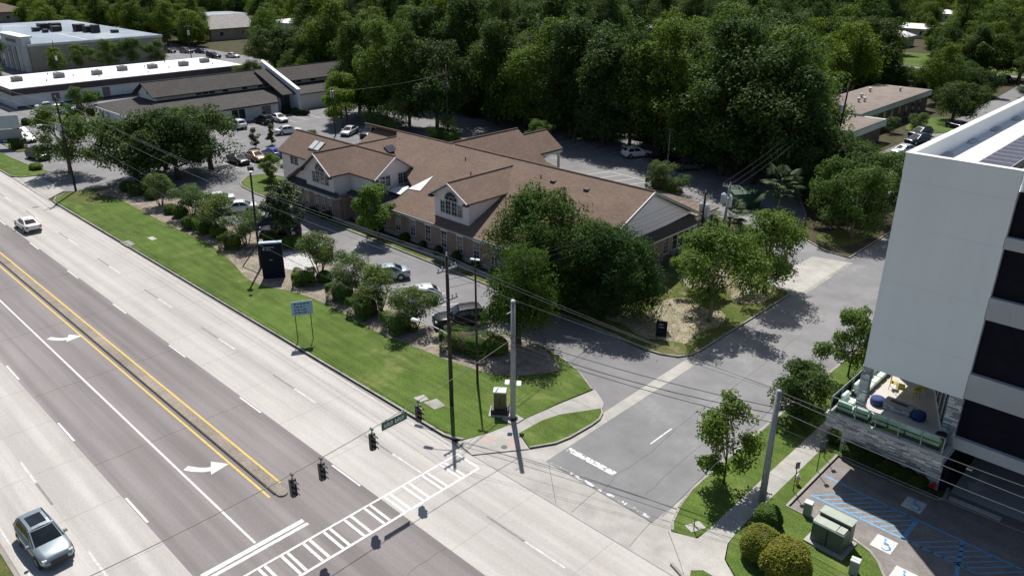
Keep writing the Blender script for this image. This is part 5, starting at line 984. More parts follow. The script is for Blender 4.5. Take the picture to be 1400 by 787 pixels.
(-516,219,87,0),(-514,229,94,0),(-511,237,102,0),(-514,247,90,0),(-513,258,93,1),(-514,278,82,0),(-517,285,99,1),(-512,300,88,0),(-515,304,88,0),
(-519,318,93,0),(-517,333,97,0),(-517,338,110,1),(-520,357,82,0),(-517,364,103,1),(-518,376,90,0),(-520,388,95,1),(-512,403,82,1),(-515,410,97,1),
(-520,427,107,0),(-512,436,106,0),(-515,449,80,0),(-512,459,94,0),(-521,473,84,0),(-521,479,90,0),(-516,494,84,1),(-514,504,97,2),(-505,104,90,0),
(-503,114,77,0),(-508,124,76,0),(-501,133,85,1),(-508,145,91,2),(-505,157,102,1),(-503,170,96,1),(-501,183,82,0),(-508,193,104,2),(-506,201,101,0),
(-508,216,81,2),(-506,225,92,2),(-505,237,102,2),(-501,247,87,0),(-508,263,93,0),(-505,272,94,2),(-504,284,110,2),(-503,295,93,1),(-509,309,80,1),
(-505,316,102,0),(-507,328,84,2),(-508,340,99,0),(-503,353,109,2),(-502,363,109,0),(-507,381,110,1),(-503,392,106,2),(-509,404,85,0),(-508,408,100,1),
(-504,419,91,2),(-506,432,88,0),(-504,447,106,0),(-507,455,97,0),(-508,465,109,1),(-504,478,109,2),(-506,494,97,0),(-508,508,109,0),(-501,516,97,1),
(-495,102,73,0),(-491,116,70,0),(-491,122,88,0),(-492,132,74,2),(-490,142,93,1),(-497,157,89,2),(-494,165,89,0),(-492,185,85,0),(-497,193,91,0),
(-496,202,106,2),(-490,211,101,2),(-496,222,83,0),(-490,238,102,2),(-493,252,97,2),(-492,264,98,1),(-493,277,81,0),(-494,287,93,2),(-495,294,82,2),
(-493,312,82,0),(-494,324,99,0),(-492,332,102,0),(-493,347,94,0),(-490,353,109,2),(-496,363,106,0),(-489,374,98,1),(-495,386,104,1),(-489,402,94,1),
(-491,407,104,0),(-489,421,83,2),(-494,434,95,0),(-493,449,106,2),(-491,461,102,1),(-488,466,106,0),(-494,478,83,2),(-489,492,100,2),(-496,507,87,1),
(-491,511,86,0),(-477,103,88,0),(-484,114,91,2),(-480,128,69,0),(-482,132,71,1),(-479,147,102,0),(-477,155,100,1),(-479,171,86,1),(-486,185,107,1),
(-483,190,101,1),(-481,204,85,0),(-481,215,103,0),(-485,230,108,2),(-480,238,97,1),(-483,255,90,1),(-478,260,89,2),(-478,273,107,1),(-482,281,84,2),
(-478,293,109,0),(-477,309,108,1),(-482,321,97,0),(-478,327,103,0),(-478,344,101,0),(-482,356,81,1),(-482,368,95,1),(-479,373,90,2),(-482,392,98,2),
(-484,398,85,1),(-478,406,101,2),(-486,423,82,0),(-480,438,102,1),(-482,449,106,0),(-480,457,81,2),(-484,468,97,1),(-481,477,107,0),(-479,490,84,0),
(-482,504,110,0),(-480,514,82,1),(-479,521,81,0),(-477,539,86,0),(-466,99,88,1),(-469,115,83,1),(-468,121,76,2),(-470,134,93,2),(-471,150,83,0),
(-469,156,109,0),(-469,170,95,0),(-468,184,82,1),(-471,188,108,1),(-473,208,99,0),(-471,212,87,0),(-466,231,99,1),(-469,236,102,1),(-469,254,89,0),
(-468,261,104,0),(-474,270,98,2),(-466,280,85,1),(-466,299,107,0),(-474,305,110,1),(-468,316,83,1),(-465,328,105,2),(-472,344,89,1),(-468,351,89,0),
(-474,362,89,0),(-470,381,110,0),(-469,391,103,1),(-466,404,98,0),(-469,410,101,2),(-466,427,101,1),(-472,432,93,0),(-472,447,86,0),(-474,456,86,1),
(-466,473,92,0),(-474,479,108,0),(-466,494,106,2),(-475,504,90,2),(-472,514,87,1),(-471,526,95,0),(-467,542,82,0),(-461,102,75,1),(-454,114,79,0),
(-454,124,76,0),(-463,136,108,2),(-458,149,85,0),(-455,154,93,2),(-462,167,98,1),(-461,182,107,0),(-456,196,102,0),(-461,205,105,2),(-459,215,101,0),
(-460,223,97,0),(-458,241,97,1),(-461,248,87,1),(-456,265,93,1),(-463,276,91,0),(-463,284,106,1),(-454,292,81,1),(-458,303,103,0),(-454,321,107,1),
(-461,328,85,2),(-460,344,102,1),(-455,352,108,2),(-454,369,88,0),(-463,376,88,1),(-460,392,81,0),(-454,404,88,0),(-455,412,96,0),(-455,424,103,1),
(-456,434,109,2),(-454,445,88,1),(-461,456,92,1),(-458,472,109,0),(-456,476,89,1),(-460,492,97,1),(-457,502,100,2),(-458,514,92,1),(-463,530,110,0),
(-463,540,103,0),(-456,545,106,2),(-445,123,87,1),(-451,139,91,0),(-443,142,109,0),(-451,160,98,0),(-449,167,99,2),(-444,177,97,0),(-450,193,87,0),
(-451,208,107,2),(-443,217,96,0),(-451,226,90,0),(-451,242,85,0),(-443,247,110,1),(-448,261,84,0),(-443,268,98,1),(-446,288,95,2),(-444,295,101,1),
(-451,305,107,2),(-448,322,107,0),(-444,328,100,0),(-450,346,95,0),(-449,349,82,2),(-447,368,85,2),(-448,376,101,2),(-444,387,94,0),(-449,397,83,1),
(-448,407,102,0),(-445,426,84,0),(-451,438,100,0),(-446,443,98,2),(-450,458,103,1),(-446,465,100,0),(-444,477,88,1),(-443,490,91,2),(-447,501,90,1),
(-446,517,106,1),(-450,526,88,0),(-448,538,109,2),(-447,545,99,1),(-446,560,98,2),(-440,139,91,2),(-434,145,86,1),(-438,161,101,2),(-437,170,108,0),
(-432,180,108,2),(-434,195,80,2),(-435,200,90,0),(-440,213,98,0),(-438,222,107,0),(-436,238,108,0),(-434,247,87,0),(-438,260,103,0),(-437,269,104,0),
(-431,286,107,1),(-433,294,89,0),(-439,309,100,2),(-438,323,100,2),(-439,329,93,2),(-437,338,103,2),(-440,357,81,1),(-431,360,86,0),(-434,377,93,2),
(-433,384,83,0),(-431,398,94,0),(-432,407,98,1),(-437,418,102,0),(-437,433,110,0),(-436,450,98,0),(-438,453,108,2),(-433,464,88,0),(-438,479,101,1),
(-437,494,82,1),(-431,507,90,1),(-437,518,90,2),(-435,529,95,2),(-431,541,107,0),(-440,551,91,1),(-436,561,99,1),(-419,87,93,0),(-424,125,84,1),
(-426,133,75,1),(-425,143,91,0),(-424,161,87,0),(-426,167,99,1),(-429,185,106,2),(-423,188,98,1),(-421,209,105,0),(-420,213,103,2),(-421,232,88,0),
(-424,235,96,2),(-419,248,91,0),(-421,265,97,1),(-428,271,87,2),(-426,287,108,2),(-424,298,89,1),(-426,308,106,0),(-427,314,82,0),(-428,330,102,1),
(-427,338,105,2),(-423,351,88,1),(-425,365,84,1),(-422,373,98,2),(-420,391,101,1),(-425,403,97,2),(-421,407,97,2),(-425,420,89,0),(-422,435,107,2),
(-428,443,90,0),(-424,452,88,1),(-426,472,105,0),(-422,479,105,1),(-428,495,99,0),(-427,503,106,0),(-429,516,108,0),(-423,530,90,1),(-423,541,102,1),
(-428,551,93,2),(-427,565,100,0),(-428,570,92,0),(-417,125,76,1),(-417,133,89,0),(-409,144,81,0),(-413,158,104,2),(-408,172,93,0),(-409,178,103,1),
(-412,190,86,0),(-413,208,88,0),(-414,216,103,2),(-410,227,84,1),(-417,238,94,2),(-411,246,93,1),(-413,266,108,1),(-408,274,81,1),(-414,289,85,0),
(-417,296,95,2),(-411,306,94,2),(-410,322,98,0),(-410,330,97,1),(-415,339,94,1),(-414,357,92,1),(-414,363,96,0),(-411,375,91,2),(-416,389,104,1),
(-410,400,82,1),(-413,414,102,0),(-410,421,107,0),(-410,438,95,1),(-408,441,81,2),(-412,454,100,1),(-415,471,92,2),(-411,478,92,0),(-410,493,90,0),
(-416,499,83,2),(-410,518,82,1),(-414,523,101,1),(-410,535,98,0),(-416,546,102,0),(-409,564,101,0),(-414,576,101,2),(-409,585,105,1),(-403,86,86,2),
(-404,121,75,0),(-402,132,74,2),(-401,148,88,0),(-398,156,80,1),(-397,174,96,1),(-396,182,102,2),(-401,196,106,2),(-403,199,96,0),(-401,212,93,0),
(-401,228,85,0),(-403,243,92,2),(-404,253,90,0),(-405,263,83,0),(-406,274,84,2),(-405,288,90,2),(-396,296,82,1),(-404,306,109,0),(-400,316,83,1),
(-399,331,97,0),(-397,342,90,2),(-406,354,105,2),(-402,365,93,2),(-397,376,94,1),(-403,392,83,2),(-401,399,91,0),(-397,409,100,1),(-403,419,99,2),
(-396,437,93,0),(-398,448,82,0),(-398,455,92,1),(-405,467,87,1),(-403,480,99,0),(-401,491,82,0),(-404,502,87,0),(-403,513,83,0),(-400,527,86,0),
(-402,536,81,0),(-406,552,83,1),(-398,556,83,1),(-403,576,83,0),(-401,582,102,2),(-399,592,81,2),(-391,122,93,1),(-385,138,93,1),(-391,150,108,0),
(-386,156,101,0),(-391,173,94,0),(-387,180,92,1),(-385,190,87,0),(-389,205,93,0),(-394,213,101,0),(-390,230,107,0),(-385,237,94,0),(-394,246,109,0),
(-392,260,99,1),(-394,274,109,1),(-393,289,107,0),(-393,300,84,0),(-386,304,108,0),(-389,315,106,0),(-392,328,103,2),(-391,345,92,1),(-385,352,96,2),
(-392,362,104,0),(-390,378,85,0),(-387,384,109,0),(-391,401,96,0),(-390,412,103,1),(-386,425,104,2),(-391,431,102,0),(-391,445,87,0),(-391,459,97,0),
(-392,470,110,1),(-385,476,94,1),(-390,491,96,2),(-389,502,84,0),(-390,510,102,0),(-393,524,94,2),(-388,540,86,0),(-390,552,96,1),(-385,564,97,2),
(-388,575,84,1),(-392,582,93,1),(-392,593,83,0),(-387,602,98,0),(-383,78,70,0),(-381,85,89,2),(-376,124,82,0),(-376,138,91,0),(-373,144,93,1),
(-374,158,102,1),(-381,168,109,0),(-375,185,81,2),(-377,192,97,2),(-375,206,104,1),(-378,220,109,2),(-374,228,95,0),(-381,239,80,0),(-382,253,103,0),
(-376,259,106,1),(-380,271,93,1),(-378,284,85,0),(-379,297,105,1),(-381,305,89,0),(-374,317,88,2),(-375,335,98,2),(-383,342,101,1),(-382,356,99,1),
(-381,365,98,1),(-377,377,94,2),(-377,391,101,2),(-378,400,98,0),(-377,406,84,0),(-374,425,84,1),(-382,430,89,2),(-379,443,97,0),(-381,459,105,2),
(-376,468,83,0),(-383,476,102,0),(-376,496,96,1),(-376,507,93,1),(-375,511,108,2),(-378,524,95,0),(-382,540,102,0),(-375,546,87,0),(-378,564,100,1),
(-377,572,94,0),(-379,581,103,0),(-378,593,108,0),(-380,605,109,1),(-367,81,92,1),(-365,86,81,0),(-368,104,88,0),(-368,111,76,2),(-362,119,79,2),
(-371,132,79,1),(-366,146,106,0),(-368,162,82,0),(-366,172,97,0),(-366,180,83,2),(-368,192,92,2),(-371,203,99,1),(-370,220,98,0),(-368,229,87,0),
(-367,236,90,1),(-366,251,107,1),(-367,260,105,1),(-364,271,91,1),(-364,287,101,0),(-362,296,84,2),(-368,312,96,0),(-365,322,89,1),(-364,332,105,0),
(-367,340,92,2),(-363,358,106,0),(-370,368,82,1),(-370,381,86,0),(-368,388,80,0),(-363,396,88,0),(-367,410,107,1),(-366,421,81,0),(-369,437,92,0),
(-368,443,106,2),(-367,459,82,0),(-364,471,84,1),(-369,484,110,0),(-371,492,100,1),(-363,505,80,2),(-365,510,108,0),(-371,530,84,1),(-369,539,108,0),
(-362,550,91,0),(-363,564,91,0),(-371,571,97,0),(-369,586,108,0),(-370,591,85,2),(-367,607,85,2),(-362,615,103,1),(-355,76,79,2),(-356,110,88,1),
(-356,123,71,1),(-360,133,81,2),(-360,149,90,0),(-358,156,85,0),(-354,166,93,0),(-354,178,95,0),(-358,193,107,2),(-359,208,92,0),(-352,217,109,1),
(-357,222,104,0),(-358,237,91,1),(-352,254,91,0),(-354,264,101,1),(-358,276,103,2),(-352,280,100,0),(-354,297,88,0),(-353,310,100,2),(-357,316,83,0),
(-352,334,88,0),(-357,346,93,0),(-352,353,104,0),(-360,367,86,2),(-354,372,91,2),(-352,392,98,0),(-358,396,102,0),(-357,406,80,2),(-358,422,86,2),
(-352,430,80,2),(-351,442,85,2),(-353,461,98,1),(-359,470,96,2),(-357,480,108,0),(-358,491,92,2),(-355,500,89,0),(-358,514,91,2),(-354,531,106,2),
(-356,534,110,1),(-355,547,82,2),(-354,565,105,1),(-352,570,103,0),(-358,584,100,2),(-358,598,84,1),(-355,602,109,2),(-355,620,104,2),(-340,67,93,0),
(-347,79,92,2),(-348,102,84,0),(-341,110,70,0),(-345,126,88,2),(-345,132,88,0),(-342,147,100,1),(-347,171,104,1),(-340,178,103,0),(-348,188,87,1),
(-347,202,100,1),(-347,212,97,0),(-346,225,87,1),(-342,240,88,0),(-343,254,91,1),(-340,258,97,0),(-342,278,96,0),(-342,284,86,0),(-344,292,100,1),
(-348,303,101,0),(-340,321,87,2),(-343,331,84,1),(-340,344,105,2),(-346,356,93,0),(-345,363,108,1),(-341,380,93,1),(-345,387,90,0),(-339,398,109,2),
(-345,412,101,2),(-347,421,98,2),(-346,432,83,0),(-342,443,96,0),(-345,455,98,2),(-344,468,108,2),(-340,481,98,0),(-343,492,86,2),(-348,502,90,2),
(-343,514,82,0),(-347,528,80,0),(-343,541,104,2),(-347,550,94,0),(-341,561,92,2),(-344,568,96,2),(-341,585,91,1),(-342,594,83,1),(-340,603,86,2),
(-340,619,85,0),(-342,631,88,1),(-333,69,87,0),(-336,75,81,1),(-334,99,76,0),(-334,117,91,1),(-328,128,89,1),(-334,178,81,1),(-335,193,89,1),
(-330,201,103,1),(-334,217,83,1),(-336,229,110,0),(-328,238,102,0),(-331,247,110,0),(-334,258,85,1),(-330,270,88,0),(-330,284,83,1),(-328,298,109,1),
(-333,309,90,1),(-332,321,89,2),(-336,326,106,1),(-332,342,104,2),(-329,355,87,2),(-334,367,98,2),(-336,373,106,1),(-335,390,109,1),(-332,396,85,0),
(-332,411,82,2),(-332,418,82,0),(-330,430,109,2),(-328,448,87,1),(-337,462,110,1),(-329,467,109,0),(-333,478,87,2),(-329,487,97,1),(-336,507,80,0),
(-327,517,87,0),(-333,524,97,0),(-331,537,101,2),(-331,553,103,0),(-331,557,89,0),(-334,574,88,0),(-334,585,83,1),(-330,599,82,1),(-335,610,94,0),
(-334,615,96,0),(-329,628,82,1),(-325,122,82,2),(-318,178,90,0),(-323,193,106,2),(-324,202,93,1),(-323,216,100,0),(-325,228,81,0),(-323,242,107,1),
(-325,251,85,0),(-319,265,102,2),(-325,272,106,1),(-323,280,103,0),(-324,301,88,2),(-322,305,84,2),(-318,317,81,1),(-317,331,90,1),(-324,345,93,1),
(-316,355,93,2),(-320,369,107,2),(-319,380,91,1),(-322,390,93,0),(-322,395,90,2),(-325,414,98,2),(-319,423,91,0),(-318,435,99,1),(-318,441,102,2),
(-322,456,90,1),(-323,470,107,1),(-317,477,84,1),(-316,487,97,0),(-322,500,100,0),(-316,518,96,0),(-321,523,83,2),(-324,538,102,0),(-318,550,96,2),
(-320,563,104,0),(-317,574,92,0),(-318,588,90,0),(-320,596,97,1),(-316,605,96,1),(-316,615,106,2),(-320,627,104,1),(-319,637,94,0),(-307,125,77,1),
(-309,177,93,0),(-310,189,86,0),(-308,203,82,0),(-308,218,80,1),(-307,224,83,2),(-310,242,85,2),(-308,248,106,0),(-313,264,103,1),(-309,276,109,1),
(-311,285,92,0),(-306,297,87,0),(-306,307,102,1),(-306,322,105,1),(-310,327,106,0),(-307,343,102,2),(-306,354,86,2),(-307,367,101,0),(-308,377,85,2),
(-310,392,100,1),(-308,400,89,0),(-311,414,90,1),(-306,427,104,0),(-310,437,108,0),(-312,442,90,2),(-311,453,87,2),(-305,464,89,0),(-311,479,81,1),
(-308,488,98,1),(-306,504,96,0),(-308,512,92,0),(-305,522,110,0),(-305,542,88,1),(-306,546,85,0),(-305,564,88,2),(-310,570,103,1),(-313,585,99,0),
(-307,591,102,0),(-305,603,97,0),(-310,616,90,0),(-314,633,101,0),(-304,640,81,0),(-297,182,102,1),(-293,197,81,0),(-296,203,90,0),(-301,219,94,2),
(-298,230,94,0),(-298,234,84,0),(-302,249,102,0),(-296,257,90,1),(-295,272,87,0),(-301,285,104,1),(-296,301,107,0),(-294,307,94,0),(-296,316,104,2),
(-294,330,104,0),(-294,340,103,2),(-301,357,93,0),(-302,364,96,1),(-297,372,108,0),(-301,385,90,0),(-298,402,101,0),(-297,410,97,0),(-297,425,87,0),
(-301,430,81,0),(-294,447,109,1),(-295,458,85,2),(-302,470,90,0),(-299,484,104,2),(-297,495,99,1),(-297,503,102,1),(-302,517,105,1),(-298,522,95,0),
(-301,541,96,0),(-295,553,96,0),(-296,563,104,0),(-301,571,92,1),(-293,588,106,2),(-298,599,101,0),(-301,609,95,1),(-296,615,94,0),(-298,627,97,1),
(-301,643,103,2),(-299,654,94,0),(-290,185,94,0),(-290,191,109,1),(-282,204,104,0),(-288,211,109,1),(-283,222,95,2),(-287,242,83,2),(-282,248,83,0),
(-290,258,90,2),(-282,269,101,0),(-282,289,90,1),(-289,299,106,2),(-286,309,88,0),(-289,322,91,0),(-287,332,87,0),(-282,340,87,0),(-286,350,109,2),
(-284,368,86,0),(-288,378,80,2),(-288,384,95,2),(-289,398,107,2),(-284,410,89,0),(-287,426,94,0),(-290,437,87,0),(-291,448,86,0),(-283,453,87,2),
(-287,465,94,1),(-285,480,82,1),(-289,495,88,0),(-288,501,92,0),(-282,519,89,1),(-288,523,107,1),(-289,535,101,0),(-283,550,92,2),(-288,562,97,1),
(-289,568,84,0),(-287,580,101,2),(-283,592,92,1),(-286,609,85,2),(-289,619,95,0),(-288,630,86,0),(-289,642,98,2),(-288,652,108,0),(-275,194,90,1),
(-270,207,85,0),(-277,220,108,1),(-276,231,86,0),(-277,243,99,0),(-270,247,91,2),(-272,258,103,1),(-278,273,108,1),(-273,281,108,0),(-277,296,106,1),
(-278,311,85,0),(-276,319,108,0),(-273,330,108,0),(-278,342,97,0),(-277,351,99,1),(-277,366,108,1),(-276,381,81,0),(-275,387,87,0),(-279,403,85,0),
(-279,410,94,2),(-274,418,81,0),(-276,437,86,0),(-271,443,107,0),(-278,454,82,0),(-271,467,106,2),(-274,485,92,0),(-276,492,105,1),(-276,502,91,1),
(-271,514,89,2),(-276,527,96,0),(-272,537,98,0),(-275,553,81,0),(-271,556,102,2),(-278,568,93,0),(-276,587,102,0),(-277,593,93,0),(-278,602,110,1),
(-279,618,93,1),(-275,626,81,2),(-272,642,104,0),(-279,650,102,1),(-274,665,90,0),(-266,204,96,1),(-261,214,86,0),(-262,230,91,1),(-263,237,102,1),
(-265,248,107,1),(-260,260,101,1),(-268,277,90,1),(-261,288,82,2),(-266,297,92,2),(-262,310,97,0),(-261,319,85,2),(-260,334,89,1),(-268,338,88,0),
(-262,350,88,2),(-259,364,108,1),(-262,374,88,1),(-266,385,98,0),(-264,398,99,1),(-265,413,87,1),(-261,420,96,1),(-268,431,102,0),(-258,443,81,2),
(-258,459,105,1),(-268,464,89,0),(-262,477,107,2),(-263,487,93,0),(-267,504,106,2),(-262,511,86,0),(-261,527,101,2),(-258,536,85,1),(-258,545,98,0),
(-259,556,97,1),(-259,576,96,2),(-266,582,84,0),(-263,592,86,1),(-259,604,109,1),(-259,617,89,1),(-263,633,94,0),(-264,641,95,2),(-262,650,88,0),
(-258,660,110,1),(-254,213,104,0),(-255,222,81,1),(-252,236,93,0),(-256,249,109,0),(-255,262,103,1),(-253,270,104,0),(-247,288,88,2),(-249,291,97,1),
(-253,304,87,0),(-251,323,99,1),(-251,329,97,0),(-255,345,105,0),(-247,350,90,0),(-247,369,103,1),(-249,373,93,0),(-249,387,93,0),(-248,396,86,1),
(-251,411,108,0),(-252,419,97,0),(-248,438,95,1),(-251,443,106,0),(-252,460,100,2),(-255,472,97,0),(-248,478,100,1),(-250,494,86,2),(-248,502,93,0),
(-256,518,86,2),(-249,524,86,1),(-249,538,85,0),(-251,553,105,1),(-250,559,109,0),(-252,574,100,0),(-252,587,97,2),(-253,592,101,0),(-251,610,101,0),
(-249,620,90,1),(-255,625,109,0),(-254,642,81,2),(-248,650,82,0),(-252,667,88,2),(-247,672,84,0),(-243,242,100,0),(-239,246,92,1),(-235,266,83,1),
(-239,270,104,2),(-244,284,91,0),(-239,292,97,2),(-244,310,92,0),(-243,317,96,0),(-237,327,107,2),(-240,344,104,1),(-244,353,85,0),(-244,367,103,1),
(-243,380,91,1),(-244,393,92,2),(-240,399,86,2),(-237,409,107,0),(-236,422,80,2),(-242,438,99,0),(-242,449,94,0),(-243,459,94,0),(-242,464,102,1),
(-235,482,88,2),(-244,491,81,1),(-241,504,106,0),(-236,512,94,0),(-238,530,94,0),(-242,534,84,0),(-240,550,103,1),(-236,556,104,0),(-236,570,99,0),
(-235,585,104,1),(-238,592,110,2),(-239,606,107,0),(-238,617,81,0),(-241,630,92,0),(-240,640,81,2),(-242,654,98,2),(-239,669,99,0),(-242,674,83,0),
(-232,248,81,2),(-231,266,102,1),(-225,272,92,1),(-231,289,108,0),(-229,297,108,2),(-230,305,88,0),(-227,319,86,1),(-233,329,100,0),(-228,345,90,2),
(-228,351,82,1),(-229,369,94,0),(-225,375,94,1),(-233,387,101,2),(-232,396,85,0),(-232,412,109,1),(-225,422,108,1),(-226,432,84,0),(-226,442,97,1),
(-225,461,105,1),(-225,470,97,1),(-233,476,80,0),(-224,490,110,2),(-227,502,103,0),(-233,513,84,0),(-226,527,95,1),(-232,536,89,2),(-225,549,89,1),
(-230,560,90,0),(-228,568,100,2),(-233,584,108,2),(-226,599,101,0),(-224,603,93,1),(-232,617,95,0),(-232,625,100,0),(-226,640,107,0),(-227,648,85,1),
(-227,667,91,1),(-224,671,95,1),(-216,263,105,0),(-220,278,89,2),(-217,280,100,1),(-213,300,82,1),(-217,304,91,1),(-220,316,90,0),(-214,330,87,2),
(-218,347,90,0),(-220,356,84,0),(-216,363,91,2),(-220,378,97,1),(-220,390,90,1),(-213,397,84,0),(-221,414,97,2),(-221,424,99,0),(-221,438,85,2),
(-216,444,103,0),(-217,454,101,0),(-218,467,94,1),(-221,483,82,2),(-217,492,87,0),(-214,499,90,0),(-218,510,97,1),(-221,525,100,1),(-217,542,91,2),
(-215,545,97,0),(-218,563,88,1),(-217,570,105,0),(-219,587,99,2),(-213,592,85,1),(-217,610,98,1),(-215,620,101,0),(-221,633,96,1),(-217,639,94,1),
(-218,651,90,1),(-221,660,97,0),(-220,678,101,1),(-212,684,92,1),(-204,264,86,1),(-209,277,90,2),(-202,287,105,0),(-206,295,109,0),(-204,310,107,0),
(-202,323,109,2),(-202,335,110,2),(-203,340,104,0),(-207,352,98,1),(-202,366,85,2),(-204,380,90,0),(-210,388,103,0),(-209,398,84,0),(-205,409,109,0),
(-209,426,86,0),(-204,431,80,2),(-210,446,81,0),(-206,458,86,0),(-207,471,88,2),(-204,476,94,0),(-204,494,97,1),(-205,504,106,0),(-202,513,99,1),
(-201,527,96,0),(-204,538,90,0),(-208,553,102,0),(-206,564,96,0),(-201,574,92,0),(-209,583,96,1),(-209,598,83,2),(-206,605,97,1),(-208,616,83,2),
(-205,628,99,0),(-208,644,97,2),(-206,654,99,1),(-204,663,100,2),(-203,675,100,1),(-189,277,81,2),(-190,282,96,1),(-197,295,95,0),(-196,303,110,2),
(-192,317,83,1),(-192,327,87,0),(-190,344,98,1),(-193,350,80,2),(-192,365,98,1),(-192,372,82,1),(-192,386,101,0),(-190,397,95,0),(-190,408,104,0),
(-197,424,107,0),(-195,431,89,2),(-195,444,104,2),(-190,461,82,0),(-191,473,90,0),(-196,480,96,2),(-192,487,88,1),(-195,499,100,1),(-199,513,93,2),
(-190,523,107,1),(-198,536,106,1),(-190,548,81,2),(-193,562,107,0),(-196,576,89,0),(-191,586,93,0),(-194,594,105,1),(-192,610,91,0),(-192,622,84,1),
(-193,627,85,0),(-192,642,102,2),(-196,654,92,0),(-191,668,81,0),(-190,676,102,1),(-193,687,92,0),(-184,288,110,0),(-181,295,99,1),(-181,305,106,0),
(-180,320,84,1),(-186,327,91,0),(-186,345,88,0),(-179,357,106,2),(-186,366,98,0),(-179,380,85,2),(-181,387,101,0),(-179,404,84,2),(-187,410,80,0),
(-182,418,98,0),(-180,432,99,1),(-184,446,98,2),(-178,457,95,1),(-178,469,109,0),(-186,482,108,0),(-187,492,92,0),(-180,506,84,0),(-183,512,89,0),
(-179,525,101,2),(-187,537,101,2),(-179,550,99,0),(-179,559,109,1),(-185,571,93,0),(-180,581,88,2),(-185,597,105,0),(-187,602,80,0),(-185,622,94,2),
(-180,629,84,0),(-180,638,100,0),(-179,649,82,1),(-182,665,86,1),(-184,679,101,1),(-184,684,86,1),(-171,284,93,0),(-173,292,87,1),(-174,311,102,0),
(-174,324,90,1),(-168,329,91,2),(-172,343,80,2),(-172,357,81,0),(-175,369,82,2),(-171,372,100,1),(-170,391,93,0),(-172,398,85,1),(-170,407,99,0),
(-169,422,103,2),(-175,438,103,0),(-170,449,83,1),(-175,454,107,0),(-172,464,81,1),(-174,479,99,2),(-167,494,99,0),(-170,503,101,1),(-174,519,96,0),
(-166,530,91,1),(-172,540,83,2),(-174,551,91,0),(-169,558,97,2),(-171,575,99,2),(-170,585,108,0),(-169,598,90,1),(-175,603,106,2),(-171,618,107,0),
(-169,633,88,1),(-169,637,89,1),(-171,657,103,0),(-168,664,85,1),(-175,675,82,0),(-172,687,98,0),(-162,288,106,0),(-156,293,103,0),(-157,312,98,0),
(-158,319,86,0),(-158,334,91,0),(-163,337,96,0),(-163,357,82,0),(-163,369,83,2),(-156,375,84,1),(-160,385,100,0),(-156,400,106,2),(-159,412,82,1),
(-159,422,106,1),(-164,434,87,1),(-161,450,101,1),(-164,453,107,0),(-162,470,101,1),(-162,485,86,0),(-158,492,91,1),(-161,504,94,1),(-161,519,104,1),
(-156,526,108,2),(-157,538,107,0),(-164,548,86,1),(-156,563,82,0),(-162,569,103,0),(-158,582,109,2),(-160,594,81,0),(-158,606,89,0),(-163,617,97,2),
(-156,632,87,1),(-158,640,96,2),(-161,651,80,0),(-160,659,97,0),(-156,674,81,2),(-155,684,95,0),(-164,698,97,1),(-147,296,93,2),(-150,306,98,1),
(-143,316,86,2),(-143,332,109,2),(-143,345,109,0),(-146,350,81,2),(-150,370,88,0),(-147,377,80,0),(-150,387,80,1),(-146,396,95,0),(-148,408,106,1),
(-147,418,102,0),(-152,431,85,0),(-148,448,92,2),(-151,455,87,0),(-149,467,106,0),(-144,480,91,0),(-146,492,94,1),(-152,501,105,0),(-152,519,104,1),
(-148,523,89,1),(-144,538,89,1),(-145,554,107,0),(-148,562,96,0),(-151,576,92,2),(-152,584,97,0),(-153,594,103,0),(-151,608,86,0),(-144,614,88,1),
(-152,629,110,0),(-152,640,105,0),(-147,653,107,0),(-150,664,98,1),(-145,679,101,1),(-144,685,95,0),(-152,699,102,0),(-138,303,99,0),(-132,320,105,1),
(-135,328,82,2),(-132,341,95,2),(-136,352,85,0),(-135,370,106,2),(-140,373,83,1),(-135,390,90,0),(-138,402,99,0),(-140,407,103,1),(-137,419,109,0),
(-137,436,94,1),(-141,443,109,2),(-134,460,93,0),(-135,468,94,1),(-139,484,104,0),(-141,494,84,0),(-137,498,108,1),(-135,518,96,0),(-132,525,87,1),
(-135,541,83,0),(-135,549,96,2),(-136,561,93,2),(-138,573,96,0),(-141,584,81,2),(-136,596,99,1),(-139,610,88,1),(-133,617,84,2),(-134,632,96,1),
(-136,637,99,0),(-138,653,96,0),(-140,668,105,0),(-141,675,99,0),(-133,684,80,0),(-137,702,110,2),(-128,305,99,0),(-125,321,93,2),(-122,335,82,0),
(-130,346,101,0),(-124,350,92,1),(-122,386,91,1),(-126,424,83,1),(-123,439,95,0),(-127,460,100,1),(-124,472,93,1),(-123,485,98,0),(-125,490,89,1),
(-123,507,88,1),(-127,511,104,0),(-123,526,108,2),(-124,542,95,2),(-122,546,98,2),(-126,561,81,2),(-123,574,101,1),(-130,588,87,1),(-123,595,89,1),
(-129,609,95,0),(-129,619,84,2),(-123,628,89,1),(-125,636,101,0),(-123,648,104,1),(-121,659,81,2),(-122,679,93,0),(-126,691,85,2),(-129,698,92,0),
(-116,312,89,1),(-118,341,95,1),(-115,352,89,0),(-115,367,82,0),(-117,377,93,0),(-110,419,104,0),(-114,436,108,0),(-110,447,104,2),(-109,461,81,2),
(-112,473,89,1),(-115,477,83,1),(-118,495,81,0),(-110,501,91,2),(-117,510,93,0),(-111,529,85,1),(-118,534,86,1),(-117,550,87,1),(-111,560,101,0),
(-118,574,87,0),(-114,587,109,0),(-115,599,100,0),(-112,610,106,2),(-113,619,85,2),(-110,632,83,1),(-110,638,105,0),(-111,649,106,1),(-115,660,104,1),
(-104,333,83,0),(-98,353,110,1),(-101,361,54,2),(-100,379,100,1),(-101,384,110,0),(-100,400,93,1),(-98,408,82,2),(-101,421,105,0),(-99,433,85,1),
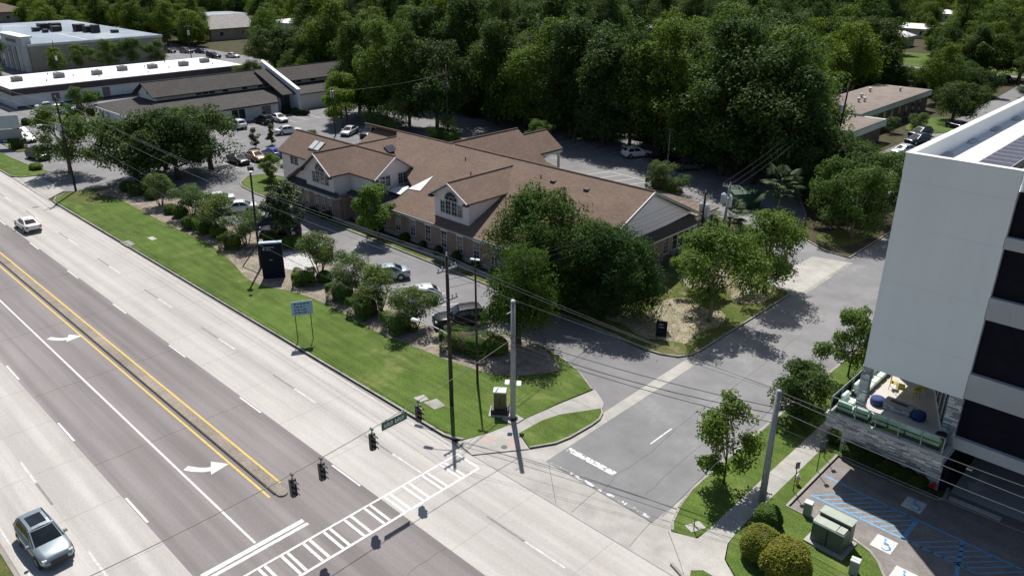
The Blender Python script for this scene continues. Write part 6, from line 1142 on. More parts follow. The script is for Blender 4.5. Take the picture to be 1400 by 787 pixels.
(-102,442,86,0),(-98,453,105,1),(-104,464,85,0),(-102,484,104,0),(-105,489,101,1),(-98,506,107,1),(-104,518,85,1),(-105,530,97,1),(-106,535,95,0),
(-99,552,87,1),(-100,565,86,1),(-101,570,89,2),(-103,579,82,2),(-106,599,108,2),(-104,602,89,1),(-90,329,82,0),(-94,337,45,0),(-86,355,99,1),
(-92,365,102,1),(-89,379,81,2),(-86,385,84,0),(-92,400,91,2),(-92,411,84,0),(-92,423,101,1),(-91,435,106,2),(-89,444,94,1),(-91,455,86,2),
(-94,471,107,2),(-87,482,102,0),(-92,493,87,1),(-92,501,98,1),(-88,510,109,0),(-92,524,83,2),(-91,538,94,0),(-79,328,99,0),(-77,339,94,2),
(-83,351,82,0),(-78,365,99,1),(-82,374,88,0),(-82,386,91,1),(-81,395,101,1),(-79,408,91,0),(-83,427,89,1),(-80,433,95,0),(-76,446,88,2),
(-82,478,102,1),(-67,334,101,1),(-71,344,98,1),(-66,351,70,2),(-63,361,63,2),(-71,374,104,0),(-67,390,108,1),(-70,401,99,0),(-68,411,90,0),
(-58,352,63,2),]

# ------------------------------------------------------------------ trees and plants
def leaf_mesh(name, P, N, size, mat, rng, aspect=.62, droop=0.0, bend=.35):
    """leaf-shaped rhombs, one island each, at points P with outward directions N"""
    n = len(P); rd = rng.normal(size=(n,3)); nrm = .8*N + np.array([0,0,.55]) + .75*rd/np.linalg.norm(rd,axis=1)[:,None]; nrm /= np.linalg.norm(nrm,axis=1)[:,None]
    a = np.cross(nrm, rng.normal(size=(n,3))); a /= np.linalg.norm(a,axis=1)[:,None]+1e-9
    if droop: a = a*(1-droop) + np.array([0,0,-1.])*droop; a /= np.linalg.norm(a,axis=1)[:,None]
    b = np.cross(nrm, a); b /= np.linalg.norm(b,axis=1)[:,None]+1e-9
    s = size*rng.uniform(.6,1.35,n)[:,None]
    v = np.empty((n,4,3)); v[:,0] = P-a*s*.5; v[:,1] = P+b*s*.5*aspect-nrm*s*.1*bend; v[:,2] = P+a*s*.5-nrm*s*bend*.3; v[:,3] = P-b*s*.5*aspect-nrm*s*.1*bend
    me = bpy.data.meshes.new(name); me.vertices.add(4*n); me.vertices.foreach_set('co', v.reshape(-1))
    me.loops.add(4*n); me.loops.foreach_set('vertex_index', np.arange(4*n)); me.polygons.add(n); me.polygons.foreach_set('loop_start', np.arange(n)*4); me.polygons.foreach_set('loop_total', np.full(n,4))
    me.materials.append(MATS[mat]); me.update(); me.validate(); return me
def clumps(rng, n, rx, ry, z0, z1, shape, cr):
    """clump centres: big lobes inside a crown envelope, small clumps over each lobe"""
    def env(lo, sc=1.0):
        t = rng.uniform(0,1); ang = rng.uniform(0,2*np.pi)
        w = {'round': np.sin(np.pi*min(max(t*.86+.10,0),1))**.6, 'column': (np.sin(np.pi*(t*.9+.07)))**.35*(1-.35*t), 'cone': (1-t)**.75*.95+.05, 'umbrella': (t*1.1+.15 if t < .6 else .85*np.sqrt(max(0,1-(t-.6)/.42))), 'egg': np.sin(np.pi*(t**.75*.9+.06))**.7}[shape]
        r = np.sqrt(rng.uniform(lo,1))*w*sc*(1+.16*np.sin(3*ang+z1)+.10*np.sin(5*ang+2*z1)); return np.array([r*rx*np.cos(ang), r*ry*np.sin(ang), z0+(z1-z0)*t])
    C = []; tries = 0; lobes = []
    nl = max(7, n//8)
    for _ in range(nl): lobes.append((env(.4, 1.04), rng.uniform(.22,.40)*rx))
    while len(C) < n and tries < 9000:
        tries += 1
        if tries % 4 == 0: p = env(.05, .9)
        else:
            c, lr = lobes[rng.integers(nl)]; d = rng.normal(size=3); d[2] += .3; d /= np.linalg.norm(d); p = c+d*lr*rng.uniform(.5,1)*np.array([1,1,.8])
            if p[2] < z0-.2*cr or p[2] > z1+.5*cr: continue
        if all(np.linalg.norm((p-q)/np.array([1,1,.8])) > cr*.60 for q in C): C.append(p)
    return np.array(C)
def crown_data(rng, C, cr, nleaf, zc, flat=.72, top=.35):
    out_p = []; out_n = []; k = max(4, nleaf//len(C))
    for c in C:
        d = rng.normal(size=(k,3)); d[:,2] += top; d /= np.linalg.norm(d,axis=1)[:,None]
        rad = cr*rng.uniform(.75,1.25)*rng.uniform(.45,1.0,k)**.45
        lump = 1+.22*np.sin(d[:,0]*5+c[0]*3)+.18*np.sin(d[:,1]*6+c[1]*3)
        out_p.append(c+d*(rad*lump)[:,None]*np.array([1,1,flat])); out_n.append(d)
    return np.concatenate(out_p), np.concatenate(out_n)
SPECIES = {}
def species(key, name_leaf, mat, barkm, seed, rx, h, z0, shape, nclump, cr, nleaf, size, trunk_r, limbs=7, droop=0, aspect=.62, multi=1, ry=None):
    rng = np.random.default_rng(seed)
    C = clumps(rng, nclump, rx-cr*.6, (ry or rx)-cr*.6, z0+cr*.5, h-cr*.6, shape, cr)
    Pp, Nn = crown_data(rng, C, cr, nleaf, (z0+h)/2)
    if droop:
        m = len(Pp)//3; idx = rng.choice(len(C), m); low = C[idx]+rng.normal(size=(m,3))*np.array([cr*.7,cr*.7,.1]); low[:,2] -= rng.uniform(.2,1.0,m)*cr*1.8
        keep = low[:,2] > z0*.55; Pp = np.concatenate([Pp, low[keep]]); nn = rng.normal(size=(keep.sum(),3)); nn[:,2] *= .3; Nn = np.concatenate([Nn, nn/np.linalg.norm(nn,axis=1)[:,None]])
    me = leaf_mesh(key+'_crown', Pp, Nn, size, mat, rng, aspect, droop)
    mb = MB(); top = Vector((rng.uniform(-.1,.1)*rx*.3, rng.uniform(-.1,.1)*rx*.3, z0+(h-z0)*.55))
    for q in range(multi):
        a = 2*math.pi*q/multi+.4; off = .0 if multi == 1 else .16; lean = 0 if multi == 1 else rx*.42
        p0 = Vector((off*math.cos(a), off*math.sin(a), -.1)); tp = top+Vector((lean*math.cos(a), lean*math.sin(a), 0)); mid = p0.lerp(tp,.5)+Vector((rng.uniform(-.2,.2),rng.uniform(-.2,.2),0))*(h*.05)
        mb.tube([p0, p0.lerp(mid,.5)+Vector((.03*h*rng.uniform(-.5,.5),0,0)), mid, tp], [trunk_r*1.25, trunk_r, trunk_r*.8, trunk_r*.25], 8)
    order = rng.permutation(len(C))[:limbs]
    for i in order:
        c = Vector(C[i]); s = top.copy(); s.z = min(z0*.9+(h-z0)*.08+rng.uniform(0,.3)*(h-z0), c.z-.2); s.x *= .5; s.y *= .5
        mb.tube([s, s.lerp(c,.5)+Vector((0,0,.06*h*rng.uniform(0,1))), c], [trunk_r*.42, trunk_r*.28, trunk_r*.1], 6)
    SPECIES[key] = (me, mb.mesh(key+'_trunk', barkm, True))
#        key          name  leaf mat        bark     seed  rx   h    z0  shape    ncl  cr  nleaf size trunk
species('oak_a', '', 'leaf_oak', 'bark', 11, 6.2, 8.0, 1.3, 'round', 95, 1.25, 22000, .27, .30, 12)
species('oak_b', '', 'leaf_oak', 'bark', 12, 5.6, 7.6, 1.3, 'round', 85, 1.2, 20000, .26, .28, 11)
species('forest_a', '', 'leaf_forest', 'bark', 21, 6.0, 19, 1.6, 'egg', 120, 1.65, 21000, .38, .32, 9)
species('forest_a2', '', 'leaf_forest_light', 'bark', 24, 5.6, 19.4, 2.4, 'egg', 110, 1.65, 20000, .38, .30, 9)
species('forest_b', '', 'leaf_forest', 'bark', 22, 4.6, 20.5, 1.8, 'egg', 105, 1.4, 18000, .36, .28, 8)
species('forest_c', '', 'leaf_pine', 'bark', 23, 3.6, 21, 6.5, 'egg', 80, 1.15, 17000, .34, .24, 9, 0, .3)
species('forest_round', '', 'leaf_forest_light', 'bark', 25, 6.6, 15, 2.0, 'round', 120, 1.75, 20000, .40, .34, 10)
species('forest_round2', '', 'leaf_oak', 'bark', 26, 7.2, 16.5, 2.0, 'round', 140, 1.75, 23000, .40, .34, 10)
species('round_a', '', 'leaf_street', 'bark_pale', 31, 3.9, 7.6, 1.7, 'round', 75, .90, 17000, .21, .17, 11)
species('round_b', '', 'leaf_street', 'bark_pale', 32, 4.2, 7.9, 1.6, 'round', 82, .92, 18000, .21, .19, 11)
species('bright_a', '', 'leaf_bright', 'bark_pale', 33, 2.9, 6.2, 1.3, 'round', 60, .70, 13000, .19, .13, 9)
species('crape_a', '', 'leaf_crape', 'bark_pale', 41, 2.7, 4.1, 1.2, 'umbrella', 55, .58, 9500, .15, .06, 12, 0, .5, 4)
species('crape_b', '', 'leaf_crape', 'bark_pale', 42, 2.6, 3.9, 1.1, 'umbrella', 52, .58, 9000, .15, .06, 12, 0, .5, 4)
species('magnolia', '', 'leaf_magnolia', 'bark', 51, 2.4, 6.9, 1.5, 'egg', 75, .62, 8500, .27, .12, 10, 0, .7)
species('droop_a', '', 'leaf_dark', 'bark', 61, 3.4, 8.8, 2.3, 'column', 85, .88, 17000, .24, .28, 10, .35, .36)
species('droop_b', '', 'leaf_dark', 'bark', 62, 5.3, 10.6, 1.2, 'egg', 150, 1.10, 30000, .26, .30, 10, .22, .45)
species('young_a', '', 'leaf_street', 'bark', 71, 2.3, 5.7, .9, 'egg', 95, .52, 15000, .16, .07, 9)
species('young_b', '', 'leaf_street', 'bark', 72, 2.1, 5.8, 1.0, 'egg', 75, .50, 10000, .16, .06, 10)
species('bush_tree', '', 'leaf_oak', 'bark', 73, 2.9, 4.2, .4, 'round', 90, .62, 15000, .17, .07, 9, 0, .6, 3)
species('dark_small', '', 'leaf_magnolia', 'bark', 74, 1.0, 3.4, .4, 'egg', 26, .36, 2600, .19, .06, 6)
species('shrub_tree', '', 'leaf_crape', 'bark', 75, 3.6, 5.0, .4, 'round', 70, .80, 12500, .21, .10, 8, 0, .5, 4)
def tree(key, x, y, label, group=None, sc=1.0, rz=0, z=.09, name='tree', cat='tree', zs=None):
    t = thing(name, label, cat, (x,y,z), rz, group)
    c, tr = SPECIES[key]; s = (sc, sc, zs or sc)
    put('trunk', tr, t, (0,0,0), 0, s); put('crown', c, t, (0,0,0), 0, s); return t
# individually placed trees
tree('oak_a', -111.2, 40.0, 'leftmost spreading oak of the three at the west driveway', 'spreading oaks at the west car park', 1.1, .4, name='oak_tree')
tree('oak_a', -109.2, 44.8, 'middle spreading oak of the three shading the west car park', 'spreading oaks at the west car park', 1.15, 2.1, name='oak_tree')
tree('oak_b', -110.6, 50.4, 'right-hand spreading oak beside the parked black car', 'spreading oaks at the west car park', 1.2, 3.6, name='oak_tree')
tree('oak_b', -116.0, 46.0, 'rear spreading oak against the grey roofed office', 'spreading oaks at the west car park', 1.05, 5.0, name='oak_tree')
tree('round_b', -124.2, 35.4, 'dense green tree between the black car and the leftmost wooden pole', None, 1.15, 1.0)
tree('round_b', -161.4, 50.6, 'small round tree in front of the white walled long building', None, .78, 2.0)
for k, (y, s, lb) in enumerate(((68.5,.86,'first'), (74.5,.95,'second'), (81.5,1.0,'third'), (87.8,1.02,'fourth'), (94.5,.85,'fifth'))):
    tree('round_a' if k % 2 else 'round_b', -231, y, lb+' from the left of the tree row against the store side wall', 'row of trees beside the store', s*.95, k*1.3, 0)
tree('bright_a', -151.5, 74, 'yellow green shrub top poking above the office roof ridge', None, .9, 0, 0) if False else None
tree('bright_a', -136.2, 57.6, 'light green tree at the corner of the grey roofed office', None, .8, .6, 0)
tree('bright_a', -122.3, 81.5, 'light green tree at the left edge of the woods by the office', None, 1.15, 1.6, 0)
tree('round_a', -126.5, 85.5, 'rounded tree beside the office end wall at the woods edge', None, 1.15, 2.6, 0)
for k, (x, y, s, lb) in enumerate(((-58.2,38.0,1.0,'crape myrtle second left of the black suv, over a square shrub'), (-53.1,37.7,.98,'crape myrtle directly left of the white car'), (-47.8,37.4,1.0,'crape myrtle in front of the black suv bonnet'), (-64.0,38.6,1.06,'crape myrtle just right of the dark monument sign'),
        (-91.3,38.3,1.05,'crape myrtle in front of the leftmost white car'), (-98.4,37.6,1.0,'leftmost crape myrtle in the mulch bed near the oaks'), (-77.5,38.0,1.0,'crape myrtle beside the black suv behind the sign'), (-82.8,37.6,1.08,'crape myrtle in front of the second white car'), (-87.2,38.2,1.0,'crape myrtle between the two white cars'))):
    tree('crape_a' if k % 2 else 'crape_b', x, y, lb, 'crape myrtles along the mulch bed', s, k*.9, name='crape_myrtle')
tree('magnolia', -75.1, 41.8, 'tall glossy magnolia beside the round shrubs behind the sign', None, 1.0, .5, name='magnolia_tree')
tree('bright_a', -68.9, 49.5, 'bright green tree against the clinic front wall', None, 1.0, 2.2)
tree('bright_a', -99.2, 53.8, 'small yellow green tree on the rounded lawn island', None, .62, .2, zs=.6)
tree('dark_small', -96.4, 52.0, 'small dark evergreen at the west corner of the clinic', None, 1.0, .2); tree('dark_small', -119.0, 62.3, 'left one of two small dark evergreens behind the blue car', 'pair of small evergreens', .95, .9, 0); tree('dark_small', -118.9, 65.2, 'right one of two small dark evergreens behind the blue car', 'pair of small evergreens', 1.0, 2.9, 0)
tree('shrub_tree', -114.5, 69.5, 'feathery green shrub beside the clinic roof and white car', None, .5, 1)
tree('droop_a', -39.8, 41.8, 'drooping dark tree at the corner of the mulch bed and drive', None, .98, .4)
tree('droop_b', -44.4, 49.9, 'tall dark tree against the clinic right front corner', None, .97, 1.2)
tree('droop_b', -37.4, 51.4, 'broad dark tree right of the tall one before the gable', None, .80, 2.9)
tree('droop_b', -41.0, 50.7, 'broad dark tree filling the middle of the dark group', None, .76, 5.3)
tree('droop_a', -41.8, 48.6, 'lower dark tree hanging over the drive before the tall tree', None, .92, 4.4)
tree('round_a', -30.6, 56.4, 'bright street tree nearest the yard sign on the side street', 'street trees on the left of the side street', 1.06, .3)
tree('round_b', -30.1, 65.4, 'second street tree along the side street past the yard sign', 'street trees on the left of the side street', 1.0, 1.9)
tree('bright_a', -35.2, 61.0, 'light green tree between the clinic gable and the street trees', None, .95, 4.9)
tree('round_b', -30.6, 86.6, 'third street tree beyond the side driveway', 'street trees on the left of the side street', .98, 3.9); tree('round_a', -30.4, 93.8, 'farthest street tree beside the tall building edge', 'street trees on the left of the side street', 1.05, 5.2); tree('round_b', -33.6, 89.5, 'inner street tree behind the third one past the driveway', 'street trees on the left of the side street', .95, .2)
tree('young_a', -17.9, 55.3, 'young dense tree beside the tall building and the street', None, .95, .4); tree('young_b', -18.0, 37.2, 'thin young tree on the right verge near the corner', None, 1.0, 1.4); tree('bush_tree', -17.9, 47.4, 'bushy low tree on the right verge beside the terrace', None, .96, 2.4)
tree('shrub_tree', -83.4, 104.2, 'pale feathery shrub tree at the back edge of the rear car park', None, 1.15, .4); tree('shrub_tree', -112.5, 85.5, 'rounded pale shrub tree behind the clinic roof by parked cars', None, 1.12, 2.4, 0)
tree('shrub_tree', -101.2, 88.6, 'small shrub tree on the hedged island by the rear pole', None, .72, 3.4); tree('shrub_tree', -57.0, 88.8, 'small pale tree on the hedged island beside the rear lamp', None, .74, 5.0); tree('round_a', -84.2, 93.2, 'dark leafy tree beside the clinic porch', None, .62, 1.2, 0)
tree('oak_b', -43.4, 163.7, 'shade tree on the lawn beside the low brick building', None, .98, .6, 0); tree('oak_a', -55.2, 228, 'large oak by the far road beyond the hedge', None, 1.35, 1.6, 0); tree('oak_a', -48.5, 232, 'large oak right of the far road gap', None, 1.3, 4.0, 0)
tree('shrub_tree', -48.5, 146.5, 'small grey green shrub by the low brick building wall', None, .55, 2, 0); tree('shrub_tree', -46.2, 153.2, 'second small grey green shrub along the low brick wall', None, .6, 1, 0)
struct(MB().prism(smooth_line([(-48.5,150),(-42.2,150.4),(-40.4,158),(-43,168),(-48.5,168)], 2, True), -.02, .1).build('rear_lawn', 'lawn'))
for k in range(7): tree('oak_b', -68.5+3.4*k, 184+2.6*k+(k%2)*2, ('first second third fourth fifth sixth seventh'.split()[k]) + ' tree from the left in the hedge row behind the brick building', 'hedge row behind the low brick building', .72+.04*(k%3), k*1.1, 0)
tree('oak_a', -194.4, 110.5, 'big dark oak beside the pale houses above the office', None, 1.35, .3, 0, name='oak_tree'); tree('oak_a', -190, 117.5, 'second big oak overlapping the pale hip roofed house', None, 1.30, 2.0, 0, name='oak_tree')
tree('forest_a', -170, 127, 'tall tree right of the big oak above the office roof', None, .72, 1.0, 0)
for x, y, k, s, rz, lb in ((-44.6,108.0,'oak_b',.80,.3,'dark tree crowding the left end of the low brick building'), (-41.2,110.4,'oak_b',.72,1.3,'dark tree before the porch roof of the low brick building'), (-38.0,106.0,'oak_b',.68,2.2,'dark tree at the shaded bend behind the palm'), (-56.5,116.5,'forest_round',1.15,3,'tall tree leaning over the low brown roof'), (-36.2,97.5,'oak_b',1.05,4,'tree behind the farthest street tree in the shaded verge'), (-40.5,98.8,'oak_a',1.1,5,'dark tree right behind the tall fan palm')): tree(k, x, y, lb, None, s, rz, 0)
for k, (x, y, q) in enumerate(((-86,103,1.0),(-79.5,104,1.05),(-73,102.6,1.02),(-67,103.6,1.08),(-60.8,102.8,1.05),(-55,100.2,1.12),(-49.8,99.6,1.08),(-45.2,99.8,1.02),(-92,104,1.0),(-98,104.6,.98),(-104,103,.95),(-109,93,.9),(-114.5,91,.92),(-120,90,.95),(-126,90.5,.9),(-131.5,92,.9))):
    tree(('forest_a','forest_round2','forest_b','forest_a2','forest_round')[k%5], x, y, ('first second third fourth fifth sixth seventh eighth ninth tenth eleventh twelfth thirteenth fourteenth fifteenth sixteenth'.split()[k])+' tall tree planted along the front edge of the woods', 'front row of the woods', q, k*1.7, 0, name='woodland_tree')
# the woods
WN = {0: ('forest_a2', 'forest_round', 'forest_a', 'forest_round2'), 1: ('forest_b', 'forest_round'), 2: ('forest_c',)}
WL = {0: 'tall broad leafy tree in the dense woods behind the clinic', 1: 'tall narrow leafy tree in the dense woods behind the clinic', 2: 'tall pine with bare lower trunk in the woods behind the clinic'}
for i, (x, y, s, rz, k) in enumerate(WOODS):
    keys = WN[k]; tree(keys[i % len(keys)], x, y, WL[k], 'trees of the dense woods', s, R(rz), -.05, name='woodland_tree' if k < 2 else 'pine_tree')
# the wood's shaded understorey and the far wood beyond: masses nobody could count
def points_object(name, pts, keys, extra_scale=1.0):
    me = bpy.data.meshes.new(name); me.vertices.add(len(pts)); me.vertices.foreach_set('co', np.array([(p[0],p[1],-.05) for p in pts]).reshape(-1))
    for an, ix in (('sc', 2), ('rot', 3), ('kind', 4)):
        a = me.attributes.new(an, 'FLOAT', 'POINT'); a.data.foreach_set('value', np.array([float(p[ix]) for p in pts]))
    o = bpy.data.objects.new(name, me); col.objects.link(o); stuff(o)
    ng = bpy.data.node_groups.new(name, 'GeometryNodeTree'); ng.interface.new_socket('Geometry', in_out='INPUT', socket_type='NodeSocketGeometry'); ng.interface.new_socket('Geometry', in_out='OUTPUT', socket_type='NodeSocketGeometry')
    N = ng.nodes; L = ng.links; gi = N.new('NodeGroupInput'); go_ = N.new('NodeGroupOutput'); jo = N.new('GeometryNodeJoinGeometry')
    def attr(n): q = N.new('GeometryNodeInputNamedAttribute'); q.data_type = 'FLOAT'; q.inputs['Name'].default_value = n; return q.outputs['Attribute']
    rot = N.new('ShaderNodeCombineXYZ'); rr = N.new('ShaderNodeMath'); rr.operation = 'RADIANS'; L.new(attr('rot'), rr.inputs[0]); L.new(rr.outputs[0], rot.inputs[2])
    for k, src in enumerate(keys):
        cmp = N.new('FunctionNodeCompare'); cmp.data_type = 'FLOAT'; cmp.operation = 'EQUAL'; cmp.inputs['B'].default_value = float(k); cmp.inputs['Epsilon'].default_value = .1; L.new(attr('kind'), cmp.inputs['A'])
        for ob in src:
            oi = N.new('GeometryNodeObjectInfo'); oi.inputs['Object'].default_value = ob; oi.inputs['As Instance'].default_value = True; oi.transform_space = 'ORIGINAL'
            ip = N.new('GeometryNodeInstanceOnPoints'); L.new(gi.outputs[0], ip.inputs['Points']); L.new(cmp.outputs[0], ip.inputs['Selection']); L.new(oi.outputs['Geometry'], ip.inputs['Instance']); L.new(rot.outputs[0], ip.inputs['Rotation']); L.new(attr('sc'), ip.inputs['Scale']); L.new(ip.outputs[0], jo.inputs[0])
    L.new(jo.outputs[0], go_.inputs[0]); md = o.modifiers.new('scatter', 'NODES'); md.node_group = ng
    return o
def find_child(key, part):
    me = SPECIES[key][0 if part == 'crown' else 1]
    return next(o for o in bpy.data.objects if o.data is me)
srcs = [(find_child('forest_round','crown'), find_child('forest_round','trunk')), (find_child('forest_a2','crown'), find_child('forest_a2','trunk')), (find_child('forest_c','crown'), find_child('forest_c','trunk'))]
fo = points_object('far_woods', [(x, y, q/100, (i*137) % 360, k) for i, (x, y, q, k) in enumerate(FAR_WOODS)], srcs); fo['label'] = 'far wood stretching to the horizon'; fo['category'] = 'woods'
urng = np.random.default_rng(5)
up_ = []
for (x, y, s, rz, k) in WOODS:
    for _ in range(2): up_.append((x+urng.uniform(-4,4), y+urng.uniform(-3.5,3), urng.uniform(.5,1.0), urng.uniform(0,360), urng.integers(0,2)))
usrc = [(find_child('bush_tree','crown'),), (find_child('shrub_tree','crown'),)]
up_ = [p for p in up_ if p[1] > (88 if p[0] < -108 else 103.5) and not (-66 < p[0] < -40 and p[1] > 120)]
uo = points_object('undergrowth', up_, usrc); uo['label'] = 'shaded undergrowth on the floor of the woods'; uo['category'] = 'undergrowth'
# clipped shrubs
def shrub_mesh(key, rx, ry, h, n, size, mat, seed, box=False):
    rng = np.random.default_rng(seed); d = rng.normal(size=(n,3)); d[:,2] = np.abs(d[:,2])*1.0-.25; d /= np.linalg.norm(d,axis=1)[:,None]
    if box: e = np.sign(d)*np.abs(d)**.45; e /= np.max(np.abs(e),axis=1)[:,None]**.85
    else: e = d.copy()
    lump = (1+.035*np.sin(e[:,0]*7+seed)+.035*np.sin(e[:,1]*8)+.02*rng.normal(size=n))*rng.uniform(.92,1.0,n)
    Pp = e*lump[:,None]*np.array([rx,ry,h*.62]); Pp[:,2] += h*.40; k = Pp[:,2] > .02
    m = leaf_mesh(key, Pp[k], d[k], size, mat, rng, .7)
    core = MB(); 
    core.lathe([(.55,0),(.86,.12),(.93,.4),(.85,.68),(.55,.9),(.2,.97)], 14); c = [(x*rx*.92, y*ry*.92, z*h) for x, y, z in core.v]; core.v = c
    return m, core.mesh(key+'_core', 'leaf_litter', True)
SHR = {'ball': shrub_mesh('ball', .95, .95, 1.35, 6500, .085, 'leaf_boxwood', 1), 'long': shrub_mesh('long', 2.0, 1.1, 1.6, 14000, .09, 'leaf_boxwood', 2, True), 'square': shrub_mesh('square', 1.15, 1.15, 1.5, 8500, .085, 'leaf_boxwood', 3, True), 'gold': shrub_mesh('gold', 1.05, 1.05, 1.7, 10000, .08, 'leaf_gold', 4), 'green': shrub_mesh('green', .75, .75, 1.2, 6000, .075, 'leaf_boxwood', 6), 'loose': shrub_mesh('loose', .95, .6, 1.0, 2200, .16, 'leaf_oak', 7), 'hedge': shrub_mesh('hedge', 2.6, 1.2, 1.5, 5200, .16, 'leaf_boxwood', 8, True), 'yellow': shrub_mesh('yellow', .9, .7, .7, 1600, .15, 'leaf_bright', 9)}
def shrub(key, x, y, label, group=None, sc=1.0, rz=0, z=.08):
    t = thing('shrub', label, 'shrub', (x,y,z), rz, group); put('foliage', SHR[key][0], t, (0,0,0), 0, sc); put('inner_branches', SHR[key][1], t, (0,0,0), 0, sc); return t
shrub('long', -41.9, 38.0, 'long rounded clipped shrub before the wooden pole and black suv', None, 1.0, R(18)); shrub('ball', -39.9, 39.4, 'round clipped shrub between the thin pole and drooping tree', None, 1.05)
for x, y, k, s, lb in ((-48.8,36.6,'square',1.05,'clipped shrub under the crape myrtle nearest the black suv'), (-53.4,36.4,'square',1.08,'clipped shrub under the crape myrtle left of the white car'), (-57.8,37.0,'square',1.05,'clipped shrub under the second crape myrtle from the suv'), (-63.5,36.4,'square',.9,'clipped shrub standing right of the monument sign'), (-62.6,38.2,'ball',.8,'smaller round shrub tucked behind the shrub right of the sign'),
        (-78.0,36.6,'square',.98,'clipped shrub nearest the dark pole left of the sign'), (-82.3,37.2,'ball',1.05,'round clipped shrub second left of the dark pole'), (-84.9,36.9,'square',.95,'clipped shrub third left of the dark pole'), (-87.4,36.5,'ball',1.2,'round clipped shrub fourth left of the dark pole'), (-92.4,37.4,'ball',1.0,'clipped shrub fifth left of the dark pole, in the mulch bed'), (-94.6,37.2,'ball',.9,'reddish edged shrub sixth left of the dark pole'),
        (-76.3,40.3,'ball',.95,'round shrub left of the magnolia trunk by the black suv'), (-73.6,41.0,'ball',.95,'round shrub immediately right of the magnolia trunk'), (-72.2,41.6,'ball',1.05,'second round shrub right of the magnolia trunk'), (-108.4,37.4,'ball',1.0,'shaded shrub under the leftmost oak'), (-105.6,37.8,'square',1.0,'shaded shrub right of the one under the leftmost oak'), (-102.4,38.2,'ball',1.0,'shaded shrub left of the first crape myrtle')):
    shrub(k, x, y, lb, 'clipped shrubs in the mulch bed', s, x)
shrub('yellow', -69.6,43.0, 'small yellow green shrub at the end of the gravel patch', None, 1.0); shrub('yellow', -129.8, 32.6, 'yellow green shrub below the tree at the west island', None, 1.3)
shrub('gold', -13.3, 32.9, 'golden green clipped bush, left one beside the pavement', None, 1.1); shrub('gold', -11.75, 32.5, 'largest golden clipped bush at the bottom right corner', None, 1.25, 2); shrub('green', -14.3, 35.6, 'round green clipped bush at the foot of the grey pole', None, 1.05)
for k, (x, y) in enumerate(((-13.2,45.2),(-12.2,45.15),(-11.2,45.1),(-10.2,45.1),(-9.5,45.05))): shrub('loose', x, y, 'loose dark shrub, number %s from the left along the stone wall' % ('one two three four five'.split()[k]), 'shrubs along the stone base', 1.0-.06*k, .2*k, .1)
shrub('loose', -14.9, 46.6, 'dark shrub at the left corner of the stone base', None, 1.1, 1.5); shrub('loose', -9.6,31.2, 'low dark hedge end at the very bottom edge right', None, 1.1) if False else None
shrub('hedge', -57.0, 88.4, 'clipped hedge on the island beside the rear lamp', None, .9, 0, .1); shrub('hedge', -101.0, 88.0, 'clipped hedge on the island by the rear wooden pole', None, 1.0, 0, .1)
shrub('hedge', -80.5, 87.2, 'low hedge beside the clinic entrance porch', None, .5, .5, .1); shrub('ball', -39.7, 72.4, 'rounded dark bush at the foot of the two transformer poles', None, 1.2); shrub('ball', -42.8, 75.8, 'dark bush beside the annex windows', None, 1.1); shrub('square', -146.8, 35.0, 'dark clipped square bush in front of the west entrance sign', None, 1.0, 0, .1)
for k, x in enumerate((-85,-82,-79,-73.5,-70.8,-66,-63,-60.4,-57.5,-54.6,-51.6,-48.8)): shrub('loose', x, 51.0 if x > -76 else 49.35, 'low dark shrub against the clinic brick wall, '+('leftmost second third fourth fifth sixth seventh eighth ninth tenth eleventh rightmost'.split()[k])+' along the front', 'foundation shrubs along the clinic front', .7+.1*(k%3), .3*k, .1)
for k, (x, y) in enumerate(((-166.6,42),(-166.8,44.5),(-166.9,50),(-166.5,53.5),(-163,54.6),(-141.5,81.6),(-139.5,82.4),(-137.4,83))): shrub('loose', x, y, 'low hedge plant at the office car park edge, '+('nearest second third fourth fifth sixth seventh last'.split()[k])+' going round', 'hedge plants at the office car park', 1.2, k, .05)
# palms
def palm(x, y, h, r, nf, label, seed):
    t = thing('palm_tree', label, 'palm', (x,y,.05)); rng = random.Random(seed)
    MB().tube([(0,0,0),(.05,.03,h*.5),(0,0,h)], [.22,.17,.2], 9).build('trunk', 'bark_pale', t, None, True)
    me = None
    for i in range(nf):
        a = 2*math.pi*i/nf*2.4+rng.uniform(-.2,.2); el = rng.uniform(-.7,1.2); L_ = r*rng.uniform(.8,1.1); m = MB()
        d = Vector((math.cos(a)*math.cos(el), math.sin(a)*math.cos(el), math.sin(el))); side = d.cross(Vector((0,0,1))).normalized()
        base = Vector((0,0,h)); hub = base+d*L_*.5; m.tube([base, hub], .02, 4)
        for q in range(13):
            b = (q-6)/6*1.25; dd_ = (d*math.cos(b)+side*math.sin(b)).normalized(); ln = L_*.55*(1-.3*abs(b)); tip = hub+dd_*ln-Vector((0,0,.25*ln)); md_ = hub+dd_*ln*.5; w = dd_.cross(Vector((0,0,1))).normalized()*.085
            m.add([hub, md_+w, tip, md_-w], [(0,1,2,3)])
        m.build('frond', 'leaf_palm', t)
palm(-40.2, 88.0, 3.9, 3.2, 40, 'tall fan palm beside the green dumpster enclosure', 4); palm(-41.0, 77.6, 2.3, 2.9, 38, 'short fan palm between the two transformer poles and dumpster', 9)
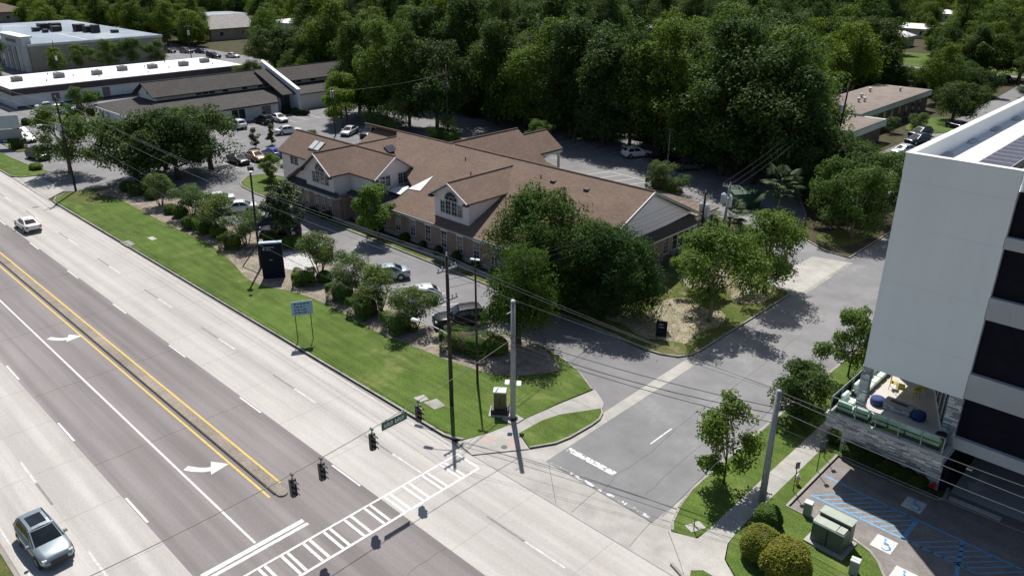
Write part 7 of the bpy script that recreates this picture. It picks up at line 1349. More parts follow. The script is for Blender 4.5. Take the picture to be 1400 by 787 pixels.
# loose tufts of long grass at lawn edges and in the mulch
tr_ = np.random.default_rng(8); tp_ = []; tn_ = []
for (x0, x1, y0, y1, n) in ((-111,-34,28.85,28.98,2600), (-37,-30,49.2,66,2200), (-112,-40,34.6,35.6,1500), (-19,-16.6,34,60,500)):
    p = np.stack([tr_.uniform(x0,x1,n), tr_.uniform(y0,y1,n), np.full(n,.13)+tr_.uniform(0,.05,n)],1); tp_.append(p)
tp_ = np.concatenate(tp_); tn_ = tr_.normal(size=tp_.shape)
gm = leaf_mesh('grass_tufts', tp_, tn_/np.linalg.norm(tn_,axis=1)[:,None], .12, 'leaf_bright', tr_, .35)
go2 = stuff(put('grass_tufts', gm)); go2['label'] = 'scattered longer grass tufts on the lawns and kerb edges'; go2['category'] = 'grass'

# ------------------------------------------------------------------ cars
CAR = {
 'sedan': dict(L=4.8, W=1.84, st=[(-2.40,.66,.40,.78),(-2.30,.86,.30,.96),(-1.85,.95,.26,1.01),(-1.0,1.0,.22,.97),(.2,1.0,.22,.94),(1.0,1.0,.22,.93),(1.6,.97,.24,.86),(2.1,.90,.28,.76),(2.36,.70,.36,.62)],
   cab=dict(xb=-1.75, xr=-.85, xw=.25, xf=1.12, zb=.95, zt=1.44, wb=.86, wt=.66), wheel=(-1.42,1.42,.33)),
 'suv': dict(L=4.7, W=1.92, st=[(-2.35,.74,.45,.95),(-2.28,.90,.36,1.06),(-1.8,.97,.30,1.08),(-1.0,1.0,.26,1.06),(.2,1.0,.26,1.05),(.95,1.0,.26,1.04),(1.6,.97,.28,.99),(2.1,.90,.32,.90),(2.34,.72,.42,.74)],
   cab=dict(xb=-2.22, xr=-1.75, xw=.10, xf=1.02, zb=1.03, zt=1.66, wb=.88, wt=.70), wheel=(-1.42,1.42,.37)),
 'hatch': dict(L=4.3, W=1.8, st=[(-2.12,.74,.42,.90),(-2.05,.90,.32,1.0),(-1.7,.96,.26,1.02),(-.9,1.0,.22,.98),(.2,1.0,.22,.96),(.9,1.0,.22,.95),(1.5,.96,.24,.88),(1.9,.90,.28,.78),(2.14,.72,.36,.64)],
   cab=dict(xb=-1.98, xr=-1.30, xw=.15, xf=1.05, zb=.97, zt=1.50, wb=.86, wt=.67), wheel=(-1.32,1.30,.32)),
}
def car_meshes(kind, color, roof_glass=False):
    K = CAR[kind]; hw = K['W']/2; parts = []
    b = MB(); n = 9
    for x, w, zb, zt in K['st']:
        W_ = hw*w
        sec = [(0,zb),(W_*.86,zb),(W_,zb+.14),(W_*1.0,zb+.34),(W_*.985,zt-.10),(W_*.90,zt-.015),(W_*.60,zt+.015),(0,zt+.03)]
        full = [(-y,z) for y, z in sec[::-1][:-1]]+sec[:-1] if False else [(y,z) for y, z in sec]+[(-y,z) for y, z in sec[-2:0:-1]]
        b.v += [(x,y,z) for y, z in full]; m = len(full)
    ns = len(K['st'])
    for i in range(ns-1):
        for k in range(m): b.f.append((i*m+k, (i+1)*m+k, (i+1)*m+(k+1)%m, i*m+(k+1)%m))
    b.f.append(tuple(range(m))); b.f.append(tuple((ns-1)*m+k for k in range(m-1,-1,-1)))
    parts.append(('body', b, color, True))
    c = K['cab']; wb, wt = hw*c['wb'], hw*c['wt']
    def cp(side, u, v):   # point on a cabin face
        lo = {'f': ((c['xf'],-wb*.94),(c['xf'],wb*.94)), 'r': ((c['xb'],wb*.92),(c['xb'],-wb*.92)), 'L': ((c['xf'],wb),(c['xb'],wb)), 'R': ((c['xb'],-wb),(c['xf'],-wb))}[side]
        hi = {'f': ((c['xw'],-wt*.95),(c['xw'],wt*.95)), 'r': ((c['xr'],wt*.93),(c['xr'],-wt*.93)), 'L': ((c['xw'],wt),(c['xr'],wt)), 'R': ((c['xr'],-wt),(c['xw'],-wt))}[side]
        x = (lo[0][0]*(1-u)+lo[1][0]*u)*(1-v)+(hi[0][0]*(1-u)+hi[1][0]*u)*v; y = (lo[0][1]*(1-u)+lo[1][1]*u)*(1-v)+(hi[0][1]*(1-u)+hi[1][1]*u)*v
        bow = .05*math.sin(math.pi*u)*(1 if side == 'f' else -1 if side == 'r' else 0); return (x+bow, y, c['zb']+(c['zt']-.03-c['zb'])*v)
    cab = MB()
    for s in 'frLR':
        nu = 6
        for i in range(nu):
            cab.add([cp(s,i/nu,0),cp(s,(i+1)/nu,0),cp(s,(i+1)/nu,1),cp(s,i/nu,1)], [(0,1,2,3)])
    xs = [c['xr'], c['xr']*.7+c['xw']*.3, c['xr']*.3+c['xw']*.7, c['xw']]; zz = [c['zt']-.03, c['zt']+.01, c['zt']+.01, c['zt']-.03]
    base = len(cab.v)
    for x, z in zip(xs, zz):
        for q, dz in ((-1,0),(-.6,.03),(0,.045),(.6,.03),(1,0)): cab.v.append((x, q*wt, z+dz))
    for i in range(3):
        for k in range(4): cab.f.append((base+i*5+k, base+(i+1)*5+k, base+(i+1)*5+k+1, base+i*5+k+1))
    parts.append(('cabin', cab, color, False))
    def patch(s, u0, u1, v0, v1, d=.012):
        m_ = MB(); nrm = {'f': (.8,0,.6), 'r': (-.8,0,.5), 'L': (0,.95,.3), 'R': (0,-.95,.3)}[s]; pts = []
        for v, us in ((v0, [u0+(u1-u0)*i/5 for i in range(6)]), (v1, [u0+(u1-u0)*i/5 for i in range(6)])):
            for u in us: p = cp(s,u,v); pts.append(tuple(p[j]+nrm[j]*d for j in range(3)))
        m_.add(pts, [(i,i+1,7+i,6+i) for i in range(5)]); return m_
    parts += [('windscreen', patch('f',.05,.95,.04,.93), 'glass_car', False), ('rear_window', patch('r',.08,.92,.30 if kind != 'sedan' else .06,.90), 'glass_car', False)]
    for s in 'LR':
        a, bb_ = ((.14,.50),(.54,.88)) if s == 'L' else ((.50,.86),(.12,.46))
        for u in (a, bb_): parts.append(('side_window', patch(s,u[0],u[1],.10,.86), 'glass_car', False))
    x0, x1, r = K['wheel']
    for x in (x0, x1):
        for s in (-1, 1):
            y0, y1 = s*hw*.80, s*(hw*1.0+.005); t = MB(); t.tube([(x,y0,r),(x,y1-.03*s,r),(x,y1,r)], [r,r,r*.93], 18); rim = MB(); rim.tube([(x,y1-.01*s,r),(x,y1+.008*s,r)], [r*.66,r*.6], 14)
            ar = MB(); ar.tube([(x,s*(hw*.9),r+.02),(x,s*(hw*1.0-.005),r+.02)], r+.07, 18)
            parts.append(('wheel', t, 'rubber', False, [('rim', rim, 'rim')])); parts.append(('wheel_arch', ar, 'plastic_black', False))
    F = K['st'][-2]; Bk = K['st'][1]; fx = K['st'][-1][0]; bx_ = K['st'][0][0]
    for s in (-1, 1):
        parts.append(('headlight', MB().bbox(fx-.26, fx-.045, *sorted((s*hw*.60, s*hw*.86)), F[3]-.22, F[3]-.05, .02), 'headlamp', False))
        parts.append(('tail_light', MB().bbox(bx_+.01, bx_+.2, *sorted((s*hw*.60, s*hw*.885)), Bk[3]-.26, Bk[3]-.06, .02), 'taillamp', False))
        parts.append(('mirror', MB().bbox(c['xf']-.38, c['xf']-.18, *sorted((s*(hw*.95), s*(hw*.95+.2))), c['zb']+.02, c['zb']+.17, .03), color, False))
    parts.append(('grille', MB().bbox(fx-.10, fx+.012, -hw*.48, hw*.48, .46, F[3]-.18, .01), 'plastic_black', False))
    parts.append(('front_bumper', MB().bbox(fx-.16, fx+.02, -hw*.66, hw*.66, .30, .44, .02), 'plastic_black', False)); parts.append(('rear_bumper', MB().bbox(bx_-.02, bx_+.2, -hw*.68, hw*.68, .34, .52, .02), 'plastic_black', False))
    parts.append(('number_plate', MB().box(bx_-.012, bx_+.05, -.16, .16, Bk[3]-.3, Bk[3]-.16), 'plate', False))
    if kind == 'suv':
        for s in (-1, 1): parts.append(('roof_rail', MB().tube([(c['xr']+.15,s*wt*.93,c['zt']+.03),(c['xr']+.3,s*wt*.93,c['zt']+.07),(c['xw']-.25,s*wt*.93,c['zt']+.07),(c['xw']-.1,s*wt*.93,c['zt']+.02)], .022, 6), 'plastic_black', False))
    if roof_glass: parts.append(('sunroof', MB().slab([(c['xw']-1.35,-wt*.62,c['zt']+.062),(c['xw']-.28,-wt*.62,c['zt']+.060),(c['xw']-.28,wt*.62,c['zt']+.060),(c['xw']-1.35,wt*.62,c['zt']+.062)], .02), 'glass_car', False))
    return parts
CARCACHE = {}
def car(kind, color, x, y, rz, label, group=None, z=.012, roof_glass=False, sc=1.0):
    key = (kind, color, roof_glass); t = thing('car', label, 'car', (x,y,z), R(rz), group); t.scale = (sc,sc,sc)
    if key not in CARCACHE: CARCACHE[key] = [(p[0], p[1].mesh(p[0], p[2], p[3]), [(q[0], q[1].mesh(q[0], q[2])) for q in (p[4] if len(p) > 4 else [])]) for p in car_meshes(kind, color, roof_glass)]
    for nm, me, subs in CARCACHE[key]:
        o = put(nm, me, t)
        for n2, m2 in subs: put(n2, m2, o)
    return t
car('suv', 'car_silver', -41.7, 6.5, 2, 'silver suv with dark sunroof driving in the near concrete lane', None, .012, True, .93)
car('sedan', 'car_white', -101.0, 23.1, 180, 'white sedan driving away on the far concrete lanes')
BED = 'cars parked along the mulch bed'; WST = 'cars parked by the oaks'; OFF = 'cars parked at the grey roofed office'; REAR = 'cars in the rear car park'
car('suv', 'car_black', -46.0, 41.0, 239, 'black suv parked beside the wooden pole and long clipped shrub', BED)
car('hatch', 'car_pale_silver', -52.4, 41.6, 239, 'pale silver car parked left of the black suv by the pole', BED)
car('sedan', 'car_paleblue', -58.9, 42.8, 239, 'pale blue car parked between two crape myrtles mid bed', BED)
car('suv', 'car_black', -78.0, 42.5, 239, 'black suv parked behind the sign beside the magnolia', BED)
car('sedan', 'car_navy', -81.4, 43.0, 239, 'dark blue car behind the black suv near the magnolia', BED)
car('sedan', 'car_white', -89.3, 43.2, 239, 'white sedan parked second from the left in the bed row', BED)
car('sedan', 'car_white', -94.6, 43.0, 239, 'leftmost white sedan in the bed row near the oaks', BED)
car('sedan', 'car_black', -111.8, 55.4, 0, 'black car parked half under the oak beside the bronze car', WST); car('sedan', 'car_bronze', -111.6, 58.2, 0, 'bronze car parked between the black and the blue car', WST); car('hatch', 'car_blue', -111.6, 61.0, 180, 'bright blue hatchback parked next to the bronze car', WST)
car('suv', 'car_white', -135.6, 67.9, 180, 'white suv parked at the office, left of the black suv', OFF); car('suv', 'car_black', -135.8, 73.4, 180, 'black suv parked at the office beside the white sedan', OFF); car('sedan', 'car_white', -135.6, 76.4, 0, 'white sedan parked right of the black suv at the office', OFF)
car('sedan', 'car_white', -124.6, 71.8, 75, 'white car half hidden behind the clinic west roof', None)
car('sedan', 'car_pale_silver', -116.4, 79.0, -60, 'white car parked behind the clinic roof by the rear pole', REAR); car('suv', 'car_navy', -112.6, 80.4, -60, 'dark blue suv beside the white car behind the clinic roof', REAR)
car('suv', 'car_black', -136.6, 35.0, 10, 'black suv at the west island beside the dense tree', None)
car('sedan', 'car_white', -180.4, 50.2, 80, 'white sedan against the long white building wall', 'cars at the long building'); car('hatch', 'car_black', -175.4, 51.6, 200, 'black car between the white sedan and the silver one', 'cars at the long building'); car('sedan', 'car_paleblue', -171.4, 51.6, 200, 'pale blue car nearest the small round tree', 'cars at the long building')
car('sedan', 'car_white', -151.4, 37.6, 8, 'white car half hidden behind the west entrance sign', None); car('hatch', 'car_grey', -156.4, 38.4, 8, 'grey car behind the left end of the west entrance sign', None)
car('suv', 'car_white', -70.4, 100.8, 62, 'white suv in the shade at the rear car park', REAR); car('sedan', 'car_black', -64.8, 100.6, 62, 'black car in the shade left of the rear lamp', REAR); car('sedan', 'car_grey', -60.4, 99.8, 62, 'dark grey car in the shade right of the rear lamp', REAR); car('suv', 'car_black', -90.4, 99.6, 75, 'black suv at the rear car park edge beyond the clinic roof', REAR); car('sedan', 'car_black', -93.6, 97.6, 75, 'dark car beside the black suv beyond the clinic roof', REAR)
car('hatch', 'car_pale_silver', -41.0, 131.8, -110, 'silver hatchback by the low brick building, nearest the tall wall', 'cars by the low brick building'); car('suv', 'car_navy', -42.0, 141.2, -110, 'dark blue suv by the low brick building', 'cars by the low brick building'); car('suv', 'car_black', -43.6, 147.4, -110, 'black suv behind the dark blue one by the brick building', 'cars by the low brick building'); car('sedan', 'car_navy', -40.6, 158.6, -20, 'dark car under the shade tree near the white parapet', 'cars by the low brick building')
car('sedan', 'car_black', -59, 238.3, 170, 'dark car passing on the far road', 'cars by the far road'); car('suv', 'car_black', -51, 226, 160, 'dark suv parked before the far road', 'cars by the far road')
for k, (x, y, kd, cl_, lb) in enumerate(((-256,109,'sedan','car_black','leftmost dark car in the shaded lot behind the white roof'), (-251.5,112.5,'suv','car_grey','grey suv second in the shaded lot behind the white roof'), (-247.6,115.5,'sedan','car_navy','navy car third in the shaded lot behind the white roof'), (-233.6,112.6,'suv','car_navy','navy suv at the right end of the lot behind the white roof'), (-230.4,117,'sedan','car_white','white car at the right end of the lot behind the white roof'))): car(kd, cl_, x, y, 20, lb, 'cars in the lot behind the white roof')

# ------------------------------------------------------------------ poles, wires, signals
WIRES = []
ORD = ('first', 'second', 'third', 'fourth', 'fifth'); SEEN = {}
def wire(a, b, sag, r=.016, mat='wire', label=None, n=14):
    k = SEEN[label] = SEEN.get(label, -1) + 1; label = ORD[min(k, 4)] + ' ' + label
    pts = [(a[0]+(b[0]-a[0])*t, a[1]+(b[1]-a[1])*t, a[2]+(b[2]-a[2])*t-sag*4*t*(1-t)) for t in [i/n for i in range(n+1)]]
    return tag(MB().tube(pts, r, 5).build('overhead_wire', mat), label, 'wire', 'overhead wires')
def wood_pole(x, y, h, label, arms=((.35,'x'),), lean=(0,0), r=.15, mat='pole_wood', z=.08):
    t = thing('utility_pole', label, 'utility pole', (x,y,z))
    MB().tube([(0,0,-.2),(lean[0]*.5,lean[1]*.5,h*.5),(lean[0],lean[1],h)], [r,r*.9,r*.72], 10).build('shaft', mat, t, None, True)
    for dz, ax in arms:
        a = MB().box(*((-.05,.05,-.85,.85) if ax == 'y' else (-.85,.85,-.05,.05)), h-dz-.12, h-dz).build('crossarm', 'pole_grey', t); a.location = (lean[0],lean[1],0)
        for q in (-.75,-.4,.4,.75): i_ = MB().lathe([(.03,0),(.06,.06),(.045,.12),(.06,.18),(.03,.26)], 8, (q if ax == 'x' else 0, q if ax == 'y' else 0, h-dz)).build('insulator', 'insulator', a)
    MB().lathe([(.04,0),(.07,.06),(.05,.14),(.07,.2),(.03,.3)], 8, (lean[0],lean[1],h)).build('top_insulator', 'insulator', t)
    return t
def lamp_arm(t, h, ang, L, z0=0):
    m = MB(); d = Vector((math.cos(R(ang)), math.sin(R(ang)), 0)); p = [Vector((0,0,h))+d*L*q+Vector((0,0,.5*math.sin(q*1.5))) for q in (0,.3,.6,1)]
    m.tube(p, .035, 6).build('lamp_arm', 'metal_galv', t) if False else None
    MB().tube(p, .035, 6).build('lamp_arm', 'metal_galv', t); e = p[-1]
    o = MB().bbox(-.1, .55, -.14, .14, -.08, .08, .05).build('lamp_head', 'flood', t); o.location = e; o.rotation_euler = (0,0,R(ang))
p1 = wood_pole(-36.6, 31.6, 11.4, 'tall dark wooden pole on the verge near the crosswalk corner', ((.9,'y'),(3.1,'y')))
lamp_arm(p1, 8.3, 205, 1.6); lamp_arm(p1, 5.6, 195, 2.6)
for z in (7.2, 7.0, 6.4): MB().box(.12, .34, -.08, .08, z, z+.3).build('bracket', 'metal_dark', p1)
p2 = wood_pole(-113.3, 32.5, 12.4, 'dark wooden pole standing alone at the west driveway corner', ((.6,'y'),(1.7,'y')), (-.1,.1)); MB().lathe([(.22,0),(.22,.8),(.1,.86)], 12, (.3,-.3,8.3)).build('transformer', 'transformer', p2); lamp_arm(p2, 8.6, 250, 2.2)
p3 = thing('utility_pole', 'grey round pole rising behind the bottom right bushes', 'utility pole', (-15.45,37.1,.09)); MB().tube([(0,0,-.2),(0,0,3.8),(0,0,7.62)], [.21,.18,.155], 14).build('shaft', 'pole_grey', p3, None, True); MB().box(-.03,.03,-.2,.2,2.2,2.45).build('marker_tag', 'hydrant_yellow', p3)
p4 = wood_pole(-41.3, 72.3, 6.1, 'left one of the two transformer poles beside the clinic annex', ((.25,'x'),)); p5 = wood_pole(-39.9, 74.3, 7.0, 'right one of the two transformer poles, the taller', ((.25,'x'),), (.4,-.2), .17, 'pole_grey')
for p, h in ((p4,3.7),(p5,4.6)):
    for a in (-.55, .15, .6): MB().lathe([(.26,0),(.28,.05),(.28,1.0),(.2,1.08),(.06,1.2)], 12, (a,.42 if a < .5 else -.35,h)).build('transformer', 'transformer', p)
p6 = wood_pole(-101.2, 88.7, 12.0, 'tall wooden pole standing against the dark woods behind the clinic', (), (0,0), .14); MB().box(-.6,.1,-.05,.05,11.0,11.1).build('crossarm','pole_wood',p6); MB().bbox(.1,.4,-.15,.15,8.7,9.4,.04).build('equipment_box','metal_grey',p6)
p7 = wood_pole(-117.6, 76.9, 8.0, 'pole with a pale transformer can at the left edge of the woods', (), (0,0), .13); MB().lathe([(.3,0),(.3,1.1),(.1,1.2)], 12, (-.3,.2,6.4)).build('transformer','transformer',p7)
p8 = wood_pole(-205.5, 61.1, 10.5, 'thin pole standing behind the white roof before the store', (), (0,0), .12); MB().bbox(-.2,.2,-.2,.2,6.4,7.4,.04).build('transformer','insulator',p8)
p9 = wood_pole(-237.6, 107.5, 9.5, 'pole with pale transformers by the shaded lot', ((.4,'y'),), (0,0), .13); MB().lathe([(.35,0),(.35,1.2),(.1,1.3)], 12, (.4,.1,6.6)).build('transformer','transformer',p9)
p10 = wood_pole(-51.5, 112.5, 14.0, 'leaning wooden pole in the shade of the woods edge', (), (1.2,.4), .15); p11 = wood_pole(-45.8, 116.5, 12.5, 'pole with a pale can before the low brick building', (), (.5,.2), .15); MB().lathe([(.3,0),(.3,1.1),(.1,1.2)], 12, (.1,-.4,8)).build('transformer','transformer',p11)
# steel signal pole with flood lights half way
mp = thing('signal_pole', 'galvanised steel signal pole on the corner beside the utility cabinet', 'signal pole', (-32.15,33.3,.09))
MB().tube([(0,0,0),(0,0,4.5),(0,0,9.0)], [.20,.17,.14], 14).build('shaft', 'pole_grey', mp, None, True); MB().prism([(-.55,-.55),(.55,-.55),(.55,.55),(-.55,.55)], -.1, .06).build('footing', 'concrete_walk', mp); MB().lathe([(.34,0),(.34,.12),(.22,.2)], 14).build('base_flange', 'metal_dark', mp); MB().lathe([(.16,0),(.1,.08)], 12, (0,0,9.0)).build('cap', 'flood', mp)
for s in (-1, 1): 
    o = MB().bbox(-.16,.16,-.22,.22,-.06,.06,.03).build('pedestrian_signal', 'flood', mp); o.location = (s*.34,s*.22,2.9); o.rotation_euler = (.3,0,R(40))
for a in (0, 140): MB().tube([(0,0,8.3),(.5*math.cos(R(a+120)),.5*math.sin(R(a+120)),8.2)], .025, 6).build('detector_arm', 'metal_galv', mp)
tp = thing('lamp_pole', 'thin dark lamp pole standing behind the tall wooden pole', 'lamp pole', (-37.5,35.0,.09)); MB().tube([(0,0,-.1),(0,0,9.9)], [.10,.065], 9).build('shaft','pole_wood',tp); 
for s in (-1,1): o = MB().bbox(-.16,.16,-.10,.10,-.04,.05,.02).build('lamp_head','flood',tp); o.location = (s*.18,s*.08,9.95); o.rotation_euler = (0,0,R(20))
sp_ = thing('lamp_pole', 'dark lamp pole with braces beside the monument sign', 'lamp pole', (-70.2,35.6,.09)); MB().tube([(0,0,-.1),(-.25,.2,5),(-.7,.6,10.1)], [.14,.11,.09], 9).build('shaft','pole_wood',sp_); o = MB().bbox(-.2,.4,-.2,.2,-.15,.25,.04).build('lamp_head','metal_dark',sp_); o.location = (-.7,.6,10.1); MB().bbox(.4,.8,-.16,.16,10.1,10.22,.03).build('lamp_arm','flood',sp_)
MB().tube([(-.1,.1,2.6),(-1.6,-1.2,0)], .06, 6).build('brace','pole_wood',sp_); MB().tube([(-.1,.1,3.0),(2.9,.1,1.5)], .045, 6).build('brace','pole_wood',sp_)
rlp = thing('lamp_pole', 'slim grey lamp pole in the sunny rear car park', 'lamp pole', (-62.5,97.6,.0)); MB().tube([(0,0,0),(0,0,6.0)], [.09,.06], 8).build('shaft','pole_grey',rlp); MB().bbox(-.1,.6,-.15,.15,5.95,6.08,.03).build('lamp_head','metal_grey',rlp)
# span wire, signal heads, street name sign
EP = (-30.4, -1.0, 6.3)
ep = thing('signal_pole', 'steel signal pole across the road holding the other end of the span wire', 'signal pole', (-30.4,-1.0,.09)); MB().tube([(0,0,0),(0,0,9)], [.2,.14], 12).build('shaft','pole_grey',ep); MB().lathe([(.34,0),(.34,.12),(.22,.2)], 14).build('base_flange','metal_dark',ep)
SW0 = (-32.05, 33.1, 6.45)
def span(y, sag=1.12): t = (SW0[1]-y)/(SW0[1]-EP[1]); return (SW0[0]+(EP[0]-SW0[0])*t, y, SW0[2]+(EP[2]-SW0[2])*t-sag*4*t*(1-t))
sw = tag(MB().tube([span(33.1-34.1*i/30) for i in range(31)], .022, 5).build('span_wire', 'wire'), 'signal span wire crossing the main road from the steel pole', 'wire')
def signal(y, label, face=0):
    p = span(y); t = thing('traffic_signal', label, 'traffic signal', (p[0],p[1],p[2]), R(face), 'traffic signals on the span wire')
    MB().tube([(0,0,.05),(0,0,-.32)], .03, 6).box(-.12,.12,-.05,.05,-.06,.04).build('hanger','metal_dark',t)
    MB().bbox(-.14,.12,-.17,.17,-1.36,-.30,.03).build('housing','signal_black',t)
    for i, c in enumerate(('lens_red','lens_yellow','lens_green')):
        z = -.48-.34*i; m = MB(); n = 9
        arc_ = [(math.cos(R(a)), math.sin(R(a))) for a in np.linspace(-20,200,n)]
        m.add([(.12,.14*a,z+.14*b) for a, b in arc_]+[(.40,.135*a,z-.02+.14*b) for a, b in arc_], [(k,k+1,n+k+1,n+k) for k in range(n-1)]); h_ = m.build('visor','signal_hood',t)
        l = MB(); l.tube([(.11,0,z),(.135,0,z)], .125, 14).build('lens', c, h_)
signal(15.95, 'leftmost traffic signal hanging over the median nose'); signal(17.75, 'second traffic signal hanging just right of the median'); signal(21.2, 'third traffic signal hanging over the concrete lanes'); signal(24.7, 'rightmost traffic signal hanging before the lawn')
p = span(22.85); sg = thing('street_name_sign', 'green street name sign hanging from the span wire', 'street sign', p, 0)
MB().box(-.02,.02,-.9,.9,-.62,-.10).build('panel','sign_green',sg); MB().box(-.03,.03,-.6,-.55,-.12,.04).box(-.03,.03,.55,.6,-.12,.04).build('bracket','metal_galv',sg)
tx = MB()
for k, (y, w) in enumerate(((-.72,.13),(-.55,.10),(-.41,.1),(-.27,.12),(.05,.16),(.25,.11),(.40,.1),(.54,.12))): tx.box(.021,.026,y,y+w*.28,-.48,-.24).box(.021,.026,y+w*.28,y+w,-.48+(.18 if k%2 else 0),-.43+(.18 if k%2 else 0)).box(.021,.026,y+w*.72,y+w,-.46,-.30)
tx.build('lettering','text_white',sg)
# overhead lines
WL_ = 'overhead line strung from the west pole to the tall wooden pole'
for dy, dz in ((-.75,11.9),(.75,11.9),(0,12.6),(-.3,9.2),(-.2,7.9)): wire((-113.3,32.5+dy,dz), (-36.6,31.6+dy,dz-1.1 if dz > 11 else dz-1.9), 1.1, .010 if dz > 11 else .02, 'wire_light' if dz > 11 else 'wire', WL_)
WR_ = 'overhead line strung from the tall wooden pole to the grey right pole'
for dy, dz in ((-.75,10.7),(.75,10.7),(0,11.5)): wire((-36.6,31.6+dy,dz), (-15.45,37.1+dy*.12,7.7), .25, .010, 'wire_light', WR_)
for dz, ez in ((7.4,6.6),(6.6,5.6)): wire((-36.6,31.6,dz), (-15.45,37.1,ez), .5, .02, 'wire', WR_)
WF_ = 'overhead line running off to the right from the grey pole'
for dz, q in ((7.6,.1),(7.5,-.1),(6.5,0),(5.5,0)): wire((-15.45,37.1+q,dz), (14.0,36.6+q*8,dz+1.2), .6, .016, 'wire_light' if dz > 6 else 'wire', WF_)
WB_ = 'service line from the tall wooden pole back to the transformer poles'
for dz, ex in ((10.4,-.9),(10.2,0),(9.8,.9),(9.2,0)): wire((-36.6,31.6,dz), (-41.3+ex,72.3,6.1 if dz > 9.5 else 5.2), .9, .014, 'wire', WB_)
for q in (-.8,0,.8): wire((-41.3+q,72.3,6.2), (-39.5+q,74.1,7.1), .15, .014, 'wire', 'short line between the two transformer poles'); wire((-39.5+q,74.1,7.1), (-45.3+q,116.7,12.0), .9, .014, 'wire', 'line from the transformer poles up into the woods')
for q in (-.4,.4): wire((-101.2,88.7+q,11), (-117.6,76.9+q,7.6), .5, .018, 'wire', 'line between the two poles behind the clinic'); wire((-205.5,61.1,9+q), (-237.6,107.5,9+q), .9, .02, 'wire', 'line between the poles behind the white roof')
for q in (0,.5,1.0): wire((-113.3,32.5,11.9-q*3), (-190,33.5,12-q*3), 1.3, .02, 'wire_light', 'overhead line running off to the left from the west pole')
wp = wood_pole(-190, 33.5, 12.4, 'next wooden pole along the road beyond the left edge', ((.6,'y'),))
wire((-15.45,37.1,6.9), (-18.9,31.9,.15), .0, .016, 'wire_light', 'guy wire from the grey pole down to the corner verge')
wire((-36.6,31.6,7.0), (-32.05,33.1,6.5), .12, .02, 'wire', 'short cable between the wooden pole and the steel signal pole')
wire((-32.05,33.1,6.2), (-15.45,37.1,6.2), .45, .024, 'wire', 'cable from the steel signal pole to the grey right pole')
# ------------------------------------------------------------------ signs
ms = thing('monument_sign', 'dark navy monument sign with pale cap standing in the mulch', 'sign', (-66.9,35.2,.1), R(55)); ms.scale = (.78,1,1)
MB().bbox(-1.35,1.35,-.22,.22,0,3.65,.03).build('panel','sign_navy',ms); MB().bbox(-1.4,1.4,-.26,.26,3.65,3.78,.03).build('cap','sign_cap',ms)
m = MB()
for z, x0, ws in ((3.20,-.55,(.14,.1,.12,.1,.14,.1,.1)), (2.95,-.55,(.12,.14,.1,.12)), (1.9,-.3,(.1,.1,.12)),):
    x = x0
    for w in ws: m.box(x,x+w*.7,-.235,-.222,z,z+.13); x += w+.03
m.lathe([(.11,0),(.11,.01)],12,(0,0,0)) if False else None
m.build('lettering','sign_text',ms); MB().tube([(-.85,-.222,3.12),(-.85,-.240,3.12)], .14, 14).build('emblem','sign_text',ms)
bsn = thing('notice_sign', 'blue notice sign on two thin legs beside the road', 'sign', (-52.9,29.9,.1), R(62))
MB().box(-.85,.85,-.03,.03,2.35,3.55).build('panel','sign_blue',bsn)
for x in (-.62,.62): MB().tube([(x,.05,-.05),(x,.05,3.3)], .035, 7).build('leg','metal_dark',bsn)
m = MB()
for z, ws in ((3.28,(.22,.16,.2,.26,.2)), (3.02,(.12,.26,.22,.12)), (2.76,(.2,.22,.12,.3)), (2.5,(.22,.28,.12,.22))):
    x = -.62
    for w in ws: m.box(x,x+w*.8,-.04,-.032,z,z+.12); x += w+.05
m.build('lettering','text_dark',bsn)
ys = thing('yard_sign', 'small black yard sign standing in the bare soil by the drive', 'sign', (-31.7,50.6,.1), R(30)); MB().box(-.45,.45,-.03,.03,.25,1.7).build('panel','sign_navy',ys)
for x in (-.38,.38): MB().box(x-.03,x+.03,-.04,.04,0,.25).build('leg','metal_dark',ys)
MB().box(-.25,.1,-.04,-.032,1.35,1.42).box(-.25,.2,-.04,-.032,1.1,1.16).build('lettering','sign_text',ys)
ws_ = thing('entrance_sign', 'weathered pale blue two-panel sign at the west entrance', 'sign', (-147.6,34.6,0.1), R(62))
MB().bbox(-3.2,1.6,-.18,.18,3.1,5.2,.04).build('upper_panel','car_paleblue',ws_); MB().bbox(-3.0,1.6,-.15,.15,1.5,2.95,.04).build('lower_panel','box_grey',ws_); MB().bbox(-3.0,1.6,-.16,.16,.75,1.45,.03).build('blue_panel','car_blue',ws_)
for x in (-2.6,1.1): MB().box(x,x+.3,-.12,.12,0,5.1).build('post','metal_dark',ws_)
m = MB()
for z in (1.05,): 
    for k in range(8): m.box(-1.2+.3*k,-1.0+.3*k,-.175,-.162,z,z+.18)
m.build('lettering','text_white',ws_)
def post_sign(x, y, h, label, panel='metal_grey', w=.3, ph=.45, rz=60):
    t = thing('post_sign', label, 'sign', (x,y,.09), R(rz)); MB().tube([(0,0,-.05),(0,0,h)], .028, 7).build('post','metal_dark',t); MB().box(-w/2,w/2,-.035,-.02,h-ph,h).build('panel',panel,t); return t
post_sign(-14.75, 44.0, 2.2, 'accessible parking sign post at the corner of the stone base'); post_sign(-14.45, 42.3, 2.2, 'accessible parking sign post midway along the paver kerb'); post_sign(-14.6, 39.4, 2.1, 'accessible parking sign post nearest the yellow hydrant'); post_sign(-17.0, 32.2, .9, 'short marker post beside the meter lids', 'tactile', .08, .2)
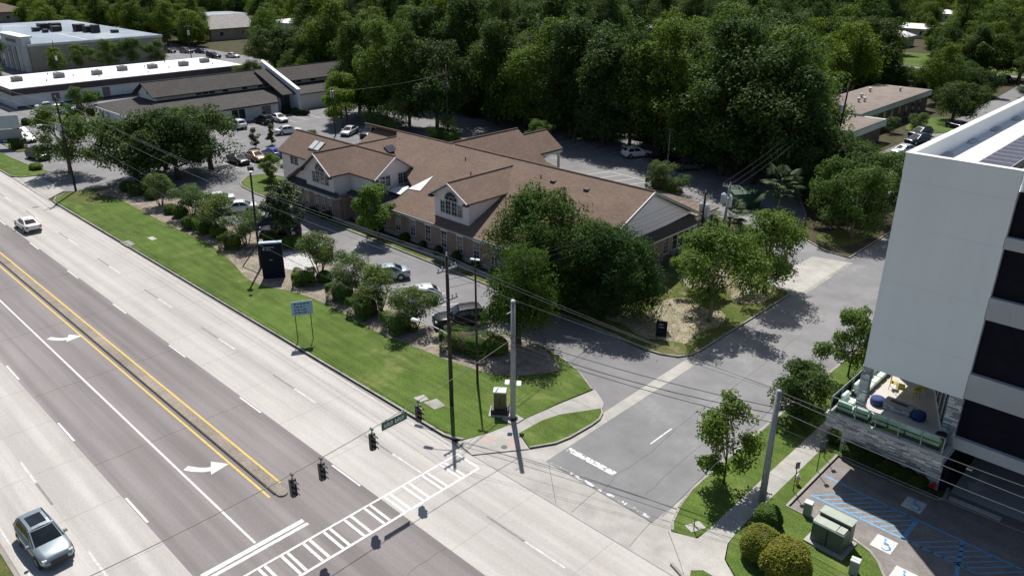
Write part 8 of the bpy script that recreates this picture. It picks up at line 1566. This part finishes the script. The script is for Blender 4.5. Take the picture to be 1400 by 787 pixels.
# ------------------------------------------------------------------ cabinets, bins, hydrant
ub = thing('utility_cabinet', 'tall olive metal cabinet with pale lid on the corner lawn', 'cabinet', (-33.45,33.35,.1), R(38))
MB().box(-.75,.75,-.7,.7,-.1,.06).build('footing','concrete_walk',ub); MB().bbox(-.62,.62,-.5,.5,.06,.42,.03).build('base','plastic_black',ub); MB().bbox(-.42,.42,-.33,.33,.42,1.75,.03).build('body','cabinet_olive',ub); MB().slab([(-.45,-.36,1.80),(.45,-.36,1.80),(.45,0,1.93),(-.45,0,1.93)], .1).slab([(-.45,.36,1.80),(.45,.36,1.80),(.45,0,1.93),(-.45,0,1.93)], .1).build('lid','cabinet_top',ub); MB().box(-.03,.03,-.35,-.33,.8,1.3).build('handle','metal_dark',ub)
tc = thing('transformer_cabinet', 'large dark green transformer cabinet on a concrete pad', 'cabinet', (-11.1,36.65,.1), R(-2))
MB().box(-1.1,1.1,-1.0,.85,-.05,.09).build('pad','concrete_walk',tc); MB().bbox(-.88,.88,-.72,.1,.09,1.28,.03).build('front_compartment','cabinet_green',tc); MB().bbox(-.88,.88,.1,.72,.09,1.52,.03).build('tank','cabinet_green',tc); MB().slab([(-.92,.06,1.55),(.92,.06,1.55),(.92,.76,1.58),(-.92,.76,1.58)], .05).build('tank_lid','cabinet_lid',tc); MB().slab([(-.92,-.6,1.30),(.35,-.6,1.30),(.35,.02,1.34),(-.92,.02,1.34)], .05).build('hinged_lid','cabinet_lid',tc); MB().slab([(.40,-.6,1.33),(.80,-.6,1.33),(.80,-.05,1.36),(.40,-.05,1.36)], .05).build('side_lid','cabinet_lid',tc); MB().box(-.03,.03,-.74,-.72,.2,1.2).build('door_seam','plastic_black',tc)
for x, y, s, lb in ((-13.05,37.95,1.0,'small grey utility box at the paver lot corner'), (-9.25,35.2,1.0,'small grey utility box at the bottom right of the lawn')):
    t = thing('utility_box', lb, 'utility box', (x,y,.09), R(8)); MB().bbox(-.22,.22,-.2,.2,0,.82,.02).build('body','box_grey',t); MB().bbox(-.24,.24,-.22,.22,.82,.9,.02).build('lid','cabinet_top',t)
hy = thing('fire_hydrant', 'yellow and white fire hydrant on the lawn beside the pavement', 'hydrant', (-14.75,40.2,.1)); MB().lathe([(.16,0),(.16,.05),(.11,.08),(.11,.48),(.15,.5),(.15,.54)], 12).build('barrel','hydrant_yellow',hy); MB().lathe([(.13,.54),(.11,.64),(.05,.7),(.04,.76)], 12).build('bonnet','hydrant_white',hy)
for d in ((1,0),(-1,0),(0,-1)): MB().tube([(0,0,.4),(d[0]*.18,d[1]*.18,.4)], .055, 8).build('outlet','hydrant_white',hy)
rb = thing('fire_connection', 'red fire department connection at the right foot of the stone base', 'fire connection', (-8.6,45.1,.1)); MB().tube([(0,.35,.45),(0,.1,.45)], .09, 10).build('pipe','red_paint',rb); 
for s in (-1,1): MB().tube([(0,.15,.45),(s*.16,-.12,.45)], [.08,.11], 10).build('inlet','red_paint',rb)
MB().lathe([(.19,0),(.19,.04)],12,(0,.1,.32)).build('plate','red_paint',rb)
dm = thing('dumpster', 'large dark green dumpster in the rear yard', 'dumpster', (-45.2,88.6,.02), R(55)); MB().add([(-1.7,-1.1,.15),(1.7,-1.1,.15),(1.7,1.1,.15),(-1.7,1.1,.15),(-1.9,-1.25,2.1),(1.9,-1.25,2.1),(1.9,1.25,2.5),(-1.9,1.25,2.5)], [(0,3,2,1),(0,1,5,4),(1,2,6,5),(2,3,7,6),(3,0,4,7),(4,5,6,7)]).build('body','dumpster_green',dm)
for s in (-1,1): MB().slab([(s*.05,-1.28,2.14),(s*1.88,-1.28,2.14),(s*1.88,1.28,2.56),(s*.05,1.28,2.56)], .05).build('lid','dumpster_green',dm); MB().box(*sorted((s*1.9,s*2.02)),-.9,.9,1.2,1.4).build('lift_pocket','metal_dark',dm); MB().box(s*1.4-.08,s*1.4+.08,-1,1,0,.15).build('skid','metal_dark',dm)
for k, y in enumerate((60.3,62.6,65.2,67.3)):
    t = thing('air_conditioner', 'grey air conditioning unit, number %s along the clinic gable wall' % ('one','two','three','four')[k], 'air conditioner', (-40.7,y,.1), 0, 'air conditioning units'); MB().bbox(-.42,.42,-.45,.45,0,.95,.03).build('casing','ac_metal',t); MB().lathe([(.34,.95),(.34,.98)],16).build('fan_grille','metal_dark',t)
